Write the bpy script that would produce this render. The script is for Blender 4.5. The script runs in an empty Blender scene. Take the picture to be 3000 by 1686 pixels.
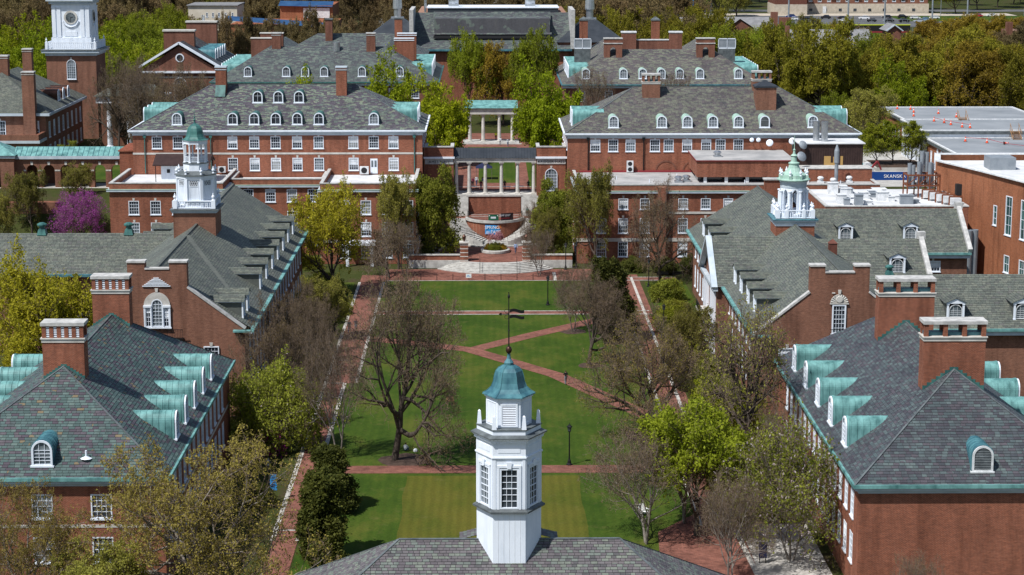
import bpy, bmesh, math, random
import numpy as np
from mathutils import Vector, Matrix

S = bpy.context.scene
COL = S.collection
R = math.radians

# ------------------------------------------------------------------ camera, sky, sun, exposure
cam = bpy.data.cameras.new("camera")
cam.lens, cam.sensor_width, cam.clip_start, cam.clip_end = 70.0, 36.0, 1.0, 6000.0
camera = bpy.data.objects.new("camera", cam)
camera.location = (0, 0, 56.0)
camera.rotation_euler = (R(90 - 10.80), 0, R(-0.714))
COL.objects.link(camera)
S.camera = camera
S.render.resolution_x, S.render.resolution_y = 1024, 575

SUN_EL, SUN_AZ = R(56), R(229)          # azimuth clockwise from +Y: behind the camera, to the left
world = bpy.data.worlds.new("World")
S.world = world
world.use_nodes = True
wn = world.node_tree.nodes
sky = wn.new("ShaderNodeTexSky")
sky.sky_type = 'NISHITA'
sky.sun_disc = False
sky.sun_elevation, sky.sun_rotation = SUN_EL, SUN_AZ
world.node_tree.links.new(sky.outputs[0], wn["Background"].inputs[0])
wn["Background"].inputs[1].default_value = 0.10

sun = bpy.data.lights.new("sun", 'SUN')
sun.energy, sun.angle, sun.color = 5.0, R(0.53), (1.0, 0.98, 0.945)
sun_o = bpy.data.objects.new("sun", sun)
sd = Vector((math.sin(SUN_AZ) * math.cos(SUN_EL), math.cos(SUN_AZ) * math.cos(SUN_EL), math.sin(SUN_EL)))
sun_o.rotation_euler = sd.to_track_quat('Z', 'Y').to_euler()
sun_o.location = sd * 300
COL.objects.link(sun_o)

S.view_settings.view_transform = 'Standard'
S.view_settings.look = 'None'
S.view_settings.exposure = 0.06
S.view_settings.gamma = 1.0

# ------------------------------------------------------------------ materials
MATS = {}
def new_mat(name):
    m = bpy.data.materials.new(name)
    m.use_nodes = True
    MATS[name] = m
    return m, m.node_tree.nodes, m.node_tree.links, m.node_tree.nodes["Principled BSDF"]

def ramp(nodes, stops, mode='LINEAR'):
    r = nodes.new("ShaderNodeValToRGB")
    cr = r.color_ramp
    cr.interpolation = mode
    while len(cr.elements) < len(stops):
        cr.elements.new(0.5)
    for e, (p, c) in zip(cr.elements, stops):
        e.position = p
        e.color = (*c, 1)
    return r

def noise(nodes, links, scale, detail=4.0, rough=0.6, stretch=(1, 1, 1), obj=False):
    if obj:
        src = nodes.new("ShaderNodeTexCoord").outputs["Object"]
    else:
        src = nodes.new("ShaderNodeNewGeometry").outputs["Position"]
    mp = nodes.new("ShaderNodeMapping")
    mp.inputs["Scale"].default_value = stretch
    links.new(src, mp.inputs[0])
    n = nodes.new("ShaderNodeTexNoise")
    n.inputs["Scale"].default_value, n.inputs["Detail"].default_value, n.inputs["Roughness"].default_value = scale, detail, rough
    links.new(mp.outputs[0], n.inputs["Vector"])
    return n

def mixc(nodes, links, fac, a, b, mode='MIX'):
    m = nodes.new("ShaderNodeMix")
    m.data_type, m.blend_type = 'RGBA', mode
    for sock, v in ((m.inputs[0], fac), (m.inputs[6], a), (m.inputs[7], b)):
        if isinstance(v, (int, float)):
            sock.default_value = v
        elif isinstance(v, tuple):
            sock.default_value = (*v, 1)
        else:
            links.new(v, sock)
    return m.outputs[2]

def plain(name, c1, c2=None, scale=0.6, rough=0.75, metal=0.0, spec=0.3, stretch=(1, 1, 1), lo=0.35, hi=0.65, detail=5.0, bump=0.0, obj=False):
    m, N, L, P = new_mat(name)
    P.inputs["Roughness"].default_value, P.inputs["Metallic"].default_value = rough, metal
    P.inputs["Specular IOR Level"].default_value = spec
    if c2 is None:
        P.inputs["Base Color"].default_value = (*c1, 1)
    else:
        n = noise(N, L, scale, detail, 0.6, stretch, obj)
        r = ramp(N, [(lo, c1), (hi, c2)])
        L.new(n.outputs[0], r.inputs[0])
        L.new(r.outputs[0], P.inputs["Base Color"])
        if bump:
            b = N.new("ShaderNodeBump")
            b.inputs["Strength"].default_value, b.inputs["Distance"].default_value = bump, 0.05
            L.new(n.outputs[0], b.inputs["Height"])
            L.new(b.outputs[0], P.inputs["Normal"])
    return m

def brick_mat(name, a, b, mortar, bw=0.24, bh=0.085, ms=0.011, flat=False, stain=0.25):
    m, N, L, P = new_mat(name)
    P.inputs["Roughness"].default_value = 0.88
    P.inputs["Specular IOR Level"].default_value = 0.2
    g = N.new("ShaderNodeNewGeometry")
    s = N.new("ShaderNodeSeparateXYZ")
    L.new(g.outputs["Position"], s.inputs[0])
    add = N.new("ShaderNodeMath")
    L.new(s.outputs[0], add.inputs[0])
    if not flat:
        L.new(s.outputs[1], add.inputs[1])
    c = N.new("ShaderNodeCombineXYZ")
    L.new(add.outputs[0], c.inputs[0])
    L.new(s.outputs[1 if flat else 2], c.inputs[1])
    t = N.new("ShaderNodeTexBrick")
    t.inputs["Scale"].default_value = 1.0
    t.inputs["Brick Width"].default_value, t.inputs["Row Height"].default_value = bw, bh
    t.inputs["Mortar Size"].default_value = ms
    t.inputs["Color1"].default_value, t.inputs["Color2"].default_value, t.inputs["Mortar"].default_value = (*a, 1), (*b, 1), (*mortar, 1)
    L.new(c.outputs[0], t.inputs["Vector"])
    n = noise(N, L, 0.35, 5, 0.65, (1, 1, 0.6))
    r = ramp(N, [(0.25, (1 - stain,) * 3), (0.55, (1, 1, 1)), (0.8, (1.12, 1.1, 1.08))])
    L.new(n.outputs[0], r.inputs[0])
    o = mixc(N, L, 1.0, t.outputs[0], r.outputs[0], 'MULTIPLY')
    n2 = noise(N, L, 2.2, 5, 0.75, (1, 1, 1) if flat else (0.9, 0.9, 3.2))
    r2 = ramp(N, [(0.3, (0.70,) * 3), (0.7, (1.25,) * 3)])
    L.new(n2.outputs[0], r2.inputs[0])
    o = mixc(N, L, 1.0, o, r2.outputs[0], 'MULTIPLY')
    n3 = noise(N, L, 1.0, 4, 0.6, (1, 1, 1) if flat else (1.1, 1.1, 0.10))
    r3 = ramp(N, [(0.32, (0.72, 0.70, 0.69)), (0.52, (1, 1, 1)), (0.75, (1.08, 1.06, 1.04))])
    L.new(n3.outputs[0], r3.inputs[0])
    L.new(mixc(N, L, 1.0, o, r3.outputs[0], 'MULTIPLY'), P.inputs["Base Color"])
    return m

def slate_mat(name, stops, single=False):
    """each slate takes its own colour from the palette, by island or by object"""
    m, N, L, P = new_mat(name)
    P.inputs["Roughness"].default_value = 0.62
    P.inputs["Specular IOR Level"].default_value = 0.35
    if single:
        src = N.new("ShaderNodeObjectInfo").outputs["Random"]
    else:
        src = N.new("ShaderNodeNewGeometry").outputs["Random Per Island"]
    n0 = noise(N, L, 0.16, 3, 0.6)
    mm = N.new("ShaderNodeMath"); mm.operation = 'MULTIPLY_ADD'
    L.new(n0.outputs[0], mm.inputs[0]); mm.inputs[1].default_value = 0.5; L.new(src, mm.inputs[2])
    fr = N.new("ShaderNodeMath"); fr.operation = 'FRACT'
    L.new(mm.outputs[0], fr.inputs[0])
    r = ramp(N, stops, 'CONSTANT')
    L.new(fr.outputs[0], r.inputs[0])
    n = noise(N, L, 2.2, 4, 0.6)
    r2 = ramp(N, [(0.25, (0.8,) * 3), (0.75, (1.18,) * 3)])
    L.new(n.outputs[0], r2.inputs[0])
    o = mixc(N, L, 1.0, r.outputs[0], r2.outputs[0], 'MULTIPLY')
    n3 = noise(N, L, 0.3, 7, 0.7, (1, 1, 0.3))
    r3 = ramp(N, [(0.3, (0.72, 0.72, 0.74)), (0.55, (1, 1, 1)), (0.75, (1.2, 1.18, 1.08))])
    L.new(n3.outputs[0], r3.inputs[0])
    L.new(mixc(N, L, 1.0, o, r3.outputs[0], 'MULTIPLY'), P.inputs["Base Color"])
    return m

def leaf_mat(name, a, b, trans=0.45):
    m, N, L, P = new_mat(name)
    P.inputs["Roughness"].default_value = 0.65
    P.inputs["Specular IOR Level"].default_value = 0.15
    g = N.new("ShaderNodeNewGeometry")
    oi = N.new("ShaderNodeObjectInfo")
    r = ramp(N, [(0.0, a), (1.0, b)])
    n = noise(N, L, 0.5, 3, 0.6)
    mx = N.new("ShaderNodeMath"); mx.operation = 'MULTIPLY_ADD'
    L.new(g.outputs["Random Per Island"], mx.inputs[0]); mx.inputs[1].default_value = 0.6
    s2 = N.new("ShaderNodeMath"); s2.operation = 'MULTIPLY_ADD'
    L.new(n.outputs[0], s2.inputs[0]); s2.inputs[1].default_value = 0.9; s2.inputs[2].default_value = -0.25
    L.new(s2.outputs[0], mx.inputs[2])
    L.new(mx.outputs[0], r.inputs[0])
    hv = N.new("ShaderNodeHueSaturation")
    va = N.new("ShaderNodeMapRange"); va.inputs[3].default_value = 0.72; va.inputs[4].default_value = 1.32
    L.new(oi.outputs["Random"], va.inputs[0]); L.new(va.outputs[0], hv.inputs["Value"])
    L.new(r.outputs[0], hv.inputs["Color"])
    hh = N.new("ShaderNodeMapRange"); hh.inputs[3].default_value = 0.484; hh.inputs[4].default_value = 0.503
    fr = N.new("ShaderNodeMath"); fr.operation = 'FRACT'; ml = N.new("ShaderNodeMath"); ml.operation = 'MULTIPLY'; ml.inputs[1].default_value = 7.31
    L.new(oi.outputs["Random"], ml.inputs[0]); L.new(ml.outputs[0], fr.inputs[0]); L.new(fr.outputs[0], hh.inputs[0]); L.new(hh.outputs[0], hv.inputs["Hue"])
    L.new(hv.outputs[0], P.inputs["Base Color"])
    t = N.new("ShaderNodeBsdfTranslucent")
    L.new(hv.outputs[0], t.inputs[0])
    ms = N.new("ShaderNodeMixShader"); ms.inputs[0].default_value = trans
    L.new(P.outputs[0], ms.inputs[1]); L.new(t.outputs[0], ms.inputs[2])
    L.new(ms.outputs[0], N["Material Output"].inputs[0])
    return m

brick_mat("brick", (0.280, 0.080, 0.041), (0.185, 0.052, 0.030), (0.34, 0.19, 0.13))
brick_mat("brick_old", (0.235, 0.092, 0.055), (0.17, 0.064, 0.041), (0.28, 0.18, 0.13))
brick_mat("brick_far", (0.215, 0.080, 0.052), (0.165, 0.060, 0.041), (0.24, 0.14, 0.10))
brick_mat("brick_modern", (0.34, 0.115, 0.050), (0.28, 0.090, 0.042), (0.33, 0.18, 0.11))
brick_mat("brick_paving", (0.255, 0.100, 0.072), (0.19, 0.072, 0.054), (0.22, 0.13, 0.10), 0.4, 0.2, 0.014, True, 0.45)
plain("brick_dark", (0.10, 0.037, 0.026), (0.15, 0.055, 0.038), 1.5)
plain("white", (0.66, 0.72, 0.80), (0.78, 0.83, 0.90), 1.5, 0.5, stretch=(1, 1, 0.25), lo=0.3, hi=0.55)
plain("white_old", (0.52, 0.54, 0.55), (0.76, 0.77, 0.78), 1.6, 0.6)
plain("cornice_shade_blue", (0.40, 0.47, 0.53), (0.52, 0.58, 0.63), 0.9, 0.55)  # white paint with its bluish shade put into the colour
plain("stone", (0.44, 0.42, 0.38), (0.62, 0.60, 0.56), 0.9, 0.85)
plain("stone_cap", (0.34, 0.34, 0.33), (0.56, 0.55, 0.53), 1.4, 0.85)
plain("stone_step", (0.33, 0.32, 0.30), (0.52, 0.51, 0.48), 1.4, 0.9, detail=8)
plain("copper", (0.035, 0.115, 0.115), (0.17, 0.37, 0.355), 1.1, 0.55, 0.0, 0.35, (1, 1, 0.5), 0.28, 0.6, 8)
plain("copper_dark", (0.028, 0.10, 0.135), (0.085, 0.23, 0.26), 1.3, 0.5, 0.0, 0.4, (1, 1, 0.35))
plain("copper_green", (0.020, 0.080, 0.078), (0.065, 0.19, 0.17), 1.6, 0.5, 0.0, 0.4, (1, 1, 0.35))
plain("copper_pale", (0.26, 0.42, 0.35), (0.40, 0.55, 0.47), 1.2, 0.55)
plain("copper_brown", (0.05, 0.024, 0.018), (0.11, 0.05, 0.034), 1.0, 0.4, 0.6)
plain("lead", (0.07, 0.08, 0.085), (0.14, 0.16, 0.165), 1.4, 0.5)
plain("glass", (0.014, 0.018, 0.026), (0.05, 0.062, 0.078), 0.7, 0.08, 0.0, 0.6)  # bluish base colour stands in for sky reflected in dark panes
plain("glass_blind", (0.40, 0.41, 0.40), (0.16, 0.17, 0.17), 1.3, 0.25, 0.0, 0.5, (0.4, 0.4, 2.0))
plain("glass_pale", (0.05, 0.07, 0.085), (0.20, 0.23, 0.25), 0.9, 0.15, 0.0, 0.5)  # paler blue-grey paints a stronger sky reflection into the pane colour
plain("glass_teal", (0.012, 0.05, 0.05), (0.05, 0.15, 0.14), 0.5, 0.1, 0.0, 0.6, (1, 1, 0.5))
plain("slate_deck", (0.030, 0.031, 0.033))
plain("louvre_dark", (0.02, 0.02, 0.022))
plain("iron", (0.016, 0.017, 0.018), None, rough=0.5, metal=0.4)
plain("steel", (0.42, 0.45, 0.48), (0.55, 0.57, 0.60), 1.0, 0.32, 0.85)
plain("steel_painted", (0.22, 0.25, 0.28), (0.30, 0.33, 0.36), 0.8, 0.5, 0.2)
plain("rust_steel", (0.13, 0.040, 0.018), (0.21, 0.070, 0.030), 1.2, 0.7)
plain("roof_membrane", (0.50, 0.51, 0.52), (0.70, 0.71, 0.72), 0.25, 0.7)
plain("roof_gravel", (0.27, 0.27, 0.27), (0.43, 0.42, 0.41), 0.3, 0.9)
plain("roof_grey", (0.19, 0.21, 0.23), (0.27, 0.29, 0.31), 0.16, 0.85, detail=8)
plain("roof_metal_dark", (0.035, 0.042, 0.052), (0.055, 0.063, 0.075), 0.5, 0.45, 0.3)
plain("roof_shingle_grey", (0.16, 0.16, 0.165), (0.25, 0.25, 0.255), 0.7, 0.9)
plain("red_flashing", (0.24, 0.028, 0.035))
plain("wood", (0.24, 0.13, 0.06), (0.34, 0.20, 0.10), 2.0)
plain("brown_cladding", (0.035, 0.019, 0.017), (0.05, 0.028, 0.024), 1.0, 0.6)
plain("plywood", (0.42, 0.26, 0.09))
plain("blue_sheet", (0.006, 0.05, 0.22))
plain("sign_blue", (0.03, 0.26, 0.60))
plain("teal_sheet", (0.02, 0.35, 0.40))
plain("cone_orange", (0.75, 0.09, 0.03), None, rough=0.5)
plain("white_plain", (0.8, 0.8, 0.8))
plain("black_plain", (0.012, 0.012, 0.013))
plain("mulch", (0.045, 0.028, 0.020), (0.085, 0.055, 0.040), 2.0, 0.95)
plain("asphalt", (0.075, 0.078, 0.082), (0.13, 0.13, 0.135), 0.1, 0.9)
plain("concrete", (0.34, 0.33, 0.31), (0.48, 0.47, 0.44), 0.5, 0.9)
plain("paving_pale", (0.33, 0.31, 0.28), (0.56, 0.53, 0.49), 1.6, 0.9, detail=8)
plain("bark", (0.050, 0.038, 0.030), (0.095, 0.075, 0.060), 3.0, 0.95)
plain("bark_pale", (0.14, 0.12, 0.10), (0.25, 0.22, 0.19), 3.0, 0.95)
plain("twig", (0.125, 0.088, 0.064), (0.20, 0.148, 0.108), 1.5, 0.95)
plain("green_banner", (0.008, 0.10, 0.05))
plain("black_banner", (0.02, 0.015, 0.018), (0.06, 0.03, 0.03), 2.0)
plain("orange", (0.55, 0.16, 0.04))
plain("white_stucco", (0.58, 0.52, 0.42), (0.68, 0.62, 0.52), 0.4)
plain("blue_roof", (0.015, 0.055, 0.14), (0.03, 0.09, 0.20), 0.3, 0.4)
plain("limestone", (0.40, 0.35, 0.28), (0.52, 0.46, 0.38), 0.8)
plain("skin", (0.36, 0.20, 0.14)); plain("hair", (0.02, 0.014, 0.011)); plain("shoe", (0.05, 0.05, 0.055))
for n, c in dict(navy=(0.015, 0.02, 0.06), denim=(0.05, 0.09, 0.18), tee_white=(0.62, 0.66, 0.70), tee_blue=(0.28, 0.40, 0.62), black=(0.015, 0.015, 0.017),
                 grey=(0.20, 0.21, 0.23), maroon=(0.12, 0.015, 0.04), green=(0.03, 0.12, 0.08), khaki=(0.28, 0.23, 0.15), olive=(0.09, 0.09, 0.05), teal=(0.02, 0.15, 0.15), yellow=(0.55, 0.60, 0.03), brownish=(0.10, 0.05, 0.035)).items():
    plain("cloth_" + n, c, None, rough=0.9)
for n, c in dict(white=(0.75, 0.76, 0.78), black=(0.012, 0.013, 0.015), blue=(0.01, 0.03, 0.16), silver=(0.38, 0.42, 0.46), paleblue=(0.16, 0.30, 0.42), red=(0.35, 0.02, 0.03)).items():
    plain("paint_" + n, c, None, rough=0.2, spec=0.6)
plain("tyre", (0.02, 0.02, 0.02))

P_A = [(0.0, (0.057, 0.094, 0.089)), (0.22, (0.074, 0.117, 0.112)), (0.42, (0.094, 0.137, 0.127)), (0.58, (0.085, 0.073, 0.087)), (0.72, (0.065, 0.053, 0.068)), (0.84, (0.065, 0.083, 0.085)), (0.975, (0.163, 0.128, 0.075))]
P_B = [(0.0, (0.069, 0.081, 0.088)), (0.25, (0.055, 0.061, 0.071)), (0.45, (0.077, 0.07, 0.082)), (0.62, (0.09, 0.117, 0.119)), (0.75, (0.053, 0.05, 0.061)), (0.88, (0.069, 0.092, 0.097))]
P_E = [(0.0, (0.106, 0.094, 0.112)), (0.24, (0.08, 0.071, 0.088)), (0.42, (0.17, 0.203, 0.159)), (0.62, (0.123, 0.152, 0.135)), (0.8, (0.098, 0.09, 0.101)), (0.93, (0.196, 0.222, 0.17))]
P_F = [(0.0, (0.12, 0.107, 0.105)), (0.25, (0.149, 0.152, 0.124)), (0.5, (0.107, 0.093, 0.096)), (0.7, (0.165, 0.17, 0.132)), (0.9, (0.086, 0.084, 0.087))]
P_C = [(0.0, (0.132, 0.145, 0.121)), (0.3, (0.112, 0.127, 0.109)), (0.55, (0.152, 0.162, 0.133)), (0.75, (0.098, 0.107, 0.095)), (0.92, (0.122, 0.124, 0.115))]
P_S = [(0.0, (0.132, 0.122, 0.126)), (0.2, (0.158, 0.176, 0.149)), (0.4, (0.107, 0.095, 0.103)), (0.58, (0.14, 0.161, 0.143)), (0.76, (0.121, 0.108, 0.113)), (0.93, (0.082, 0.08, 0.083))]
P_G = [(0.0, (0.099, 0.121, 0.114)), (0.3, (0.075, 0.081, 0.089)), (0.55, (0.131, 0.156, 0.138)), (0.8, (0.087, 0.086, 0.094))]
for n, p in dict(A=P_A, B=P_B, E=P_E, F=P_F, C=P_C, S=P_S, G=P_G).items():
    slate_mat("slate_" + n, p)
    slate_mat("slate1_" + n, p, True)
for n, a, b in (("leaf_tan", (0.212, 0.169, 0.036), (0.439, 0.356, 0.084)), ("leaf_yellow", (0.179, 0.18, 0.011), (0.414, 0.387, 0.028)), ("leaf_elm", (0.13, 0.185, 0.005), (0.356, 0.416, 0.016)),
                ("leaf_green", (0.145, 0.18, 0.010), (0.31, 0.35, 0.026)), ("leaf_ever", (0.039, 0.056, 0.013), (0.141, 0.151, 0.026)), ("leaf_olive", (0.139, 0.139, 0.013), (0.327, 0.299, 0.028)),
                ("leaf_gold", (0.16, 0.115, 0.012), (0.33, 0.24, 0.030)), ("leaf_mag", (0.133, 0.171, 0.022), (0.374, 0.406, 0.05)), ("leaf_bud", (0.165, 0.164, 0.031), (0.345, 0.334, 0.062)),
                ("leaf_brown", (0.132, 0.097, 0.043), (0.264, 0.206, 0.086)), ("leaf_dense", (0.112, 0.139, 0.016), (0.327, 0.34, 0.043)),
                ("petal_pink", (0.30, 0.045, 0.24), (0.46, 0.12, 0.40)), ("petal_white", (0.55, 0.42, 0.44), (0.75, 0.66, 0.66)), ("petal_rose", (0.55, 0.25, 0.30), (0.70, 0.40, 0.42)), ("petal_orange", (0.45, 0.16, 0.01), (0.6, 0.3, 0.02)), ("petal_magenta", (0.28, 0.01, 0.16), (0.40, 0.03, 0.24))):
    leaf_mat(n, a, b)

def grass_mat(name, a, b, c, stripe=0.0):
    m, N, L, P = new_mat(name)
    P.inputs["Roughness"].default_value = 0.9
    P.inputs["Specular IOR Level"].default_value = 0.1
    n1 = noise(N, L, 0.16, 8, 0.72, (1, 0.55, 1))
    r1 = ramp(N, [(0.34, a), (0.5, b), (0.64, c)])
    L.new(n1.outputs[0], r1.inputs[0])
    n2 = noise(N, L, 4.0, 6, 0.75)
    r2 = ramp(N, [(0.25, (0.65,) * 3), (0.75, (1.25,) * 3)])
    L.new(n2.outputs[0], r2.inputs[0])
    o = mixc(N, L, 1.0, r1.outputs[0], r2.outputs[0], 'MULTIPLY')
    n4 = noise(N, L, 0.55, 8, 0.7)
    r4 = ramp(N, [(0.56, (0, 0, 0)), (0.72, (0.55, 0.55, 0.55))])
    L.new(n4.outputs[0], r4.inputs[0])
    o = mixc(N, L, r4.outputs[0], o, (0.115, 0.105, 0.035))
    if stripe:
        w = N.new("ShaderNodeTexWave")
        w.inputs["Scale"].default_value, w.inputs["Distortion"].default_value, w.inputs["Detail"].default_value = 0.35, 1.2, 2
        g = N.new("ShaderNodeNewGeometry")
        L.new(g.outputs["Position"], w.inputs["Vector"])
        r3 = ramp(N, [(0.2, (1 - stripe,) * 3), (0.8, (1 + stripe,) * 3)])
        L.new(w.outputs[0], r3.inputs[0])
        o = mixc(N, L, 1.0, o, r3.outputs[0], 'MULTIPLY')
    L.new(o, P.inputs["Base Color"])
    return m
grass_mat("grass", (0.026, 0.056, 0.006), (0.045, 0.078, 0.009), (0.080, 0.095, 0.015), 0.04)
grass_mat("grass_dry", (0.060, 0.078, 0.010), (0.090, 0.092, 0.014), (0.105, 0.098, 0.016), 0.06)
grass_mat("ground_mix", (0.035, 0.045, 0.010), (0.045, 0.055, 0.014), (0.06, 0.045, 0.025))
# ------------------------------------------------------------------ geometry helpers
class M:
    """collects faces; becomes ONE mesh"""
    def __init__(self):
        self.v, self.f = [], []
    def add(self, verts, faces):
        b = len(self.v)
        self.v.extend([tuple(p) for p in verts])
        self.f.extend([tuple(b + i for i in f) for f in faces])
        return self
    def box(self, x0, x1, y0, y1, z0, z1):
        return self.add([(x0, y0, z0), (x1, y0, z0), (x1, y1, z0), (x0, y1, z0), (x0, y0, z1), (x1, y0, z1), (x1, y1, z1), (x0, y1, z1)],
                        [(0, 3, 2, 1), (4, 5, 6, 7), (0, 1, 5, 4), (1, 2, 6, 5), (2, 3, 7, 6), (3, 0, 4, 7)])
    def bar(self, p, q, w, h):
        """box beam from p to q, w across, h tall"""
        p, q = Vector(p), Vector(q)
        d = (q - p).normalized()
        s = d.cross(Vector((0, 0, 1)))
        s = s.normalized() if s.length > 1e-4 else Vector((1, 0, 0))
        u = s.cross(d)
        c = []
        for e in (p, q):
            for a, b in ((-1, -1), (1, -1), (1, 1), (-1, 1)):
                c.append(e + s * (a * w / 2) + u * (b * h / 2))
        return self.add(c, [(0, 1, 2, 3), (7, 6, 5, 4), (0, 4, 5, 1), (1, 5, 6, 2), (2, 6, 7, 3), (3, 7, 4, 0)])
    def frustum(self, p0, z0, p1, z1, caps=True):
        n = len(p0)
        f = [(i, (i + 1) % n, n + (i + 1) % n, n + i) for i in range(n)]
        if caps:
            f += [tuple(range(n - 1, -1, -1)), tuple(range(n, 2 * n))]
        return self.add([(x, y, z0) for x, y in p0] + [(x, y, z1) for x, y in p1], f)
    def prism(self, poly, z0, z1):
        return self.frustum(poly, z0, poly, z1)
    def ext_y(self, xz, y0, y1):
        n = len(xz)
        f = [(i, (i + 1) % n, n + (i + 1) % n, n + i) for i in range(n)] + [tuple(range(n)), tuple(range(2 * n - 1, n - 1, -1))]
        return self.add([(x, y0, z) for x, z in xz] + [(x, y1, z) for x, z in xz], f)
    def ext_x(self, yz, x0, x1):
        n = len(yz)
        f = [(i, (i + 1) % n, n + (i + 1) % n, n + i) for i in range(n)] + [tuple(range(n)), tuple(range(2 * n - 1, n - 1, -1))]
        return self.add([(x0, y, z) for y, z in yz] + [(x1, y, z) for y, z in yz], f)
    def lathe(self, prof, n=12, cx=0.0, cy=0.0, ph=0.0):
        v, f = [], []
        for r, z in prof:
            for i in range(n):
                a = ph + 2 * math.pi * i / n
                v.append((cx + r * math.cos(a), cy + r * math.sin(a), z))
        for j in range(len(prof) - 1):
            for i in range(n):
                k = (i + 1) % n
                f.append((j * n + i, j * n + k, (j + 1) * n + k, (j + 1) * n + i))
        f.append(tuple(range(n - 1, -1, -1)))
        f.append(tuple(range((len(prof) - 1) * n, len(prof) * n)))
        return self.add(v, f)
    def tube(self, p, q, r0, r1=None, n=6):
        r1 = r0 if r1 is None else r1
        p, q = Vector(p), Vector(q)
        d = (q - p).normalized()
        s = d.orthogonal().normalized()
        u = d.cross(s)
        v = []
        for e, r in ((p, r0), (q, r1)):
            for i in range(n):
                a = 2 * math.pi * i / n
                v.append(e + s * (r * math.cos(a)) + u * (r * math.sin(a)))
        return self.add(v, [(i, (i + 1) % n, n + (i + 1) % n, n + i) for i in range(n)] + [tuple(range(n - 1, -1, -1)), tuple(range(n, 2 * n))])
    def path(self, pts, r, n=5):
        for a, b in zip(pts[:-1], pts[1:]):
            self.tube(a, b, r, r, n)
        return self
    def quad(self, *p):
        return self.add(p, [tuple(range(len(p)))])
    def mesh(self, name, mat, smooth=False):
        me = bpy.data.meshes.new(name)
        me.from_pydata(self.v, [], self.f)
        me.materials.append(MATS[mat])
        if smooth:
            me.polygons.foreach_set("use_smooth", [True] * len(me.polygons))
        me.update()
        return me

def ngon(n, r, cx=0, cy=0, ph=0.0):
    return [(cx + r * math.cos(ph + 2 * math.pi * i / n), cy + r * math.sin(ph + 2 * math.pi * i / n)) for i in range(n)]

def link(name, data, parent=None, loc=(0, 0, 0), rz=0.0, sc=None):
    o = bpy.data.objects.new(name, data)
    COL.objects.link(o)
    o.location = loc
    if rz:
        o.rotation_euler = (0, 0, rz)
    if sc is not None:
        o.scale = sc if not isinstance(sc, (int, float)) else (sc, sc, sc)
    if parent is not None:
        o.parent = parent
    return o

def obj(name, m, mat, parent=None, loc=(0, 0, 0), rz=0.0, smooth=False):
    return link(name, m.mesh(name, mat, smooth), parent, loc, rz)

def tag(o, label=None, cat=None, group=None, kind=None):
    for k, v in (("label", label), ("category", cat), ("group", group), ("kind", kind)):
        if v:
            o[k] = v
    return o

def thing(name, label, cat, loc=(0, 0, 0), rz=0.0, group=None):
    return tag(link(name, None, None, loc, rz), label, cat, group)

def copy_tree(o, parent=None):
    c = o.copy()
    COL.objects.link(c)
    if parent is not None:
        c.parent = parent
    for ch in list(o.children):
        copy_tree(ch, c)
    return c

CACHE = {}
def cached(key, fn):
    if key not in CACHE:
        CACHE[key] = fn()
    return CACHE[key]

def text_mesh(txt, size, mat, depth=0.02, spacing=1.0):
    cu = bpy.data.curves.new("lettering", 'FONT')
    cu.body, cu.size, cu.extrude, cu.align_x, cu.space_character = txt, size, depth, 'CENTER', spacing
    o = bpy.data.objects.new("lettering", cu)
    COL.objects.link(o)
    dg = bpy.context.evaluated_depsgraph_get()
    me = bpy.data.meshes.new_from_object(o.evaluated_get(dg))
    bpy.data.objects.remove(o)
    me.materials.clear()
    me.materials.append(MATS[mat])
    return me

def lettering(txt, size, mat, parent, loc, rz=0.0, spacing=1.0):
    o = link("lettering", text_mesh(txt, size, mat, 0.015, spacing), parent, loc)
    o.rotation_euler = (R(90), 0, rz)
    return o

# ------------------------------------------------------------------ windows
def frame_mesh(w, h, cols, rows, mat="white", cw=0.11, mw=0.035, arch=False):
    def mk():
        m = M()
        hs = h - w / 2 if arch else h
        m.box(-w / 2, -w / 2 + cw, -0.03, 0.11, 0, hs)
        m.box(w / 2 - cw, w / 2, -0.03, 0.11, 0, hs)
        m.box(-w / 2, w / 2, -0.034, 0.112, 0, cw * 0.8)
        if arch:
            n = 12
            for i in range(n):
                a, b = math.pi * i / n, math.pi * (i + 1) / n
                q = []
                for y in (-0.03, 0.11):
                    for t in (a, b):
                        for r in (w / 2 - cw, w / 2):
                            q.append((r * math.cos(t), y, hs + r * math.sin(t)))
                m.add(q, [(0, 1, 3, 2), (4, 6, 7, 5), (0, 2, 6, 4), (1, 5, 7, 3)])
        else:
            m.box(-w / 2, w / 2, -0.032, 0.112, h - cw, h)
        iw = w - 2 * cw
        for i in range(1, cols):
            x = -iw / 2 + iw * i / cols
            top = hs + (math.sqrt(max(0.0, (w / 2 - cw) ** 2 - x * x)) if arch else -cw)
            m.box(x - mw / 2, x + mw / 2, 0.045, 0.085, cw * 0.8, top)
        for j in range(1, rows):
            z = cw * 0.8 + (hs - cw * (0.8 if arch else 1.8)) * j / rows
            k = 1.8 if (not arch and j == rows // 2) else 1.0
            m.box(-iw / 2, iw / 2, 0.042, 0.088, z - mw * k / 2, z + mw * k / 2)
        if arch:
            m.box(-iw / 2, iw / 2, 0.041, 0.089, hs - mw / 2, hs + mw / 2)
        return m.mesh("window", mat)
    return cached(("frame", w, h, cols, rows, mat, cw, mw, arch), mk)

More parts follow.
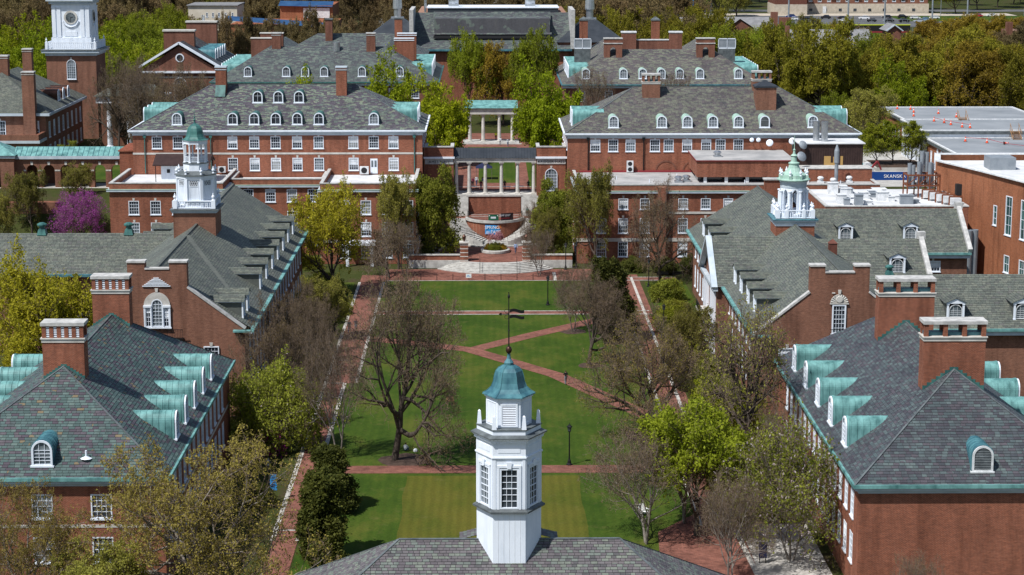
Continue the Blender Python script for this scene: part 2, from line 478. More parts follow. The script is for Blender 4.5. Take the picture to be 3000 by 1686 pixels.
def glass_mesh(w, h, mat, arch=False, cw=0.1):
    def mk():
        m = M()
        x = w / 2 - cw * 0.6
        pts = [(-x, 0.09, cw * 0.5), (x, 0.09, cw * 0.5)]
        if arch:
            hs = h - w / 2
            pts += [(x * math.cos(math.pi * i / 12), 0.09, hs + x * math.sin(math.pi * i / 12)) for i in range(13)]
        else:
            pts += [(x, 0.09, h - cw * 0.5), (-x, 0.09, h - cw * 0.5)]
        m.add(pts, [tuple(range(len(pts)))])
        return m.mesh("glass", mat)
    return cached(("glass", w, h, mat, arch, cw), mk)

def box_mesh(name, mat, *a):
    return cached((name, mat) + a, lambda: M().box(*a).mesh(name, mat))

wrng = random.Random(5)
def window(parent, x, y, z, rz, w, h, cols=4, rows=4, glass=None, key=True, sill=True, panes=False, arch=False, mat="white", cw=0.11, mw=0.035):
    o = link("window", frame_mesh(w, h, cols, rows, mat, cw, mw, arch), parent, (x, y, z), rz)
    g = glass or wrng.choice(["glass", "glass", "glass", "glass_pale", "glass_blind"])
    if panes and not arch:
        iw, pw, ph = w - 2 * cw, (w - 2 * cw) / cols, (h - cw * 1.8) / rows
        for i in range(cols):
            for j in range(rows):
                gg = g if wrng.random() < 0.8 else "glass_pale"
                link("pane", box_mesh("pane", gg, -round(pw, 3) / 2, round(pw, 3) / 2, 0.088, 0.094, 0.0, round(ph, 3)), o, (-iw / 2 + pw * (i + 0.5), 0, cw * 0.8 + ph * j))
    else:
        link("glass", glass_mesh(w, h, g, arch, cw), o)
    if not arch and not panes and g != "glass_teal" and wrng.random() < 0.36:
        f = wrng.choice([0.3, 0.45, 0.6])
        link("blind", box_mesh("blind", "white_old", -round(w / 2 - cw, 3), round(w / 2 - cw, 3), 0.0875, 0.0895, round(h * (1 - f), 3), round(h - cw, 3)), o)
    if sill:
        link("sill", box_mesh("sill", "white" if mat.startswith("white") else mat, -w / 2 - 0.08, w / 2 + 0.08, -0.12, 0.10, -0.13, -0.003), o)
    if key:
        def mk():
            return M().ext_y([(-0.13, 0), (0.13, 0), (0.19, 0.42), (-0.19, 0.42)], -0.05, 0.02).mesh("keystone", "stone")
        link("keystone", cached("keystone", mk), o, (0, 0, h + 0.02))
    return o

def wall(m, p0, p1, z0, z1, openings=(), depth=0.16):
    """vertical wall from p0 to p1 (outside on the right hand), with real openings (s0, s1, h0, h1)"""
    p0, p1 = Vector((*p0, 0)), Vector((*p1, 0))
    Lw = (p1 - p0).length
    d = (p1 - p0) / Lw
    inn = Vector((-d.y, d.x, 0))
    P = lambda s, z, k=0.0: tuple(p0 + d * s + inn * k + Vector((0, 0, z)))
    zs = sorted({round(v, 4) for v in [z0, z1] + [o[2] for o in openings] + [o[3] for o in openings] if z0 <= v <= z1})
    for a, b in zip(zs[:-1], zs[1:]):
        mid = (a + b) / 2
        cuts = sorted((o[0], o[1]) for o in openings if o[2] < mid < o[3])
        s = 0.0
        for c0, c1 in cuts:
            if c0 > s:
                m.quad(P(s, a), P(c0, a), P(c0, b), P(s, b))
            s = max(s, c1)
        if s < Lw:
            m.quad(P(s, a), P(Lw, a), P(Lw, b), P(s, b))
    for s0, s1, h0, h1 in openings:
        h0, h1 = max(h0, z0), min(h1, z1)
        m.quad(P(s0, h0), P(s0, h1), P(s0, h1, depth), P(s0, h0, depth))
        m.quad(P(s1, h0), P(s1, h0, depth), P(s1, h1, depth), P(s1, h1))
        m.quad(P(s0, h1), P(s1, h1), P(s1, h1, depth), P(s0, h1, depth))
        m.quad(P(s0, h0), P(s0, h0, depth), P(s1, h0, depth), P(s1, h0))

def facade(parent, m, p0, p1, z0, z1, rows, **kw):
    """rows: (list of positions along the wall, bottom z, width, height, cols, rows, options)"""
    dx, dy = p1[0] - p0[0], p1[1] - p0[1]
    Lw = math.hypot(dx, dy)
    rz = math.atan2(dy, dx)
    op = []
    for ss, zb, w, h, c, r, *o in rows:
        opt = dict(kw)
        if o:
            opt.update(o[0])
        for s in ss:
            op.append((s - w / 2, s + w / 2, zb, zb + h))
            window(parent, p0[0] + dx * s / Lw, p0[1] + dy * s / Lw, zb, rz, w, h, c, r, **opt)
    wall(m, p0, p1, z0, z1, op)

# ------------------------------------------------------------------ slate roofs
CAM = Vector((0, 0, 56))
def slope_rows(poly, sh):
    P = [Vector(p) for p in poly]
    n = (P[1] - P[0]).cross(P[2] - P[0]).normalized()
    if n.z < 0:
        n = -n
    h = Vector((0, 0, 1)).cross(n).normalized()
    s = n.cross(h).normalized()
    if s.z < 0:
        s, h = -s, -h
    o = P[0]
    q = [((p - o).dot(h), (p - o).dot(s)) for p in P]
    lo, hi = min(b for a, b in q), max(b for a, b in q)
    def span(t):
        t = min(max(t, lo + 1e-4), hi - 1e-4)
        xs = []
        for (a0, b0), (a1, b1) in zip(q, q[1:] + q[:1]):
            if (b0 - t) * (b1 - t) <= 0 and abs(b1 - b0) > 1e-9:
                xs.append(a0 + (a1 - a0) * (t - b0) / (b1 - b0))
        return (min(xs), max(xs)) if len(xs) > 1 else (0, 0)
    return o, h, s, n, lo, hi, span

def slates(m, poly, sw, sh, rng, singles=None):
    o, h, s, n, lo, hi, span = slope_rows(poly, sh)
    nr = max(1, int(round((hi - lo) / sh)))
    sh = (hi - lo) / nr
    V, F = m.v, m.f
    ho, so, no, oo = np.array(h), np.array(s), np.array(n), np.array(o)
    for r in range(nr):
        t0 = lo + r * sh
        t1 = min(hi, t0 + sh * 0.93)
        L0, R0 = span(t0); L1, R1 = span(t1)
        a = min(L0, L1) - sw * rng.random()
        end = max(R0, R1)
        while a < end:
            w = sw * (0.78 + 0.44 * rng.random())
            b = a + w
            a0, b0 = max(a, L0), min(b - 0.03, R0)
            a1, b1 = max(a, L1), min(b - 0.03, R1)
            full = a >= max(L0, L1) and b <= min(R0, R1)
            lift = 0.030 + 0.014 * rng.random()
            if full and singles is not None:
                singles.append((oo + ho * (a + w / 2) + so * t0, w - 0.03, t1 - t0, lift, h, s, n))
            elif b0 > a0 + 0.01 or b1 > a1 + 0.01:
                b0, b1 = max(a0, b0), max(a1, b1)
                k = len(V)
                dt = 0.02 * (rng.random() - 0.5)
                for u, t, z in ((a0, t0 + dt, 0.0), (b0, t0 + dt, 0.0), (a0, t0 + dt, lift), (b0, t0 + dt, lift), (b1, t1, 0.008), (a1, t1, 0.008)):
                    V.append(tuple(oo + ho * u + so * t + no * z))
                F.append((k, k + 1, k + 3, k + 2))
                F.append((k + 2, k + 3, k + 4, k + 5))
            a = b

def unit_slate(mat):
    def mk():
        m = M()
        m.add([(-.5, 0, 0), (.5, 0, 0), (-.5, 0, 1), (.5, 0, 1), (.5, 1, 0.2), (-.5, 1, 0.2)], [(0, 1, 3, 2), (2, 3, 4, 5), (0, 2, 5), (1, 4, 3)])
        return m.mesh("slate", mat)
    return cached(("unit_slate", mat), mk)

def slate_roof(parent, polys, pal, sw=0.45, sh=0.27, n_single=0, seed=1, name="roof", near=None, ridge=None):
    """deck + slates; the n_single slates nearest the camera are objects of their own"""
    rng = random.Random(seed)
    deck, field, sing = M(), M(), []
    for p in polys:
        deck.quad(*p)
        slates(field, p, sw, sh, rng, sing if n_single else None)
    ro = obj(name, deck, "slate_deck", parent)
    if sing:
        sing.sort(key=lambda e: (Vector(e[0]) - CAM).length)
        def vis(e):
            x, y, z = e[0]
            v = 843 + 5833 * math.tan(math.atan2(56 - z, math.hypot(x, y)) - R(10.8))
            u = 1500 + 5833 * (x / y - 0.0125)
            return -10 < u < 3010 and v < 1690
        sing_v = [e for e in sing if vis(e)]
        chosen = sing_v[:n_single]
        ids = {id(e) for e in chosen}
        me = unit_slate("slate1_" + pal)
        for c, w, l, lift, h, s, n in chosen:
            o = bpy.data.objects.new("slate", me)
            COL.objects.link(o)
            mt = Matrix(((h.x * w, s.x * l, n.x * lift, c[0]), (h.y * w, s.y * l, n.y * lift, c[1]), (h.z * w, s.z * l, n.z * lift, c[2]), (0, 0, 0, 1)))
            o.parent = ro
            o.matrix_local = mt
        for c, w, l, lift, h, s, n in (e for e in sing if id(e) not in ids):
            c = Vector(c)
            k = len(field.v)
            for u, t, z in ((-w / 2, 0, 0), (w / 2, 0, 0), (-w / 2, 0, lift), (w / 2, 0, lift), (w / 2, l, 0.008), (-w / 2, l, 0.008)):
                field.v.append(tuple(c + h * u + s * t + n * z))
            field.f.append((k, k + 1, k + 3, k + 2)); field.f.append((k + 2, k + 3, k + 4, k + 5))
    if field.f:
        tag(obj("slate_field", field, "slate_" + pal, ro), kind="stuff")
    if ridge:
        cap = M()
        for p, q in ridge:
            cap.bar(p, q, 0.34, 0.10)
        obj("ridge_cap", cap, "lead", ro)
    return ro

def hip(x0, x1, y0, y1, ze, zr, axis='x', ends=(True, True)):
    """faces of a hipped (or gabled) roof; returns (polys, ridge points)"""
    if axis == 'x':
        d, yc = (y1 - y0) / 2, (y0 + y1) / 2
        a = (x0 + d if ends[0] else x0, yc, zr); b = (x1 - d if ends[1] else x1, yc, zr)
        P = [[(x0, y0, ze), (x1, y0, ze), b, a], [(x1, y1, ze), (x0, y1, ze), a, b]]
        if ends[0]: P.append([(x0, y1, ze), (x0, y0, ze), a])
        if ends[1]: P.append([(x1, y0, ze), (x1, y1, ze), b])
    else:
        d, xc = (x1 - x0) / 2, (x0 + x1) / 2
        a = (xc, y0 + d if ends[0] else y0, zr); b = (xc, y1 - d if ends[1] else y1, zr)
        P = [[(x1, y0, ze), (x1, y1, ze), b, a], [(x0, y1, ze), (x0, y0, ze), a, b]]
        if ends[0]: P.append([(x0, y0, ze), (x1, y0, ze), a])
        if ends[1]: P.append([(x1, y1, ze), (x0, y1, ze), b])
    return P, (a, b)

def ring(m, x0, x1, y0, y1, z0, z1, t):
    """rectangular band outside x0..x1, y0..y1, t thick"""
    m.box(x0 - t, x1 + t, y0 - t, y0, z0, z1); m.box(x0 - t, x1 + t, y1, y1 + t, z0, z1)
    m.box(x0 - t, x0, y0, y1, z0, z1); m.box(x1, x1 + t, y0, y1, z0, z1)

# ------------------------------------------------------------------ dormers and chimneys
def arch_pts(w, hs, n=14):
    return [(-w / 2, 0.0), (w / 2, 0.0)] + [(w / 2 * math.cos(math.pi * i / n), hs + w / 2 * math.sin(math.pi * i / n)) for i in range(n + 1)]

def arched_dormer(parent, x, y, z, rz, w, hs, slope, hood="copper", face="glass", seams=0.55, panes=False, mat="white", cols=3):
    Lh = (hs + w / 2) / slope + 0.35
    def mk():
        m = M()
        m.ext_y(arch_pts(w, hs), 0.10, Lh)
        t = 0.25
        while seams and t < Lh:
            m.ext_y([(a * (1 + 0.035 / (w / 2)), b + (0.03 if b > hs else 0)) for a, b in arch_pts(w, hs)], t, t + 0.035)
            t += seams
        m.ext_y([(a * 1.05, b + (0.05 if b > hs else 0)) for a, b in arch_pts(w, hs)], 0.0, 0.16)
        return m.mesh("dormer", hood)
    o = link("dormer", cached(("ad", w, hs, slope, hood, seams), mk), parent, (x, y, z), rz)
    fw = w - 0.02
    if face in ("louvre", "glass_dark"):
        cols = 2 if face == "glass_dark" else 1
    link("window_frame", frame_mesh(round(fw, 3), round(hs + fw / 2, 3), cols, 1 if cols < 3 else 4, mat, 0.17, 0.035, True), o, (0, -0.14, 0))
    if face == "glass_dark":
        face = "glass"
    if face == "louvre":
        def mkl():
            m = M()
            k, zz = 0, 0.12
            while zz < hs + w / 2 - 0.25:
                hw = w / 2 - 0.17 if zz < hs else math.sqrt(max(0.01, (w / 2 - 0.17) ** 2 - (zz - hs) ** 2))
                m.add([(-hw, -0.04, zz), (hw, -0.04, zz), (hw, 0.05, zz + 0.11), (-hw, 0.05, zz + 0.11)], [(0, 1, 2, 3)])
                zz += 0.14
            return m.mesh("louvre_slat", "lead")
        link("louvre", cached(("lv", w, hs), mkl), o, (0, -0.1, 0))
        link("glass", glass_mesh(round(fw, 3), round(hs + fw / 2, 3), "louvre_dark", True, 0.17), o, (0, -0.11, 0))
    else:
        link("glass", glass_mesh(round(fw, 3), round(hs + fw / 2, 3), face, True, 0.17), o, (0, -0.125, 0))
    link("sill", box_mesh("sill", mat, -w / 2 - 0.1, w / 2 + 0.1, -0.24, 0.08, -0.12, 0.02), o)
    return o

def gable_dormer(parent, x, y, z, rz, w, hs, rise, slope, pal="C", arch=False, seed=0):
    """pilastered white front, slate cheeks, slate gable roof running back into the slope"""
    Lh = (hs + rise) / slope + 0.4
    def mk():
        m = M()
        for s in (-1, 1):
            x0, x1 = sorted((s * w / 2, s * (w / 2 - 0.22)))
            m.box(x0, x1, -0.06, 0.10, 0, hs)
            m.box(x0 - 0.04, x1 + 0.04, -0.10, 0.10, hs - 0.16, hs)
            m.box(x0 - 0.04, x1 + 0.04, -0.09, 0.10, 0, 0.14)
        m.ext_y([(-w / 2 - 0.12, hs), (w / 2 + 0.12, hs), (w / 2 + 0.12, hs + 0.12), (0, hs + rise), (-w / 2 - 0.12, hs + 0.12)], -0.10, 0.12)
        for s in (-1, 1):
            m.box(*sorted((s * (w / 2 + 0.02), s * (w / 2 + 0.22))), 0.121, Lh - 0.3, hs - 0.02, hs + 0.10)
        return m.mesh("dormer", "white")
    o = link("dormer", cached(("gd", w, hs, rise, slope), mk), parent, (x, y, z), rz)
    def mkc():
        m = M()
        for s in (-1, 1):
            m.box(*sorted((s * (w / 2 - 0.02), s * (w / 2 - 0.10))), 0.10, Lh, 0, hs)
        return m.mesh("cheek", "slate_" + pal)
    link("cheek", cached(("gdc", w, hs, rise, slope), mkc), o)
    def mkr():
        m, rng = M(), random.Random(3)
        e = w / 2 + 0.28
        for s in (-1, 1):
            p = [(s * e, -0.22, hs + 0.06), (s * e, Lh, hs + 0.06), (0, Lh, hs + rise + 0.06), (0, -0.22, hs + rise + 0.06)]
            m.quad(*[(a, b, c - 0.012) for a, b, c in p])
            slates(m, p, 0.45, 0.27, rng)
        return m.mesh("dormer_roof", "slate_" + pal)
    link("dormer_roof", cached(("gdr", w, hs, rise, slope, pal), mkr), o)
    ww, hh = round(w - 0.46, 3), round(hs - 0.2, 3)
    link("window_frame", frame_mesh(ww, hh, 3, 4, "white_old" if arch else "white", 0.08, 0.03, arch), o, (0, 0, 0.1))
    link("glass", glass_mesh(ww, hh, "glass_pale", arch, 0.08), o, (0, 0, 0.1))
    return o

def chimney(parent, x, y, z0, z1, wx, wy, style="plain", mat="brick", n=3):
    m = M()
    if style == "plain":
        m.box(x - wx / 2, x + wx / 2, y - wy / 2, y + wy / 2, z0, z1 - 0.25)
        o = obj("chimney", m, mat, parent)
        c = M()
        c.box(x - wx / 2 - 0.1, x + wx / 2 + 0.1, y - wy / 2 - 0.1, y + wy / 2 + 0.1, z1 - 0.25, z1)
        c.box(x - wx / 2 - 0.07, x + wx / 2 + 0.07, y - wy / 2 - 0.07, y + wy / 2 + 0.07, z1 - 0.62, z1 - 0.5)
        obj("chimney_cap", c, "cornice_shade_blue" if mat == "brick" else "stone_cap", o)
        return o
    zb = z1 - 1.35
    m.box(x - wx / 2, x + wx / 2, y - wy / 2, y + wy / 2, z0, zb - 0.4)
    pw = 0.36
    step = (wx - pw) / n
    for i in range(n + 1):
        for s in (-1, 1):
            yc = y + s * (wy / 2 - 0.2)
            xx = x - wx / 2 + step * i
            m.box(xx, xx + pw, yc - 0.2, yc + 0.2, zb, z1 - 0.28)
    o = obj("chimney", m, mat, parent)
    b = M()
    b.box(x - wx / 2 - 0.06, x + wx / 2 + 0.06, y - wy / 2 - 0.06, y + wy / 2 + 0.06, zb - 0.4, zb - 0.1)
    b.box(x - wx / 2 - 0.14, x + wx / 2 + 0.14, y - wy / 2 - 0.14, y + wy / 2 + 0.14, zb - 0.1, zb)
    obj("stone_band", b, "stone", o)
    c = M()
    c.box(x - wx / 2 - 0.1, x + wx / 2 + 0.1, y - wy / 2 - 0.1, y + wy / 2 + 0.1, z1 - 0.28, z1)
    obj("chimney_cap", c, "stone_cap", o)
    if style == "louvre":
        l = M()
        for i in range(n):
            xx = x - wx / 2 + step * i + pw
            for j in range(5):
                zz = zb + 0.08 + j * 0.19
                l.box(xx, xx + step - pw, y - wy / 2 + 0.04, y - wy / 2 + 0.14, zz, zz + 0.11)
        obj("louvre", l, "white", o)
        k = M().box(x - wx / 2 + 0.3, x + wx / 2 - 0.3, y - wy / 2 + 0.2, y + wy / 2 - 0.2, zb, z1 - 0.3)
        obj("flue", k, "louvre_dark", o)
    else:
        k = M().box(x - wx / 2 + 0.12, x + wx / 2 - 0.12, y - wy / 2 + 0.4, y + wy / 2 - 0.4, zb, zb + 0.3)
        obj("flashing", k, "copper_dark", o)
    return o

def rain_pipe(parent, x, y, z0, z1, mat="copper_green"):
    m = M().tube((x, y, z0), (x, y, z1 - 0.4), 0.09, 0.09, 8)
    m.box(x - 0.24, x + 0.24, y - 0.12, y + 0.14, z1 - 0.45, z1)
    return obj("rain_pipe", m, mat, parent)
# ------------------------------------------------------------------ the ground: low quad in front, high ground behind
def sstep(t):
    t = min(1.0, max(0.0, t))
    return t * t * (3 - 2 * t)
def ground_z(x, y):
    if -13 < x < 16:
        return 8.0 if y > 337.2 else 0.0
    return 8.0 * sstep((y - 322) / 14.0)

def make_ground():
    xs = [-3000, -1200, -600, -300, -160, -110, -85, -70, -60, -45, -30, -20, -13.01, -12.99, -5, 2, 9, 15.99, 16.01, 25, 40, 55, 65, 75, 90, 120, 180, 350, 700, 1500, 3000]
    ys = [20, 60, 100, 140, 180, 220, 260, 300, 315] + [322 + i for i in range(15)] + [337.15, 337.25, 340, 360, 400, 460, 540, 640, 760, 900, 1100, 1400, 2000, 3000, 5000]
    v = [(x, y, ground_z(x, y) - 0.03) for y in ys for x in xs]
    n = len(xs)
    f = [(j * n + i, j * n + i + 1, (j + 1) * n + i + 1, (j + 1) * n + i) for j in range(len(ys) - 1) for i in range(n - 1)]
    m = M(); m.add(v, f)
    return tag(obj("ground", m, "ground_mix"), kind="structure")
make_ground()

def sheet(name, poly, z, mat):
    m = M()
    m.add([(x, y, z) for x, y in poly], [tuple(range(len(poly)))])
    return tag(obj(name, m, mat), kind="structure")
def rect(name, x0, x1, y0, y1, z, mat):
    return sheet(name, [(x0, y0), (x1, y0), (x1, y1), (x0, y1)], z, mat)
def strip(name, pts, w, z, mat):
    m = M()
    L, Rr = [], []
    for i, p in enumerate(pts):
        a, b = Vector(pts[max(0, i - 1)]), Vector(pts[min(len(pts) - 1, i + 1)])
        d = (b - a).normalized()
        nrm = Vector((-d.y, d.x))
        L.append(Vector(p) + nrm * w / 2); Rr.append(Vector(p) - nrm * w / 2)
    for i in range(len(pts) - 1):
        m.quad((*Rr[i], z), (*Rr[i + 1], z), (*L[i + 1], z), (*L[i], z))
    return tag(obj(name, m, mat), kind="structure")

rect("lawn", -17.0, 19.6, 120, 299.0, 0.0, "grass")
rgp = random.Random(2)
sheet("lawn_dry_patch", [(-8.2 + .12 * math.sin(i * .31) + rgp.uniform(-.03, .03), 140 + i * 0.6) for i in range(89)][::-1] + [(9.1 + .12 * math.sin(i * .23) + rgp.uniform(-.03, .03), 140 + i * 0.6) for i in range(89)], 0.004, "grass_dry")
# brick walks
rect("brick_path", -19.45, -17.15, 120, 232.5, 0.012, "brick_paving")
rect("brick_path", -19.45, -15.8, 232.5, 304, 0.012, "brick_paving")
rect("brick_path", 19.6, 22.1, 170, 304, 0.012, "brick_paving")
rect("brick_path", 22.1, 23.2, 170, 304, 0.010, "brick_paving")
rect("brick_path", -15.8, 19.6, 299.0, 309, 0.008, "brick_paving")
rect("brick_path", -17.15, 19.6, 193.7, 196.5, 0.016, "brick_paving")
rect("brick_path", -15.8, 19.6, 273.4, 275.7, 0.016, "brick_paving")
rect("brick_path", 22.1, 29, 299.2, 301.6, 0.016, "brick_paving")
strip("brick_path", [(-15.9, 258.0), (-6.57, 252.6), (-2.2, 250.5), (5.45, 259.2), (15.0, 269.2), (19.6, 273.6)][1:], 2.5, 0.020, "brick_paving")
strip("brick_path", [(-17, 258.2), (-6.57, 253.2), (-2.0, 250.6)], 2.6, 0.024, "brick_paving")
strip("brick_path", [(-2.4, 250.9), (8.37, 236.4), (16.77, 218.8), (19.8, 212.5)], 2.4, 0.028, "brick_paving")
sheet("brick_terrace", [(14.0, 150), (23.2, 150), (23.2, 178), (19.6, 180), (15.5, 174.2)], 0.020, "brick_paving")
rect("paved_court", 23.2, 29.4, 156, 176.5, 0.020, "paving_pale")
# pale stone bands along and across the walks
for x in (-19.45, -17.15):
    rect("stone_band", x - 0.22, x + 0.22, 172, 232.5, 0.032, "paving_pale")
for x in (-19.45, -15.8):
    rect("stone_band", x - 0.2, x + 0.2, 232.5, 298, 0.032, "paving_pale")
for x in (19.6, 22.1):
    rect("stone_band", x - 0.2, x + 0.2, 176, 301.8, 0.034, "paving_pale")
strip("stone_band", [(22.6, 176), (23.0, 162), (23.4, 150)], 0.5, 0.036, "paving_pale")
for y in (175.1, 232.5, 244.8):
    rect("stone_band", -19.2, -17.2, y - 0.16, y + 0.16, 0.038, "paving_pale")
for y in (273.4, 275.7):
    rect("stone_band", -15.6, 23.0, y - 0.17, y + 0.17, 0.040, "paving_pale")
for y in (299.1, 301.7):
    rect("stone_band", 19.4, 29, y - 0.14, y + 0.14, 0.040, "paving_pale")
rect("stone_band", -15.6, 19.4, 298.95, 299.2, 0.042, "paving_pale")
rect("stone_band", 10.1, 10.6, 299.2, 306, 0.040, "paving_pale")
# mulch rings round trees
def disc(x, y, r, z=0.014, seed=0):
    rg = random.Random(seed)
    sheet("mulch_bed", [(x + r * (0.85 + 0.3 * rg.random()) * math.cos(a * 0.524), y + r * (0.85 + 0.3 * rg.random()) * math.sin(a * 0.524)) for a in range(12)], z, "mulch")
disc(-8.6, 198.6, 2.6, seed=1); disc(12.83, 241.6, 1.6, seed=2); disc(11.5, 262, 1.8, seed=3); disc(17.2, 208, 2.6, 0.034, seed=4)
rect("planting_bed", -26.9, -19.7, 160, 299, 0.002, "ground_mix")
rect("planting_bed", 23.2, 30.0, 176.5, 299, 0.002, "ground_mix")
rect("lawn", 23.9, 30, 279, 298, 0.006, "grass"); rect("lawn", -30, -20.2, 268, 298, 0.006, "grass")
# high quad behind the colonnade
rect("brick_path", -12.9, 15.9, 337.3, 430, 8.004, "brick_paving")
rect("lawn", -1.6, 5.3, 350.8, 388, 8.010, "grass"); rect("lawn", 7.4, 15.8, 344.5, 388, 8.010, "grass"); rect("lawn", -12.8, -5.6, 344.5, 388, 8.010, "grass")
rect("lawn", -4.2, 6.2, 395.5, 399.2, 8.012, "grass"); rect("lawn", -4, 6, 402, 404.5, 8.012, "grass")
rect("stone_band", -12, 15, 345.5, 345.9, 8.016, "paving_pale"); rect("stone_band", -4.2, 6.2, 394.9, 395.3, 8.016, "paving_pale"); rect("stone_band", -4.2, 6.2, 400.2, 400.6, 8.016, "paving_pale")
rect("lawn", -95, -62, 356, 378, 8.006, "grass")
# far road, car park and playing field
rect("car_park", 96, 230, 820, 905, 8.02, "asphalt")
rect("road", -400, 500, 940, 960, 8.02, "asphalt")
rect("playing_field", 95, 240, 660, 779, 8.015, "grass")
rect("pavement", 100, 240, 905, 925, 8.03, "limestone")
rect("verge", 180, 300, 860, 903, 8.024, "grass")
rect("building_site", 62, 83, 345, 400, 8.01, "concrete")
# ------------------------------------------------------------------ halls at the near end of the quad
T = 0.65
def near_hall(name, label, x0, x1, y0, y1, ze, zr, wy, pal, seed, side, front_win, dormers_inner, dormer_front, chim, pw=3.6, style="louvre", nn=5):
    t = thing(name, label, "building", ((x0 + x1) / 2, y0, 0))
    o = t.location.copy()
    root = t
    # everything below is modelled in place, so the root carries an inverse offset
    def put(ob):
        return ob
    t.location = (0, 0, 0)
    wx0, wx1, wy0, wy1 = x0 + 0.65, x1 - 0.65, y0 + 0.65, y1 - 0.65
    m = M()
    inner_x = wx1 if side > 0 else wx0
    ys = [wy0 + 3.0 + 2.8 * i for i in range(int((wy1 - wy0 - 4) / 2.8))]
    rows = [([y - wy0 for y in ys], 6.15, 1.35, 2.35, 3, 4), ([y - wy0 for y in ys], 2.3, 1.35, 2.5, 3, 4), ([y - wy0 for y in ys], -1.0, 1.35, 2.1, 3, 3)]
    LL = wy1 - wy0
    if side > 0:
        facade(t, m, (wx1, wy0), (wx1, wy1), 0, ze - 0.75, rows[:2], key=False)
        wall(m, (wx0, wy1), (wx0, wy0), 0, ze - 0.75)
    else:
        rr = [([LL - s for s in r[0]], *r[1:]) for r in rows]
        facade(t, m, (wx0, wy1), (wx0, wy0), 0, ze - 0.75, rr[:2], key=False)
        wall(m, (wx1, wy0), (wx1, wy1), 0, ze - 0.75)
    if front_win:
        facade(t, m, (wx0, wy0), (wx1, wy0), 0, ze - 0.75, [([x - wx0 for x in front_win], 6.2, 1.75, 2.1, 4, 4, dict(panes=True)), ([x - wx0 for x in front_win], 2.4, 1.75, 2.2, 4, 4, dict(panes=True))], key=False)
    else:
        wall(m, (wx0, wy0), (wx1, wy0), 0, ze - 0.75)
    wall(m, (wx1, wy1), (wx0, wy1), 0, ze - 0.75)
    obj("wall", m, "brick", t)
    if front_win:
        b = M(); ring(b, wx0, wx1, wy0, wy1, 5.42, 5.68, 0.035)
        obj("belt_course", b, "stone", t)
    c = M()
    ring(c, wx0, wx1, wy0, wy1, ze - 0.75, ze - 0.45, 0.12); ring(c, wx0, wx1, wy0, wy1, ze - 0.45, ze - 0.2, 0.45)
    obj("cornice", c, "cornice_shade_blue", t)
    g = M()
    ring(g, x0 + 0.32, x1 - 0.32, y0 + 0.32, y1 - 0.32, ze - 0.2, ze + 0.10, 0.32)
    obj("gutter", g, "copper", t)
    polys, (a, b) = hip(x0 + 0.12, x1 - 0.12, y0 + 0.12, y1 - 0.12, ze + 0.02, zr, 'y')
    hips = [((x1 - 0.1, y0 + 0.1, ze + 0.05), a), ((x0 + 0.1, y0 + 0.1, ze + 0.05), a), ((x1 - 0.1, y1 - 0.1, ze + 0.05), b), (a, b)]
    ro = slate_roof(t, polys, pal, 0.52, 0.30, 300, seed, ridge=None)
    capm = M()
    for p, q in hips:
        capm.bar(Vector(p) + Vector((0, 0, 0.03)), Vector(q) + Vector((0, 0, 0.03)), 0.16, 0.05)
    obj("ridge_cap", capm, "lead", ro)
    # barrel dormers
    xc = (x0 + x1) / 2
    sl = (zr - ze) / (xc - x0)
    for y in dormers_inner:
        if side > 0:
            arched_dormer(t, x1 - 1.1, y + 0.9, ze + 1.1 * sl + 0.02, R(90), 1.75, 1.5, sl, face="glass_pale")
        else:
            arched_dormer(t, x0 + 1.1, y + 0.9, ze + 1.1 * sl + 0.02, R(-90), 1.75, 1.62, sl, face="glass_pale")
    for y in dormers_inner[-4:]:
        if side > 0:
            arched_dormer(t, x0 + 1.1, y + 0.9, ze + 1.1 * sl + 0.02, R(-90), 1.75, 1.5, sl)
        else:
            arched_dormer(t, x1 - 1.1, y + 0.9, ze + 1.1 * sl + 0.02, R(90), 1.75, 1.5, sl)
    fx, ff = dormer_front
    arched_dormer(t, fx, y0 + 1.25, ze + 1.25 * sl + 0.02, 0, 1.75, 1.3, sl, hood="copper_dark", face=ff, panes=True, mat="white" if ff != "louvre" else "white_old")
    for cy in chim:
        chimney(t, xc, cy + 0.85, ze + 3, zr + 3.85 if style == "louvre" else zr + 4.2, pw, 1.7, style, "brick", nn)
        fl = M()
        for s in (-1, 1):
            k = pw / 2
            for i in range(7):
                fl.box(*sorted((xc + s * k * i / 7, xc + s * k * (i + 1) / 7)), cy - 0.03, cy + 0.04, zr - k * sl * (i + 1) / 7, zr - k * sl * i / 7 + 0.18)
        obj("flashing", fl, "copper_green", t)
    return t

hA = near_hall("hall", "brick hall with green and purple slates and copper barrel dormers, left foreground", -47.6, -26.2, 158.5, 202.2, 9.77, 16.8, 9, "A", 11, 1,
          [-41.9, -36.95, -32.05], [168.3, 173.8, 179.4, 185.05, 190.7], (-36.9, "glass_pale"), [169.45, 191.7])
hB = near_hall("hall", "brick hall with dark slates, wide open-pier chimneys and a louvred dormer, right foreground", 29.7, 50.3, 155.6, 202.4, 9.77, 17.1, 9, "B", 12, -1,
          None, [164.85, 171.95, 179.0, 186.1, 193.3], (40.45, "louvre"), [166.1, 185.9], 5.3, "open", 3)
# belt of snow guards on the right hall's slope
sg = M()
for i in range(46):
    yy = 167 + i * 0.6
    if all(not (d - 0.2 < yy < d + 2.0) for d in [164.85, 171.95, 179.0, 186.1, 193.3]):
        sg.box(30.75, 30.9, yy, yy + 0.12, 10.46, 10.62)
tag(obj("snow_guards", sg, "steel", hB), kind="stuff")
vb = M(); vb.tube((-33.4, 160.4, 10.9), (-33.4, 160.4, 11.7), 0.09, 0.09, 8); vb.lathe([(0.5, 11.02), (0.12, 11.2)], 8, -33.4, 160.4)
obj("roof_vent", vb, "white", hA)

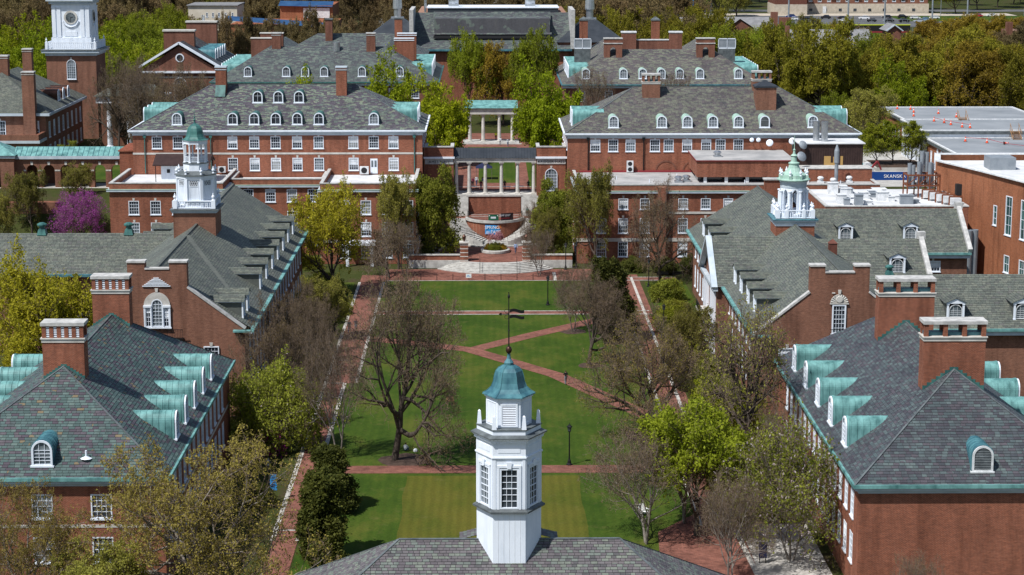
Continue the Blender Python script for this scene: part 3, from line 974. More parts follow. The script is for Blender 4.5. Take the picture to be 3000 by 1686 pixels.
# ------------------------------------------------------------------ front hall under the tower
hS = thing("hall", "slate hip roof at the bottom edge under the tall white hexagonal cupola", "building")
SR, SY, ST = 15.0, 126.2, 0.665
ex0, ex1 = -5.9, 8.7
dS = 9.0
ez = SR - dS * ST
polys = [[(ex0 - dS, SY - dS, ez), (ex1 + dS, SY - dS, ez), (ex1, SY, SR), (ex0, SY, SR)], [(ex1 + dS, SY + dS, ez), (ex0 - dS, SY + dS, ez), (ex0, SY, SR), (ex1, SY, SR)],
         [(ex0 - dS, SY + dS, ez), (ex0 - dS, SY - dS, ez), (ex0, SY, SR)], [(ex1 + dS, SY - dS, ez), (ex1 + dS, SY + dS, ez), (ex1, SY, SR)]]
slate_roof(hS, polys, "S", 0.40, 0.235, 300, 21, ridge=None)
m = M()
for p0, p1 in (((ex0 - 8.3, SY - 8.3), (ex1 + 8.3, SY - 8.3)), ((ex1 + 8.3, SY - 8.3), (ex1 + 8.3, SY + 8.3)), ((ex1 + 8.3, SY + 8.3), (ex0 - 8.3, SY + 8.3)), ((ex0 - 8.3, SY + 8.3), (ex0 - 8.3, SY - 8.3))):
    wall(m, p0, p1, 0, ez + 0.15)
obj("wall", m, "brick", hS)
c = M(); ring(c, ex0 - 8.3, ex1 + 8.3, SY - 8.3, SY + 8.3, ez - 0.5, ez - 0.06, 0.5)
obj("cornice", c, "cornice_shade_blue", hS)
cap = M()
cap.bar((ex0, SY, SR + .03), (ex1, SY, SR + .03), 0.2, 0.06)
for p, q in (((ex0 - dS, SY - dS, ez + .03), (ex0, SY, SR + .03)), ((ex0 - dS, SY + dS, ez + .03), (ex0, SY, SR + .03)), ((ex1 + dS, SY - dS, ez + .03), (ex1, SY, SR + .03)), ((ex1 + dS, SY + dS, ez + .03), (ex1, SY, SR + .03))):
    cap.bar(p, q, 0.16, 0.05)
obj("ridge_cap", cap, "lead", hS)
# low cross gable that carries the tower on the far side
cg = [[(-1.9, SY + 0.1, SR - 0.05), (-1.9, SY + 1.6, SR - 0.05), (1.37, SY + 1.6, SR + 0.75), (1.37, SY + 0.1, SR + 0.75)], [(4.6, SY + 1.6, SR - 0.05), (4.6, SY + 0.1, SR - 0.05), (1.37, SY + 0.1, SR + 0.75), (1.37, SY + 1.6, SR + 0.75)]]
slate_roof(hS, cg, "S", 0.40, 0.25, 0, 22, name="cross_roof")
hb = M(); hb.box(0.0, 1.0, 119.9, 121.1, 10.9, 12.35); hb.box(-0.05, 1.05, 119.85, 121.15, 12.35, 12.43)
u = obj("vent_box", hb, "steel_painted", hS)
hb = M(); hb.box(1.75, 2.65, 119.9, 121.1, 10.9, 12.3); obj("vent_box", hb, "white_old", hS)
hb = M()
for x in (4.35, 6.1):
    hb.bar((x, 121.2, 11.6), (x + 0.05, 121.15, 13.05), 0.1, 0.1); hb.bar((x + 0.14, 121.5, 11.6), (x + 0.05, 121.15, 13.05), 0.08, 0.08)
hb.bar((4.35, 121.1, 12.2), (6.1, 121.1, 12.2), 0.1, 0.14)
obj("wooden_brace", hb, "wood", hS)

# ------------------------------------------------------------------ hexagonal cupola
tw = thing("cupola_tower", "tall white hexagonal cupola with blue-green bell roof and banner weathervane, bottom centre", "tower", (1.37, 126.34, 0))
HR = 2.13
def hexa(r, ph=0.0):
    return ngon(6, r, 0, 0, ph)
m = M(); m.prism(hexa(HR), 12.6, 17.3); obj("skirt", m, "white", tw)
# vertical board joints of the skirt
bj = M()
ap = HR * math.cos(math.pi / 6)
for k in (-2, -1, 0, 1, 2):
    bj.box(k * 0.36 - 0.008, k * 0.36 + 0.008, -ap - 0.012, -ap + 0.03, 13.7, 17.28)
tag(obj("board_joint", bj, "white_old", tw), kind="stuff")
m = M(); m.prism(hexa(HR + 0.26), 17.3, 17.42); m.frustum(hexa(HR + 0.2), 17.42, hexa(HR + 0.02), 17.56); obj("ledge", m, "lead", tw)
m = M()
# window stage: corner piers and six windows
for i in range(6):
    a0, a1 = Vector((*hexa(HR)[i], 0)), Vector((*hexa(HR)[(i + 1) % 6], 0))
    d = (a1 - a0).normalized()
    Lf = (a1 - a0).length
    wall(m, (a0.x, a0.y), (a1.x, a1.y), 17.4, 21.0, [(Lf / 2 - 0.62, Lf / 2 + 0.62, 17.55, 20.35)], 0.12)
    mid = (a0 + a1) / 2
    n = Vector((mid.x, mid.y, 0)).normalized()
    rz = math.atan2(n.y, n.x) + math.pi / 2
    window(tw, mid.x, mid.y, 17.58, rz, 1.24, 2.74, 3, 6, glass=["glass_pale", "glass", "glass"][i % 3], key=False, sill=False, panes=True, cw=0.12, mw=0.03)
    cs = M(); cs.box(-0.78, -0.63, -0.06, -0.005, 17.56, 20.5); cs.box(0.63, 0.78, -0.06, -0.005, 17.56, 20.5); cs.box(-0.78, 0.78, -0.065, -0.005, 20.36, 20.52)
    cs.ext_y([(-0.13, 20.3), (0.13, 20.3), (0.18, 20.75), (-0.18, 20.75)], -0.12, -0.066)
    cs.box(-0.72, 0.72, -0.035, -0.002, 21.35, 21.75)
    for s in (-1, 1):
        cs.box(*sorted((s * (Lf / 2 - 0.02), s * (Lf / 2 - 0.2))), -0.035, -0.003, 17.56, 20.95)
    obj("casing", cs, "white", tw, (mid.x, mid.y, 0), rz)
obj("window_stage", m, "white", tw)
m = M(); m.prism(hexa(HR + 0.1), 20.98, 21.08); m.prism(hexa(HR + 0.015), 21.08, 22.0); m.frustum(hexa(HR + 0.06), 22.0, hexa(HR + 0.32), 22.3); obj("frieze", m, "white", tw)
dt = M()
for i in range(6):
    a0, a1 = Vector((*hexa(HR + 0.14)[i], 0)), Vector((*hexa(HR + 0.14)[(i + 1) % 6], 0))
    for j in range(14):
        p = a0.lerp(a1, (j + 0.5) / 14)
        dt.box(p.x - 0.045, p.x + 0.045, p.y - 0.045, p.y + 0.045, 22.02, 22.13)
tag(obj("dentil", dt, "white", tw), kind="stuff")
m = M(); m.prism(hexa(HR + 0.38), 22.3, 22.38); m.frustum(hexa(HR + 0.36), 22.38, hexa(HR + 0.02), 22.52); obj("cornice", m, "lead", tw)
m = M(); m.prism(hexa(HR - 0.03), 22.45, 22.8); obj("attic", m, "white", tw)
m = M(); m.prism(hexa(HR + 0.02), 22.8, 22.88); obj("attic_roof", m, "lead", tw)
for x, y in hexa(HR - 0.2):
    m = M(); m.frustum(ngon(4, 0.22, x, y, R(45)), 22.88, ngon(4, 0.12, x, y, R(45)), 23.72); m.frustum(ngon(4, 0.12, x, y, R(45)), 23.72, ngon(4, 0.03, x, y, R(45)), 23.8)
    obj("obelisk", m, "white", tw)
LR = 1.49
m = M(); m.prism(hexa(LR), 22.85, 24.85); m.prism(hexa(LR + 0.1), 24.72, 24.86); obj("lantern", m, "white", tw)
for i in range(6):
    a0, a1 = Vector((*hexa(LR)[i], 0)), Vector((*hexa(LR)[(i + 1) % 6], 0))
    mid = (a0 + a1) / 2
    rz = math.atan2(mid.y, mid.x) + math.pi / 2
    p = M()
    if i == 4:
        p.box(-0.56, -0.43, -0.06, 0, 23.05, 24.5); p.box(0.43, 0.56, -0.06, 0, 23.05, 24.5); p.box(-0.56, 0.56, -0.062, 0, 24.37, 24.5); p.box(-0.56, 0.56, -0.064, 0, 22.95, 23.06)
        fr = obj("louvre_frame", p, "white", tw, (mid.x, mid.y, 0), rz)
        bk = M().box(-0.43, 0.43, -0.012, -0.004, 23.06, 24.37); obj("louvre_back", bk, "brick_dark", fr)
        for j in range(11):
            z = 23.1 + j * 0.117
            s = M().add([(-0.43, -0.05, z), (0.43, -0.05, z), (0.43, -0.02, z + 0.07), (-0.43, -0.02, z + 0.07), (-0.43, -0.015, z + 0.06), (0.43, -0.015, z + 0.06)], [(0, 1, 2, 3), (0, 4, 5, 1)])
            obj("louvre_slat", s, "white", fr)
    else:
        for x0, x1, z0, z1 in ((-0.55, -0.51, 23.05, 24.5), (0.51, 0.55, 23.05, 24.5), (-0.55, 0.55, 24.47, 24.51), (-0.55, 0.55, 23.03, 23.07)):
            p.box(x0, x1, -0.03, -0.002, z0, z1)
        obj("panel_moulding", p, "white", tw, (mid.x, mid.y, 0), rz)
m = M()
prof = [(1.74, 24.87), (1.72, 24.93), (1.42, 25.1), (1.16, 25.35), (1.02, 25.7), (0.95, 26.1), (0.86, 26.4), (0.68, 26.62), (0.42, 26.76), (0.30, 26.8)]
for (r0, z0), (r1, z1) in zip(prof[:-1], prof[1:]):
    m.frustum(hexa(r0), z0, hexa(r1), z1, False)
m.prism(hexa(1.74), 24.86, 24.87)
for (r0, z0), (r1, z1) in zip(prof[1:-1], prof[2:]):
    for i in range(6):
        a, b = hexa(r0)[i], hexa(r1)[i]
        m.tube((a[0], a[1], z0), (b[0], b[1], z1), 0.035, 0.035, 4)
obj("bell_roof", m, "copper_dark", tw)
m = M(); m.lathe([(0.30, 26.78), (0.31, 26.95), (0.24, 27.05), (0.14, 27.2), (0.10, 27.42), (0.12, 27.5)], 10); obj("finial_neck", m, "copper_dark", tw)
m = M(); m.lathe([(0.02, 27.5), (0.14, 27.58), (0.2, 27.72), (0.2, 27.84), (0.14, 27.97), (0.02, 28.04)], 12); obj("finial_ball", m, "copper_brown", tw, smooth=True)
m = M(); m.tube((0, 0, 28), (0, 0, 31.6), 0.045, 0.03, 8); m.lathe([(0.02, 31.15), (0.08, 31.25), (0.08, 31.35), (0.02, 31.5)], 8); m.lathe([(0.04, 29.0), (0.07, 29.05), (0.04, 29.1)], 8)
obj("vane_rod", m, "iron", tw)
m = M()
for zz, sgn in ((30.28, 1), (30.0, -1)):
    pts = []
    for i in range(9):
        t = i / 8
        pts.append((0.05 + t * 0.95, zz + sgn * 0.06 + 0.06 * math.sin(t * 5.5)))
    up = [(x, z + 0.11) for x, z in pts]
    lo = [(x, z - 0.09) for x, z in pts]
    for i in range(8):
        m.ext_y([lo[i], lo[i + 1], up[i + 1], up[i]], -0.012, 0.012)
m.path([(0, 0, 30.15), (-0.3, 0, 30.15), (-0.52, 0, 30.15)], 0.022, 5)
m.add([(-0.66, -0.01, 30.15), (-0.5, -0.01, 30.26), (-0.44, -0.01, 30.15), (-0.5, -0.01, 30.04), (-0.66, 0.01, 30.15), (-0.5, 0.01, 30.26), (-0.44, 0.01, 30.15), (-0.5, 0.01, 30.04)], [(0, 1, 2, 3), (7, 6, 5, 4), (0, 4, 5, 1), (1, 5, 6, 2), (2, 6, 7, 3), (3, 7, 4, 0)])
for s in (-1, 1):
    m.path([(-0.02, 0, 30.15 + s * 0.02)] + [(-0.14 - 0.13 * math.cos(a), 0, 30.15 + s * (0.2 + 0.13 * math.sin(a))) for a in np.linspace(-1.2, 3.6, 9)], 0.016, 4)
obj("weathervane", m, "iron", tw)
# ------------------------------------------------------------------ gabled halls halfway down the quad
def gable_outline(xc, hw, z_e, z_sh, s_in, s_out, z_st, z_mid):
    return [(xc - hw, 0), (xc + hw, 0), (xc + hw, z_e), (xc + s_out, z_sh), (xc + s_out, z_st), (xc + s_in, z_st), (xc + s_in, z_mid),
            (xc - s_in, z_mid), (xc - s_in, z_st), (xc - s_out, z_st), (xc - s_out, z_sh), (xc - hw, z_e)]

def mid_hall(label, xe, sgn, xr, z_e, z_r, y0, y1, gx, dormer_y, small, gable, pal="C", seed=31):
    """xe: eave towards the quad, sgn +1 when the quad lies on +x; gable wall at y0"""
    t = thing("hall", label, "building")
    xo = 2 * xr - xe                                  # far eave
    sl = (z_r - z_e) / abs(xr - xe)
    A = (xr, y0 + 0.3, z_r); B = (xr, y1, z_r)
    polys = [[(xe, y0 + 0.3, z_e), (xe, y1, z_e), B, A], [(xo, y1, z_e), (xo, y0 + 0.3, z_e), A, B]]
    ro = slate_roof(t, polys, pal, 0.50, 0.30, 0, seed)
    cap = M(); cap.bar((xr, y0, z_r + .04), (xr, y1, z_r + .04), 0.3, 0.08); obj("ridge_cap", cap, "slate_" + pal, ro)
    # quad-side wall with tall windows
    m = M()
    wx = xe - sgn * 0.7
    LL = y1 - y0
    ss = [4.5 + 3.4 * i for i in range(int((LL - 6) / 3.4) + 1)]
    rows = [(ss, 5.9, 1.3, 2.7, 3, 4), (ss, 1.6, 1.3, 3.0, 3, 5)]
    if sgn > 0:
        facade(t, m, (wx, y0), (wx, y1), 0, z_e - 0.5, rows, key=False)
    else:
        facade(t, m, (wx, y1), (wx, y0), 0, z_e - 0.5, [([LL - s for s in r[0]], *r[1:]) for r in rows], key=False)
    wo = xo + sgn * 0.7
    wall(m, (wo, y1), (wo, y0), 0, z_e - 0.5)
    m.ext_y([(min(wx, wo), 0), (max(wx, wo), 0), (max(wx, wo), z_e - 0.5), (xr, z_r - 0.1), (min(wx, wo), z_e - 0.5)], y1 - 0.6, y1)
    obj("wall", m, "brick_old", t)
    # gable wall with two chimney stubs
    hw, z_g, z_sh, s_in, s_out, z_st, z_mid = gable
    g = M(); g.ext_y(gable_outline(gx, hw, z_g, z_sh, s_in, s_out, z_st, z_mid), y0 - 0.25, y0 + 0.35)
    gw = obj("gable_wall", g, "brick_old", t)
    c = M()
    for s in (-1, 1):
        c.bar((gx + s * (hw + 0.1), y0 + 0.05, z_g + 0.0), (gx + s * (s_out + 0.0), y0 + 0.05, z_sh + 0.08), 0.8, 0.22)
        c.box(*sorted((gx + s * (s_in - 0.08), gx + s * (s_out + 0.08))), y0 - 0.35, y0 + 1.0, z_st, z_st + 0.2)
    c.box(gx - s_in, gx + s_in, y0 - 0.33, y0 + 0.5, z_mid, z_mid + 0.16)
    obj("coping", c, "stone_cap", gw)
    for s in (-1, 1):
        k = M().box(*sorted((gx + s * s_in, gx + s * s_out)), y0 + 0.35, y0 + 0.95, z_sh - 1, z_st)
        obj("chimney", k, "brick_old", t)
    # gutter and cornice
    gt = M(); gt.box(*sorted((xe, xe + sgn * 0.42)), y0 - 0.4, y1, z_e - 0.22, z_e + 0.06)
    gt.box(*sorted((xe + sgn * 0.42, xe - sgn * 1.9)), y0 - 0.9, y0 - 0.26, z_e - 0.22, z_e - 0.02)
    obj("gutter", gt, "copper", t)
    cn = M(); cn.box(*sorted((wx, xe + sgn * 0.1)), y0, y1, z_e - 0.55, z_e - 0.23); obj("cornice", cn, "cornice_shade_blue", t)
    for y in dormer_y:
        if sgn > 0:
            gable_dormer(t, xe - 1.15, y + 0.9, z_e + 1.15 * sl, R(90), 1.75, 1.85, 0.62, sl, pal)
        else:
            gable_dormer(t, xe + 1.15, y + 0.9, z_e + 1.15 * sl, R(-90), 1.75, 1.85, 0.62, sl, pal)
    for y in small:
        if sgn > 0:
            gable_dormer(t, xo + 1.15, y + 0.9, z_e + 1.15 * sl, R(-90), 1.75, 1.85, 0.62, sl, pal)
        else:
            gable_dormer(t, xo - 1.15, y + 0.9, z_e + 1.15 * sl, R(90), 1.75, 1.85, 0.62, sl, pal)
    return t, gw, ro

hC, gC, rC = mid_hall("grey slate hall, stepped brick gable, behind the left foreground hall", -26.2, 1, -36.6, 10.2, 16.9, 216, 285, -36.34,
                  [218.2, 222.3, 235.5, 242.3, 249.2, 256.0, 262.8, 269.6, 276.4], [263, 270], (9.45, 10.3, 14.9, 1.35, 3.27, 17.7, 16.95))
hD, gD, rD = mid_hall("grey slate hall with shell-topped gable window, behind the right foreground hall", 29.7, -1, 39.8, 9.25, 15.7, 217, 290.5, 39.1,
                  [224.4, 230.5, 236.9, 242.9, 264.6, 272.0, 279.6], [], (9.4, 9.2, 14.0, 1.65, 3.3, 16.93, 16.2), seed=33)
b = M(); b.bar((-36.5, 238.8, 16.95), (-29.7, 225.6, 12.45), 0.75, 0.10); b.bar((-36.7, 238.8, 16.95), (-42.5, 227.5, 13.1), 0.75, 0.10)
obj("hip_sliver", b, "slate_C", hC)  # raised slate bars for the slivers of hip end above the gable roof
# left gable: three-part arched window, stone surround, louvred triangle
w = window(hC, -36.45, 215.62, 10.55, 0, 1.25, 3.1, 3, 6, glass="glass_pale", key=False, sill=False, arch=True)
for s in (-1, 1):
    window(hC, -36.45 + s * 1.0, 215.62, 10.55, 0, 0.62, 2.15, 2, 4, glass="glass", key=False, sill=False, cw=0.08)
m = M()
for s in (-1, 1):
    m.box(*sorted((-36.45 + s * 0.62, -36.45 + s * 1.5)), 215.50, 215.70, 12.72, 12.95)
    m.box(*sorted((-36.45 + s * 1.31, -36.45 + s * 1.47)), 215.55, 215.70, 10.5, 12.72)
    m.box(*sorted((-36.45 + s * 0.60, -36.45 + s * 0.70)), 215.52, 215.70, 10.5, 12.72)
m.box(-38.0, -34.9, 215.48, 215.72, 10.36, 10.5)
obj("window_order", m, "white", hC)
m = M()
n = 14
for i in range(n):
    a, c2 = math.pi * i / n, math.pi * (i + 1) / n
    m.add([(-36.45 + r * math.cos(t), y, 12.95 + r * math.sin(t)) for y in (215.62, 215.74) for t in (a, c2) for r in (0.66, 1.45)], [(0, 1, 3, 2), (4, 6, 7, 5), (1, 5, 7, 3), (0, 2, 6, 4)])
m.ext_y([(-36.57, 14.4), (-36.33, 14.4), (-36.27, 14.85), (-36.63, 14.85)], 215.6, 215.74)
obj("stone_arch", m, "stone", hC)
tri = M()
for j in range(7):
    z = 15.05 + j * 0.15
    hwid = 1.55 * (1 - j / 7.4)
    tri.box(-36.45 - hwid, -36.45 + hwid, 215.62, 215.74, z, z + 0.085)
obj("louvre", tri, "white", hC)
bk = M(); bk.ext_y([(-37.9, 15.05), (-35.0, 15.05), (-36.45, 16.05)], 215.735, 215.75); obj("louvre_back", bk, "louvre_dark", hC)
bal = M(); bal.box(-35.3, -33.6, 215.1, 215.72, 9.2, 9.3)
for i in range(10):
    bal.box(-35.3 + i * 0.18, -35.27 + i * 0.18, 215.1, 215.13, 9.3, 10.3)
bal.box(-35.3, -33.6, 215.08, 215.14, 10.28, 10.34); obj("balcony", bal, "iron", hC)
window(hC, -30.6, 215.62, 6.3, 0, 1.7, 2.0, 4, 4, key=True)
window(hC, -42.2, 215.62, 6.3, 0, 1.7, 2.0, 4, 4, key=True)
# right gable: tall sash under a carved shell, small balcony rail
window(hD, 39.1, 216.62, 9.35, 0, 1.55, 3.3, 4, 6, glass="glass", key=False, panes=True, cw=0.16)
m = M(); m.box(38.05, 40.15, 216.55, 216.74, 12.68, 12.8)
obj("window_head", m, "stone", hD)
m = M()
for k in range(11):
    a, c2 = math.pi * k / 11, math.pi * (k + 1) / 11
    m.add([(39.1, 216.70, 12.82), (39.1 + 0.98 * math.cos(a), 216.62, 12.82 + 0.98 * math.sin(a)), (39.1 + 0.98 * math.cos((a + c2) / 2), 216.54, 12.82 + 0.98 * math.sin((a + c2) / 2)), (39.1 + 0.98 * math.cos(c2), 216.62, 12.82 + 0.98 * math.sin(c2)),
           (39.1 + 0.98 * math.cos(a), 216.76, 12.82 + 0.98 * math.sin(a)), (39.1 + 0.98 * math.cos(c2), 216.76, 12.82 + 0.98 * math.sin(c2))], [(0, 1, 2), (0, 2, 3), (1, 4, 5, 3, 2)])
m.tube((39.1, 216.5, 13.25), (39.1, 216.7, 13.25), 0.36, 0.42, 14)
sh = obj("shell_relief", m, "stone", hD)
m = M(); m.box(38.25, 38.6, 216.6, 216.74, 13.9, 14.0); m.ext_y([(38.98, 13.85), (39.22, 13.85), (39.28, 14.3), (38.92, 14.3)], 216.58, 216.74); obj("keystone", m, "stone", hD)
bal = M()
for i in range(16):
    bal.box(38.1 + i * 0.14, 38.12 + i * 0.14, 216.2, 216.22, 9.2, 9.9)
bal.box(38.1, 40.25, 216.18, 216.74, 9.14, 9.2); bal.box(38.1, 40.25, 216.18, 216.24, 9.88, 9.94); obj("balcony", bal, "iron", hD)
window(hD, 33.4, 216.62, 5.6, 0, 1.9, 2.1, 5, 4, key=True)
# west pavilion of the right hall: cross roof with pediment facing the quad
pv = [[(28.2, 245, 9.25), (39.8, 245, 9.25), (39.8, 252.8, 14.45), (28.2, 252.8, 14.45)], [(39.8, 260.6, 9.25), (28.2, 260.6, 9.25), (28.2, 252.8, 14.45), (39.8, 252.8, 14.45)]]
slate_roof(hD, pv, "C", 0.50, 0.30, 0, 34, name="pavilion_roof")
m = M(); m.ext_x([(245.5, 0), (260.1, 0), (260.1, 9.0), (252.8, 13.9), (245.5, 9.0)], 28.9, 30.6)
obj("pavilion_wall", m, "brick_old", hD)
m = M()
for a, c2 in (((28.45, 244.9, 9.15), (28.45, 252.8, 14.4)), ((28.45, 260.7, 9.15), (28.45, 252.8, 14.4))):
    m.bar(a, c2, 0.75, 0.34)
m.box(28.3, 28.9, 245, 260.6, 8.7, 9.1); obj("pediment_cornice", m, "cornice_shade_blue", hD)
for y in (247.5, 250.4, 255.2, 258.1):
    m = M(); m.box(28.55, 28.9, y - 0.35, y + 0.35, 0.2, 8.7); obj("pilaster", m, "white", hD)
for y in (248.9, 252.8, 256.7):
    window(hD, 28.86, y, 5.2, R(-90), 1.3, 2.6, 3, 4, key=False); window(hD, 28.86, y, 1.4, R(-90), 1.3, 2.8, 3, 4, key=False)
m = M(); m.box(27.2, 28.9, 250.6, 255.0, 4.6, 4.9)
obj("balcony_slab", m, "stone", hD)
m = M()
for i in range(26):
    m.box(27.25, 27.28, 250.65 + i * 0.17, 250.68 + i * 0.17, 4.9, 5.8)
m.box(27.22, 27.3, 250.6, 255.0, 5.78, 5.84); obj("balcony_rail", m, "iron", hD)
# east wings of the right hall
def wing(y_e, z_e, y_r, z_r, x0, x1, cap, dorm, seed):
    y_b = 2 * y_r - y_e
    slate_roof(hD, [[(x0, y_e, z_e), (x1, y_e, z_e), (x1, y_r, z_r), (x0, y_r, z_r)], [(x1, y_b, z_e), (x0, y_b, z_e), (x0, y_r, z_r), (x1, y_r, z_r)]], "C", 0.50, 0.29, 0, seed, name="wing_roof")
    m = M(); m.ext_x([(y_e + 0.6, 0), (y_b - 0.6, 0), (y_b - 0.6, z_e - 0.3), (y_r, z_r - 0.3), (y_e + 0.6, z_e - 0.3)], x0, x1 - 0.05)
    obj("wing_wall", m, "brick_old", hD)
    g = M(); g.box(x0, x1 + 0.3, y_e - 0.35, y_e + 0.05, z_e - 0.25, z_e + 0.03); obj("gutter", g, "copper", hD)
    g = M(); g.box(x0, x1 + 0.2, y_e - 0.1, y_e + 0.6, z_e - 0.75, z_e - 0.26); obj("cornice", g, "cornice_shade_blue", hD)
    if cap:
        c = M(); c.bar((x1 + 0.15, y_e - 0.2, z_e + 0.35), (x1 + 0.15, y_r, z_r + 0.4), 0.6, 0.5); c.bar((x1 + 0.15, y_b, z_e + 0.35), (x1 + 0.15, y_r, z_r + 0.4), 0.6, 0.5)
        c.box(x1 - 0.3, x1 + 0.7, y_r - 0.5, y_r + 0.5, z_r, z_r + 0.9); obj("coping", c, "stone_cap", hD)
    sl = (z_r - z_e) / (y_r - y_e)
    for x, dy in dorm:
        gable_dormer(hD, x, y_e + dy, z_e + dy * sl, 0, 2.0, 1.9, 0.6, sl, "C", arch=True)
wing(219.2, 9.3, 226.7, 14.2, 42, 76, False, [(53.0, 1.2), (60.6, 1.2), (68.2, 1.2)], 35)
wing(244.0, 9.3, 251.5, 14.3, 42, 55.4, True, [(51.6, 2.2)], 36)
wing(269.5, 9.3, 277.5, 14.3, 42, 66.3, True, [(49.6, 2.2), (58.6, 2.2)], 37)
window(hD, 61.5, 270.0, 6.6, 0, 2.1, 1.5, 5, 3, key=True)
m = M(); m.box(42.9, 43.9, 245.9, 246.9, 12.6, 14.6); m.frustum(ngon(4, 0.8, 43.4, 246.4, R(45)), 14.6, ngon(4, 0.05, 43.4, 246.4, R(45)), 15.1); obj("chimney", m, "brick_dark", hD)
def roof_urn(parent, x, y, z, s=1.0):
    m = M(); m.frustum(ngon(4, 0.85 * s, x, y, R(45)), z - 0.2, ngon(4, 0.6 * s, x, y, R(45)), z + 0.55 * s); m.lathe([(0.38 * s, z + 0.55 * s), (0.36 * s, z + 0.9 * s), (0.62 * s, z + 1.0 * s), (0.64 * s, z + 1.2 * s), (0.3 * s, z + 1.4 * s)], 10, x, y)
    return obj("roof_ventilator", m, "copper_green", parent)
roof_urn(hD, 46.6, 226.7, 14.2, 0.8)
# west wing of the left hall
slate_roof(hC, [[(-80, 250.8, 10), (-38, 250.8, 10), (-38, 257.8, 14.2), (-80, 257.8, 14.2)], [(-38, 264.8, 10), (-80, 264.8, 10), (-80, 257.8, 14.2), (-38, 257.8, 14.2)]], "C", 0.52, 0.29, 0, 38, name="wing_roof")
m = M()
facade(hC, m, (-80, 251.5), (-46, 251.5), 0, 9.6, [([3 + 4.4 * i for i in range(7)], 5.2, 1.9, 2.4, 4, 4), ([3 + 4.4 * i for i in range(7)], 1.4, 1.9, 2.4, 4, 4)])
obj("wing_wall", m, "brick_old", hC)
g = M(); g.box(-80, -46, 250.4, 250.85, 9.72, 10.03); obj("gutter", g, "copper_dark", hC)
roof_urn(hC, -58.2, 257.8, 14.2, 1.0); roof_urn(hC, -46.9, 257.8, 14.2, 1.0)
m = M(); m.box(-48.5, -44.6, 221.5, 225.5, 8, 11.4); m.box(-48.8, -44.3, 221.2, 225.8, 11.4, 11.7); obj("stair_block", m, "brick_old", hC)

# ------------------------------------------------------------------ cupolas
def urn_mesh():
    m = M()
    s, z, x, y = 1.0, 0.0, 0.0, 0.0
    return m.lathe([(0.16 * s, z), (0.16 * s, z + 0.1 * s), (0.07 * s, z + 0.16 * s), (0.2 * s, z + 0.34 * s), (0.2 * s, z + 0.5 * s), (0.08 * s, z + 0.62 * s), (0.1 * s, z + 0.72 * s), (0.02 * s, z + 0.92 * s)], 8, x, y).mesh("urn", "white")
def urn(parent, x, y, z, s=1.0):
    return link("urn", cached("urn", urn_mesh), parent, (x, y, z), 0, s)

def balustrade(parent, hw, z0, z1, kind="turned", per=14):
    """square balustrade with corner pedestals"""
    r = M()
    for s in (-1, 1):
        r.box(-hw, hw, s * hw - 0.1, s * hw + 0.1, z1 - 0.14, z1); r.box(-hw, hw, s * hw - 0.11, s * hw + 0.11, z0, z0 + 0.14)
        r.box(s * hw - 0.1, s * hw + 0.1, -hw, hw, z1 - 0.142, z1 - 0.003); r.box(s * hw - 0.11, s * hw + 0.11, -hw, hw, z0 - .003, z0 + 0.138)
    o = obj("balustrade", r, "white", parent)
    for sx in (-1, 1):
        for sy in (-1, 1):
            m = M().box(sx * hw - 0.26, sx * hw + 0.26, sy * hw - 0.26, sy * hw + 0.26, z0, z1 + 0.06); obj("pedestal", m, "white", o)
    b = M()
    for s in (-1, 1):
        for i in range(per):
            x = -hw + 0.45 + (2 * hw - 0.9) * i / (per - 1)
            for (px, py) in ((x, s * hw), (s * hw, x)):
                if kind == "turned":
                    b.lathe([(0.05, z0 + 0.14), (0.09, z0 + 0.3), (0.04, z1 - 0.3), (0.06, z1 - 0.14)], 6, px, py)
                else:
                    if i < per - 1 and i % 2 == 0:
                        x2 = -hw + 0.45 + (2 * hw - 0.9) * (i + 1) / (per - 1)
                        if py == s * hw:
                            b.bar((x, py, z0 + 0.14), (x2, py, z1 - 0.14), 0.04, 0.05); b.bar((x, py, z1 - 0.14), (x2, py, z0 + 0.14), 0.04, 0.05)
                        else:
                            b.bar((px, x, z0 + 0.14), (px, x2, z1 - 0.14), 0.05, 0.04); b.bar((px, x, z1 - 0.14), (px, x2, z0 + 0.14), 0.05, 0.04)
                    b.box(px - 0.03, px + 0.03, py - 0.03, py + 0.03, z0 + 0.14, z1 - 0.14)
    tag(obj("baluster", b, "white", o), kind="stuff")
    for sx in (-1, 1):
        for sy in (-1, 1):
            urn(o, sx * hw, sy * hw, z1 + 0.06, 1.0)
    return o

def oct8(r):
    return ngon(8, r, 0, 0, math.pi / 8)

cl = thing("cupola_tower", "white octagonal cupola with dark green bell roof on brick base, left slate ridge", "tower", (-36.85, 250.65, 0))
m = M(); m.box(-2.65, 2.65, -2.65, 2.65, 12.5, 18.45); obj("brick_base", m, "brick_old", cl)
m = M(); m.box(-2.72, 2.72, -2.72, 2.72, 18.3, 18.5); m.box(-2.9, 2.9, -2.9, 2.9, 18.5, 18.66)
for i in range(15):
    for s in (-1, 1):
        m.box(-2.7 + i * 0.38, -2.52 + i * 0.38, *sorted((s * 2.72, s * 2.86)), 18.33, 18.48); m.box(*sorted((s * 2.72, s * 2.86)), -2.7 + i * 0.38, -2.52 + i * 0.38, 18.33, 18.48)
obj("cornice", m, "cornice_shade_blue", cl)
m = M(); m.box(-3.05, 3.05, -3.05, 3.05, 18.66, 18.76); obj("deck", m, "lead", cl)
balustrade(cl, 2.4, 18.85, 19.85, "lattice", 15)
m = M(); m.prism(oct8(2.45), 18.76, 22.9); m.prism(oct8(2.62), 22.55, 22.95); m.prism(oct8(2.6), 18.76, 19.2); obj("octagon", m, "white", cl)
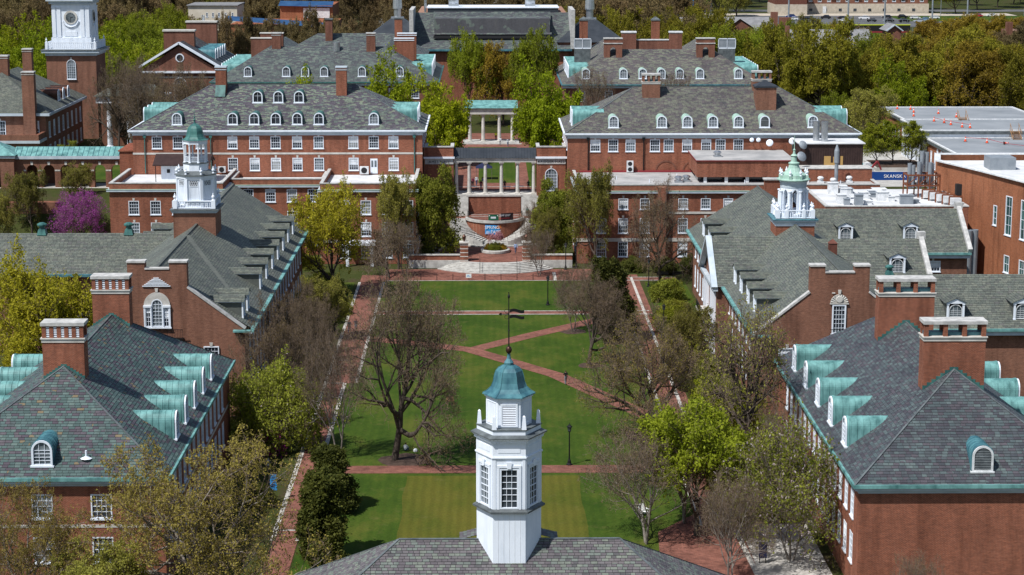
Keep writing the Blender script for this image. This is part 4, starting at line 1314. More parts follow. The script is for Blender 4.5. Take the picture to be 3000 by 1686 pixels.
for i in range(8):
    a = math.pi / 8 + i * math.pi / 4
    q = M(); q.prism(ngon(4, 0.26, 2.40 * math.cos(a), 2.40 * math.sin(a), a + math.pi / 4), 19.2, 22.55); obj("pilaster", q, "white", cl)
    am = i * math.pi / 4
    apo = 2.45 * math.cos(math.pi / 8)
    mx, my, rz = apo * math.cos(am), apo * math.sin(am), am + math.pi / 2
    q = M()
    for x0, x1, z0, z1 in ((-0.6, -0.52, 19.3, 22.4), (0.52, 0.6, 19.3, 22.4), (-0.6, 0.6, 22.32, 22.4), (-0.52, 0.52, 21.62, 21.7)):
        q.box(x0, x1, -0.06, 0, z0, z1)
    for k in range(6):
        q.box(-0.52 + k * 0.17, -0.505 + k * 0.17, -0.03, 0, 19.3, 21.62)
    pn = obj("panel", q, "white", cl, (mx, my, 0), rz)
    q = M().box(-0.5, 0.5, -0.02, -0.004, 21.7, 22.3); obj("vent_opening", q, "louvre_dark", pn)
    q = M()
    for k in range(4):
        x = -0.5 + k * 0.25
        q.bar((x, -0.035, 21.7), (x + 0.25, -0.035, 22.3), 0.02, 0.045); q.bar((x + 0.25, -0.035, 21.7), (x, -0.035, 22.3), 0.02, 0.045)
    tag(obj("vent_lattice", q, "white", pn), kind="stuff")
m = M(); m.prism(oct8(2.8), 22.95, 23.05); m.frustum(oct8(2.75), 23.05, oct8(1.7), 23.45); obj("octagon_roof", m, "lead", cl)
for x, y in oct8(2.5):
    urn(cl, x, y, 23.12, 1.0)
m = M(); m.prism(oct8(1.62), 23.3, 24.35); obj("drum", m, "white", cl)
m = M(); m.prism(oct8(1.72), 24.35, 24.45); obj("drum_cap", m, "lead", cl)
for x, y in oct8(1.42):
    q = M(); q.lathe([(0.17, 24.45), (0.17, 24.55), (0.12, 24.6), (0.10, 26.6), (0.16, 26.68), (0.16, 26.8)], 8, x, y); obj("column", q, "white", cl)
q = M()
P8 = oct8(1.38)
for i in range(8):
    a, b2 = Vector((*P8[i], 0)), Vector((*P8[(i + 1) % 8], 0))
    q.bar((*a.xy, 25.2), (*b2.xy, 25.2), 0.06, 0.06); q.bar((*a.xy, 24.6), (*b2.xy, 24.6), 0.06, 0.06)
    for k in range(1, 8):
        p = a.lerp(b2, k / 8); q.box(p.x - 0.02, p.x + 0.02, p.y - 0.02, p.y + 0.02, 24.6, 25.2)
tag(obj("lantern_rail", q, "white", cl), kind="stuff")
m = M(); m.prism(oct8(1.58), 26.8, 27.2); m.prism(oct8(1.7), 27.2, 27.3); obj("entablature", m, "white", cl)
m = M()
prof = [(1.75, 27.3), (1.42, 27.42), (1.2, 27.68), (1.08, 28.0), (1.02, 28.4), (0.90, 28.75), (0.66, 29.05), (0.34, 29.25), (0.14, 29.35), (0.1, 29.6)]
for (r0, z0), (r1, z1) in zip(prof[:-1], prof[1:]):
    m.frustum(oct8(r0), z0, oct8(r1), z1, False)
m.prism(oct8(1.75), 27.29, 27.3); m.lathe([(0.04, 29.5), (0.16, 29.75), (0.04, 30.0), (0.1, 30.15), (0.03, 30.3), (0.02, 31.2)], 8)
obj("bell_roof", m, "copper_green", cl)

cr = thing("cupola_tower", "white round belfry with pale green roof on a brick base, right slate ridge", "tower", (39.85, 256.75, 0))
m = M(); m.box(-2.5, 2.5, -2.5, 2.5, 11.5, 15.55); obj("brick_base", m, "brick", cr)
m = M(); m.box(-2.56, 2.56, -2.56, 2.56, 15.5, 15.75); obj("frieze", m, "white", cr)
m = M(); m.box(-2.62, 2.62, -2.62, 2.62, 15.75, 16.1); m.box(-2.85, 2.85, -2.85, 2.85, 16.1, 16.3); obj("cornice", m, "cornice_shade_blue", cr)
m = M(); m.box(-2.95, 2.95, -2.95, 2.95, 16.3, 16.4); obj("cornice_top", m, "copper_dark", cr)
balustrade(cr, 2.25, 16.5, 17.55, "turned", 13)
u = M()
for s in (-1, 1):
    for k in (-1, 1):
        u.box(k * 1.1 - 0.22, k * 1.1 + 0.22, s * 2.25 - 0.2, s * 2.25 + 0.2, 16.5, 17.6); urn(cr, k * 1.1, s * 2.25, 17.6)
        u.box(s * 2.25 - 0.2, s * 2.25 + 0.2, k * 1.1 - 0.22, k * 1.1 + 0.22, 16.5, 17.6); urn(cr, s * 2.25, k * 1.1, 17.6)
obj("pedestal", u, "white", cr)
m = M(); m.lathe([(1.75, 16.4), (1.75, 16.9), (1.6, 16.9)], 24); obj("plinth", m, "white", cr)
# drum: eight piers joined by arches, columns in front
for i in range(8):
    a = i * math.pi / 4 + math.pi / 8
    q = M(); q.prism([(1.35 * math.cos(a - 0.2), 1.35 * math.sin(a - 0.2)), (1.68 * math.cos(a - 0.2), 1.68 * math.sin(a - 0.2)), (1.68 * math.cos(a + 0.2), 1.68 * math.sin(a + 0.2)), (1.35 * math.cos(a + 0.2), 1.35 * math.sin(a + 0.2))], 16.9, 20.3); obj("pier", q, "white", cr)
    q = M(); q.lathe([(0.24, 16.9), (0.24, 17.0), (0.18, 17.05), (0.16, 19.7), (0.24, 19.8), (0.24, 19.95)], 10, 1.85 * math.cos(a), 1.85 * math.sin(a)); obj("column", q, "white", cr, smooth=False)
    b0 = i * math.pi / 4
    q = M()
    for k in range(6):
        t0, t1 = -0.2 + 0.4 * k / 6, -0.2 + 0.4 * (k + 1) / 6
        z0, z1 = 19.6 + 0.5 * math.cos(t0 / 0.2 * 1.57), 19.6 + 0.5 * math.cos(t1 / 0.2 * 1.57)
        v = []
        for r in (1.36, 1.67):
            v += [(r * math.cos(b0 + t0), r * math.sin(b0 + t0), z0), (r * math.cos(b0 + t1), r * math.sin(b0 + t1), z1), (r * math.cos(b0 + t1), r * math.sin(b0 + t1), 20.32), (r * math.cos(b0 + t0), r * math.sin(b0 + t0), 20.32)]
        q.add(v, [(0, 1, 2, 3), (7, 6, 5, 4), (0, 4, 5, 1)])
    obj("arch", q, "white", cr)
m = M(); m.lathe([(1.3, 20.3), (1.72, 20.3), (1.75, 20.9), (1.95, 21.2), (1.3, 21.25)], 24); obj("entablature", m, "cornice_shade_blue", cr)
m = M(); m.lathe([(1.9, 21.2), (2.2, 21.28), (2.2, 21.38), (1.75, 21.5), (1.7, 21.95), (1.55, 22.0), (1.05, 22.35), (0.75, 22.8), (0.62, 23.25), (0.72, 23.32), (0.72, 23.45), (0.4, 23.6), (0.36, 24.3), (0.48, 24.38), (0.2, 24.6), (0.12, 25.0), (0.18, 25.1), (0.06, 25.3), (0.03, 27.0)], 16); obj("roof", m, "copper_pale", cr)
for i in range(8):
    a = i * math.pi / 4 + math.pi / 8
    u = M(); u.box(1.78 * math.cos(a) - 0.17, 1.78 * math.cos(a) + 0.17, 1.78 * math.sin(a) - 0.17, 1.78 * math.sin(a) + 0.17, 21.4, 21.9); obj("roof_pedestal", u, "copper_pale", cr); urn(cr, 1.78 * math.cos(a), 1.78 * math.sin(a), 21.9, 0.95)
m = M(); m.lathe([(0.3, 17.6), (0.45, 17.65), (0.35, 18.1), (0.15, 18.3)], 10); m.tube((0, 0, 18.3), (0, 0, 20.3), 0.06); m.bar((-1.3, 0, 18.6), (1.2, 0, 20.2), 0.1, 0.1); obj("bell", m, "copper_brown", cr)
# ------------------------------------------------------------------ the two long halls across the end of the quad
def long_hall(label, x0, x1, y0, y1, z0, ze, zr, pal, seed, wx1, wx2, dorm, sl_tag):
    t = thing("hall", label, "building")
    wx0_, wx1_ = x0 + 0.7, x1 - 0.7
    m = M()
    r1 = [x - wx0_ for x in wx1]; r2 = [x - wx0_ for x in wx2]
    rows = [(r1, ze - 2.95, 1.65, 2.0, 4, 4)]
    if r2:
        rows.append((r2, ze - 6.65, 1.65, 2.1, 4, 4))
    facade(t, m, (wx0_, y0 + 0.6), (wx1_, y0 + 0.6), z0, ze - 0.35, rows)
    for p0, p1 in (((wx1_, y0 + .6), (wx1_, y1 - .6)), ((wx0_, y1 - .6), (wx0_, y0 + .6))):
        facade(t, m, p0, p1, z0, ze - 0.35, [([3 + 3.6 * i for i in range(6)], ze - 2.95, 1.5, 2.0, 4, 4)])
    wall(m, (wx1_, y1 - .6), (wx0_, y1 - .6), z0, ze - 0.35)
    obj("wall", m, "brick", t)
    c = M(); ring(c, wx0_, wx1_, y0 + .6, y1 - .6, ze - 0.75, ze - 0.35, 0.1); ring(c, wx0_, wx1_, y0 + .6, y1 - .6, ze - 0.35, ze - 0.1, 0.4)
    obj("cornice", c, "cornice_shade_blue", t)
    g = M(); ring(g, x0 + 0.25, x1 - 0.25, y0 + .25, y1 - .25, ze - 0.1, ze + 0.14, 0.28); obj("gutter", g, "white", t)
    polys, (a, b) = hip(x0 + .1, x1 - .1, y0 + .1, y1 - .1, ze + .03, zr)
    ro = slate_roof(t, polys, pal, 0.62, 0.30, 0, seed)
    cap = M()
    for p, q in ((a, b), ((x0, y0, ze), a), ((x1, y0, ze), b)):
        cap.bar(Vector(p) + Vector((0, 0, .04)), Vector(q) + Vector((0, 0, .04)), 0.2, 0.06)
    obj("ridge_cap", cap, "lead", ro)
    sl = (zr - ze) / ((y1 - y0) / 2)
    for x, dy, face in dorm:
        arched_dormer(t, x, y0 + dy, ze + dy * sl + .02, 0, 1.7, 1.15, sl, hood="copper_green" if sl_tag == "E" else "copper_pale", face=face, seams=0)
    return t, sl

hE, slE = long_hall("long brick hall with mottled purple slate roof and two dormer rows, left of colonnade", -59.9, -10.2, 331.4, 356.4, 8, 19.4, 26.1, "E", 41,
    [-55.2, -51.7, -47.9, -42.6, -38.95, -35.4, -31.8, -28.2, -22.4, -19.0, -15.7], [-42.6, -38.95, -35.4, -31.8, -28.2, -22.4, -15.7],
    [(x, 1.7, "glass_dark" if i not in (0, 6) else "glass_pale") for i, x in enumerate([-51.9, -42.6, -39.0, -35.4, -31.8, -28.2, -19.0])] + [(x, 7.5, "glass_dark") for x in (-39.0, -35.5, -32.0)], "E")
b = M(); b.box(-59.25, -10.85, 331.94, 332.0, 15.45, 15.75); obj("belt_course", b, "stone", hE)
m = M(); m.box(-19.6, -18.4, 331.93, 332.0, 12.2, 14.7); m.box(-19.03, -18.97, 331.9, 331.95, 12.2, 14.6)
dr = obj("door", m, "white", hE)
q = M(); q.box(-19.45, -19.1, 331.91, 331.94, 13.3, 14.4); q.box(-18.9, -18.55, 331.91, 331.94, 13.3, 14.4); obj("door_pane", q, "glass_pale", dr)
for x in (-57.2, -46.2, -12.2):
    rain_pipe(hE, x, 331.8, 12.3, 18.7)
for x, y, w in ((-45.5, 342.2, 1.8), (-24.9, 341.6, 1.8)):
    chimney(hE, x, y, 23, 29.4, w, 1.7, "plain")
m = M(); m.quad((-46.4, 340.2, 24.35), (-44.7, 340.2, 24.35), (-44.7, 341.4, 26.3), (-46.4, 341.4, 26.3)); m.quad((-46.4, 340.2, 24.1), (-46.4, 340.2, 24.35), (-46.4, 341.4, 26.3), (-46.4, 341.4, 24.6)); obj("copper_apron", m, "copper_green", hE)
for y, s in ((339, 1), (343, 1), (347.5, 1)):
    arched_dormer(hE, -10.2 - 1.7, y, 19.4 + 1.7 * slE, R(90), 1.8, 1.5, slE, hood="copper")
    arched_dormer(hE, -59.9 + 1.7, y, 19.4 + 1.7 * slE, R(-90), 1.8, 1.5, slE, hood="copper")

hF, slF = long_hall("long brick hall with brown-grey slate hip roof and two big chimneys, right of colonnade", 12.8, 62.7, 331.4, 356.4, 8, 18.8, 25.6, "F", 42,
    [18.1, 21.1, 24.0, 28.1, 30.4, 33.5, 36.7, 39.1, 42.1], [], [(x, 1.7, "louvre" if x > 46 and x < 47 else "glass_pale") for x in (21.2, 29.3, 33.6, 37.9, 42.2, 46.6, 54.7)], "F")
for x in (16.9, 26.2):
    rain_pipe(hF, x, 331.8, 12.5, 18.2, "iron")
rain_pipe(hF, 51.2, 331.8, 16, 18.2, "copper_green")
chimney(hF, 28.1, 341.8, 21, 28.1, 3.0, 1.8, "open", "brick_old", 3)
chimney(hF, 47.3, 343.6, 21, 28.4, 3.2, 1.8, "open", "brick_old", 3)
m = M(); m.box(45.7, 49.1, 337.6, 341.2, 20, 26.0); sh = obj("stair_shaft", m, "brick_old", hF)
m = M(); m.box(45.5, 49.3, 337.4, 341.4, 26.0, 26.25); m.frustum(ngon(4, 2.6, 47.4, 339.4, R(45)), 26.25, ngon(4, 0.3, 47.4, 339.4, R(45)), 27.1); obj("shaft_roof", m, "roof_metal_dark", sh)
for y in (338, 343):
    arched_dormer(hF, 12.8 + 1.7, y, 18.8 + 1.7 * slF, R(-90), 2.2, 1.6, slF, hood="copper"); arched_dormer(hF, 62.7 - 1.7, y, 18.8 + 1.7 * slF, R(90), 2.2, 1.6, slF, hood="copper")
for x in (30.0, 34.6):
    m = M()
    for i in range(12):
        a, c2 = math.pi * i / 12, math.pi * (i + 1) / 12
        m.add([(x + r * math.cos(t), yy, 12.5 + r * math.sin(t)) for yy in (331.93, 332.0) for t in (a, c2) for r in (1.6, 1.85)], [(0, 1, 3, 2), (4, 6, 7, 5), (1, 5, 7, 3)])
    obj("blind_arch", m, "brick_far", hF)
for x, z, r in ((44.2, 17.9, 0.38), (45.3, 17.9, 0.38), (47.2, 17.4, 0.6), (51.0, 17.7, 0.6)):
    dsh = M(); dsh.lathe([(0.02, 0.16), (r * 0.5, 0.1), (r * 0.85, 0.02), (r, -0.06), (r * 0.83, -0.0), (r * 0.5, 0.07), (0.02, 0.12)], 16)
    o = obj("satellite_dish", dsh, "white", None, (x, 330.9, z)); o.rotation_euler = (R(70), 0, R(-15)); o.parent = hF
    st = M().tube((x, 331.95, z), (x, 331.05, z - 0.1), 0.04); obj("dish_arm", st, "steel_painted", hF)
def ac_unit(parent, x, y, z, fans=2, w=1.1, h=1.9):
    m = M().box(x - w / 2, x + w / 2, y - 0.25, y + 0.25, z, z + h)
    o = obj("air_conditioner", m, "white_old", parent)
    for k in range(fans):
        zz = z + h * (k + 0.5) / fans
        f = M().tube((x, y - 0.26, zz), (x, y - 0.25, zz), w * 0.34, w * 0.34, 14); obj("fan", f, "louvre_dark", o)
ac_unit(hF, 23.9, 331.3, 12.45, 2)
ac_unit(hE, -20.6, 331.2, 12.2, 1, 1.5, 1.3); ac_unit(hE, -44.4, 331.3, 12.5, 1, 1.3, 1.0)

# lower wings in front of the left hall: two projecting blocks and a recessed middle
def flat_block(parent, x0, x1, y0, y1, zt, rows_front, side_rows=None, z0=0, brick="brick", roof="roof_membrane", cop="stone_cap", corn=True, roof_drop=0.9):
    m = M()
    facade(parent, m, (x0, y0), (x1, y0), z0, zt, rows_front)
    for p0, p1 in (((x1, y0), (x1, y1)), ((x0, y1), (x0, y0))):
        LL = abs(y1 - y0)
        rr = [([s for s in r[0] if s < LL - 1], *r[1:]) for r in (side_rows or [])]
        facade(parent, m, p0, p1, z0, zt, rr)
    for a in ((x0 + .4, y0 + .4, x1 - .4, y0 + .4), (x1 - .4, y0 + .4, x1 - .4, y1), (x0 + .4, y1, x0 + .4, y0 + .4)):
        m.quad((a[0], a[1], zt - roof_drop), (a[2], a[3], zt - roof_drop), (a[2], a[3], zt), (a[0], a[1], zt))
    obj("wing_wall", m, brick, parent)
    c = M(); c.box(x0 - .06, x1 + .06, y0 - .06, y0 + .46, zt, zt + .16); c.box(x0 - .06, x0 + .46, y0 + .46, y1, zt, zt + .16); c.box(x1 - .46, x1 + .06, y0 + .46, y1, zt, zt + .16); obj("coping", c, cop, parent)
    r = M().box(x0 + .4, x1 - .4, y0 + .4, y1, zt - roof_drop - .2, zt - roof_drop); obj("flat_roof", r, roof, parent)
    if corn:
        k = M(); k.box(x0 - .4, x1 + .4, y0 - .42, y0 - 0.005, zt - 1.25, zt - 0.95); k.box(x1 + 0.005, x1 + .4, y0, y1, zt - 1.25, zt - 0.95); k.box(x0 - .4, x0 - 0.005, y0, y1, zt - 1.25, zt - 0.95); obj("cornice", k, "cornice_shade_blue", parent)
        k = M(); k.box(x0 - .45, x1 + .45, y0 - .47, y0 - 0.01, zt - .94, zt - .88); obj("copper_lip", k, "copper_pale", parent)
side3 = [([2.5 + 3.4 * i for i in range(5)], 8.1, 1.6, 2.2, 4, 4), ([2.5 + 3.4 * i for i in range(5)], 4.6, 1.6, 2.2, 4, 4), ([2.5 + 3.4 * i for i in range(5)], 1.0, 1.6, 2.2, 4, 4)]
flat_block(hE, -60.0, -42.0, 314, 331.8, 13.0, [([3.8 + 3.45 * i for i in range(4)], 8.05, 1.65, 2.2, 4, 4), ([3.8 + 3.45 * i for i in range(4)], 4.55, 1.65, 2.2, 4, 4), ([3.8 + 3.45 * i for i in range(4)], 1.0, 1.65, 2.2, 4, 4)], side3)
flat_block(hE, -26.6, -11.4, 314, 331.8, 12.9, [([3.9 + 3.35 * i for i in range(4)], 8.0, 1.65, 2.25, 4, 4), ([3.9 + 3.35 * i for i in range(4)], 4.5, 1.65, 2.25, 4, 4), ([3.9 + 3.35 * i for i in range(4)], 1.0, 1.65, 2.2, 4, 4)], side3)
flat_block(hE, -41.9, -26.7, 322.5, 331.8, 12.5, [([2.9, 6.5, 10.0, 13.4], 8.8, 1.65, 2.1, 4, 4), ([2.9, 6.5, 10.0, 13.4], 5.2, 1.65, 2.1, 4, 4), ([2.9, 6.5, 10.0, 13.4], 1.6, 1.65, 2.1, 4, 4)], None)
m = M(); m.box(-60.1, -11.3, 313.9, 313.98, 3.5, 3.85); obj("belt_course", m, "stone", hE)
m = M(); m.box(-22.5, -22.0, 311.5, 312.0, 0, 3.4); m.box(-18.6, -18.1, 311.5, 312.0, 0, 3.4); m.box(-22.8, -17.8, 311.2, 314, 3.4, 3.9); obj("door_porch", m, "white", hE)
# right wing
rowF = [3.9 + 3.45 * i for i in range(3)] + [16.9, 20.5, 24.1, 28.0]
flat_block(hF, 14.3, 62.6, 314, 331.8, 12.6, [(rowF, 8.75, 1.55, 1.75, 4, 3), (rowF, 4.9, 1.55, 2.4, 4, 4), (rowF, 1.1, 1.55, 2.4, 4, 4)], [([2.5 + 3.4 * i for i in range(5)], 8.5, 1.3, 2.0, 3, 4), ([2.5 + 3.4 * i for i in range(5)], 5, 1.3, 2.2, 3, 4), ([2.5 + 3.4 * i for i in range(5)], 1.2, 1.3, 2.2, 3, 4)], roof="roof_gravel", roof_drop=0.25)
m = M(); m.box(14.25, 62.6, 313.9, 313.985, 3.55, 4.1); m.box(27.8, 62.6, 313.9, 313.985, 8.0, 8.35); obj("belt_course", m, "stone", hF)
m = M(); m.box(27.1, 28.4, 312.9, 314, 0, 12.4); obj("buttress", m, "brick", hF)
m = M(); m.box(44, 49.5, 312.6, 313.95, 4, 13.6); obj("stair_block", m, "brick", hF); m = M(); m.box(43.8, 49.7, 312.4, 314.2, 13.6, 13.8); obj("coping", m, "stone_cap", hF)
r = M(); r.box(14.7, 62.4, 331.7, 331.98, 12.36, 12.66); obj("red_flashing", r, "red_flashing", hF)
# roof penthouse on short posts
ph = M(); ph.box(33.8, 49.4, 318.5, 331.8, 13.3, 15.9); po = obj("penthouse", ph, "brick", hF)
ph = M(); ph.box(33.6, 49.6, 318.3, 331.8, 15.9, 16.02); obj("red_flashing", ph, "red_flashing", po)
ph = M(); ph.box(33.65, 49.55, 318.35, 331.8, 16.02, 16.1); obj("penthouse_roof", ph, "roof_gravel", po)
for x in (35.2, 38.6, 42.0, 45.4, 48.6):
    q = M().box(x - .25, x + .25, 318.8, 319.3, 12.3, 13.3); obj("post", q, "white_old", po)
q = M().box(34.2, 49.2, 321, 325, 12.3, 13.3); obj("ribbon_window", q, "glass", po)
bb = M(); bb.box(51.3, 61.6, 324, 330.5, 14.0, 18.0)
bo = obj("plant_room", bb, "brown_cladding", hF)
q = M(); q.box(50.9, 61.9, 323.7, 330.8, 18.0, 18.15); obj("plant_room_roof", q, "roof_membrane", bo)
q = M()
for i in range(26):
    q.box(51.4 + i * 0.4, 51.44 + i * 0.4, 323.93, 324.0, 14.0, 18.0)
tag(obj("cladding_rib", q, "brown_cladding", bo), kind="stuff")
for x0, x1, z0, z1 in ((55.2, 57.2, 14.4, 14.9), (55.2, 56.3, 14.9, 16.0), (56.7, 57.2, 14.9, 15.9), (57.9, 58.3, 14.4, 16.0)):
    q = M().box(x0, x1, 323.9, 323.98, z0, z1); obj("plywood_patch", q, "plywood", bo)
for x, y in ((54.4, 327.5), (55.6, 326.5)):
    q = M().lathe([(0.55, 17.9), (0.55, 21.4), (0.5, 21.4), (0.5, 21.0)], 14, x, y); obj("exhaust_stack", q, "steel", bo, smooth=False)
q = M().box(50.8, 62.4, 320, 324, 12.3, 14.4); obj("lower_block", q, "brick", hF); q = M().box(50.7, 62.5, 319.9, 324.1, 14.4, 14.52); obj("coping", q, "stone_cap", hF)
def roof_fan(parent, x, y, z, r=0.6, mat="steel"):
    m = M(); m.box(x - r, x + r, y - r, y + r, z - .1, z + .25); m.lathe([(r * .7, z + .25), (r * .7, z + .5), (r, z + .6), (r * 1.05, z + .8), (r * .6, z + 1.0)], 12, x, y)
    return obj("roof_fan", m, mat, parent)
for x, y in ((32.3, 320.5), (30.9, 319.3), (37.5, 322.5)):
    roof_fan(hF, x, y, 16.1 if x > 37 else 12.4, 0.65)
for x, y, z in ((51.5, 319.2, 12.4), (53.8, 318.4, 12.4), (58.5, 318.8, 12.4), (55.5, 316.5, 12.4)):
    roof_fan(hF, x, y, z, 0.5, "white_old")
for k in range(9):
    q = M().tube((16 + k * 5.1, 316 + (k * 7 % 11), 12.3), (16 + k * 5.1, 316 + (k * 7 % 11), 12.9), 0.07, 0.07, 6); obj("vent_pipe", q, "white", hF)
q = M(); q.lathe([(0.3, 12.3), (0.3, 15.6), (0.42, 15.7), (0.42, 17.6), (0.1, 18.6)], 12, 56.2, 317.8); obj("exhaust_stack", q, "steel_painted", hF)
for x, z, r, y in ((51.2, 16.3, 0.85, 321.5), (51.6, 18.0, 0.75, 323.0)):
    dsh = M(); dsh.lathe([(0.02, 0.25), (r * .5, .16), (r * .85, .02), (r, -.1), (r * .83, -.0), (r * .5, .12), (.02, .2)], 18)
    o = obj("satellite_dish", dsh, "steel_painted", hF, (x, y, z)); o.rotation_euler = (R(62), 0, R(25))
# flat roof extension with plant to the right
ext = thing("plant_roof_building", "flat white roof crowded with ducts and rust-red pipe racks", "building")
flat_block(ext, 50.2, 71.5, 292, 312.3, 12.35, [([3, 7], 8.2, 1.6, 2.0, 4, 4)], None, roof="roof_membrane", corn=False, roof_drop=0.2)
rg = random.Random(8)
for k in range(22):
    x, y = 52.5 + rg.random() * 11, 294 + rg.random() * 14
    w, d, h = 0.7 + rg.random() * 1.6, 0.8 + rg.random() * 1.6, 0.6 + rg.random() * 1.3
    q = M().box(x, x + w, y, y + d, 12.0, 12.0 + h); q.box(x - .1, x + w + .1, y - .1, y + d + .1, 12.0 + h, 12.05 + h); obj("air_duct", q, "white_old" if k % 3 else "steel_painted", ext)
rack = thing("pipe_rack", "rust-red steel rack carrying eight grey exhaust stacks on the flat roof", "pipe rack")
q = M()
for z in (14.0, 15.6):
    for y in (303, 306):
        q.bar((64.6, y, z), (69.6, y, z), 0.18, 0.22)
    for x in (64.6, 66.3, 68.0, 69.6):
        q.bar((x, 303, z), (x, 306, z), 0.18, 0.22)
for x in (64.6, 66.3, 68.0, 69.6):
    for y in (303, 306):
        q.bar((x, y, 12.0), (x, y, 15.7), 0.2, 0.2)
for a in (64.6, 66.3, 68.0):
    q.bar((a, 303, 14), (a + 1.6, 303, 15.6), 0.1, 0.12)
obj("frame", q, "rust_steel", rack)
for x, y, h in ((65.0, 303.6, 17.4), (66.5, 303.8, 17.6), (66.9, 305, 17.2), (68.2, 303.7, 17.5), (68.7, 304.8, 17.2), (67.7, 307.5, 18.8), (68.5, 307.8, 18.6), (65.9, 305.2, 16.9)):
    q = M().lathe([(0.34, 13.4), (0.34, h), (0.29, h), (0.29, h - .3)], 12, x, y); obj("stack", q, "steel_painted", rack)
for i in range(5):
    q = M(); x, y = 66.6 + i * 0.6, 301.5 - i * 1.9
    q.bar((x, y, 12), (x, y, 13.6), .18, .18); q.bar((x + 1.9, y, 12), (x + 1.9, y, 13.6), .18, .18); q.bar((x, y, 13.6), (x + 1.9, y, 13.6), .2, .22); obj("trestle", q, "rust_steel", rack)
    q = M().box(x + .1, x + 1.7, y - 0.7, y + 0.7, 12.5, 13.4); obj("duct", q, "white_old", rack)

# marquee on the left wing's roof
tt = thing("roof_tent", "white-walled tent with dark brown canopy on the left wing's flat roof", "tent")
q = M(); q.box(-53.2, -47.8, 323.2, 328.6, 12.1, 15.0); ws = obj("tent_wall", q, "white", tt)
for x in (-52.0, -49.6):
    k = M().box(x - .25, x + .25, 323.14, 323.2, 13.5, 14.1); obj("tent_window", k, "louvre_dark", ws)
q = M(); q.ext_x([(322.2, 14.75), (325.9, 16.1), (329.6, 14.75), (329.6, 14.95), (325.9, 16.3), (322.2, 14.95)], -54.4, -45.2); obj("canopy", q, "brown_cladding", tt)
q = M()
for x in (-54.0, -45.6):
    for y in (322.6, 329.2):
        q.tube((x, y, 12.1), (x, y, 14.9), .07)
obj("pole", q, "iron", tt)

# ------------------------------------------------------------------ colonnade and its two side links
co = thing("colonnade", "pale stone colonnade with dark seamed metal roof between the two long halls", "colonnade")
CX = [-5.3, -3.1, -0.35, 2.4, 5.15, 7.9]
def colm(x, y, z0, z1, r=0.3):
    m = M(); m.box(x - r * 1.5, x + r * 1.5, y - r * 1.5, y + r * 1.5, z0, z0 + .14)
    m.lathe([(r * 1.35, z0 + .14), (r * 1.35, z0 + .24), (r * 1.02, z0 + .32), (r, z0 + 1.8), (r * .84, z1 - .42), (r * 1.0, z1 - .34), (r * 1.25, z1 - .18)], 14, x, y); m.box(x - r * 1.4, x + r * 1.4, y - r * 1.4, y + r * 1.4, z1 - .18, z1)
    return m
for x in CX:
    obj("column", colm(x, 336.9, 8.05, 13.5), "stone", co)
    obj("column", colm(x, 339.9, 8.05, 13.5), "stone", co)
q = M(); q.box(-5.7, 8.3, 336.45, 337.35, 13.5, 14.1); q.box(-5.7, 8.3, 339.45, 340.35, 13.5, 14.1); q.box(-5.8, 8.4, 336.3, 340.5, 14.1, 14.22); obj("entablature", q, "stone", co)
q = M(); q.ext_x([(336.2, 14.22), (338.4, 15.75), (340.6, 14.22)], -5.75, 8.35)
ro = obj("roof", q, "roof_metal_dark", co)
q = M()
for i in range(29):
    x = -5.6 + i * 0.495
    q.bar((x, 336.2, 14.26), (x, 338.4, 15.79), 0.05, 0.08)
tag(obj("roof_seam", q, "roof_metal_dark", ro), kind="stuff")
q = M().box(-5.8, 8.4, 336.2, 340.6, 7.7, 8.05); obj("stylobate", q, "stone", co)
def side_link(label, x0, x1, txt, arch):
    t = thing("link_block", label, "building")
    m = M(); m.box(x0, x1, 336.0, 341, 4.5, 15.0); 
    m.box(x0, x1, 336.0, 336.4, 15.0, 16.1); m.box(x0, x0 + .4, 336.4, 341, 15.0, 16.1); m.box(x1 - .4, x1, 336.4, 341, 15.0, 16.1)
    obj("wall", m, "brick", t)
    q = M(); q.box(x0 - .1, x1 + .1, 335.9, 336.5, 16.1, 16.28); q.box(x0 - .1, x0 + .5, 336.5, 341, 16.1, 16.28); q.box(x1 - .5, x1 + .1, 336.5, 341, 16.1, 16.28); obj("coping", q, "stone_cap", t)
    q = M(); q.box(x0 - .2, x1 + .2, 335.6, 336, 14.2, 14.5); obj("cornice", q, "white", t)
    q = M(); q.box(x0 + .02, x1 - .02, 335.88, 335.995, 13.25, 14.2); fr = obj("inscribed_frieze", q, "stone_cap", t)
    lettering(txt, 0.62, "iron", fr, ((x0 + x1) / 2, 335.875, 13.45), 0, 1.15)
    if arch:
        window(t, (x0 + x1) / 2, 335.84, 8.6, 0, 2.1, 3.9, 4, 5, glass="glass_pale", key=True, sill=False, arch=True)
    return t
side_link("brick link block at the left end of the colonnade, half in shadow", -10.6, -5.75, "AMES HALL", False)
side_link("brick link block with tall arched fanlight window at the right end of the colonnade", 8.4, 13.3, "KRIEGER HALL", True)

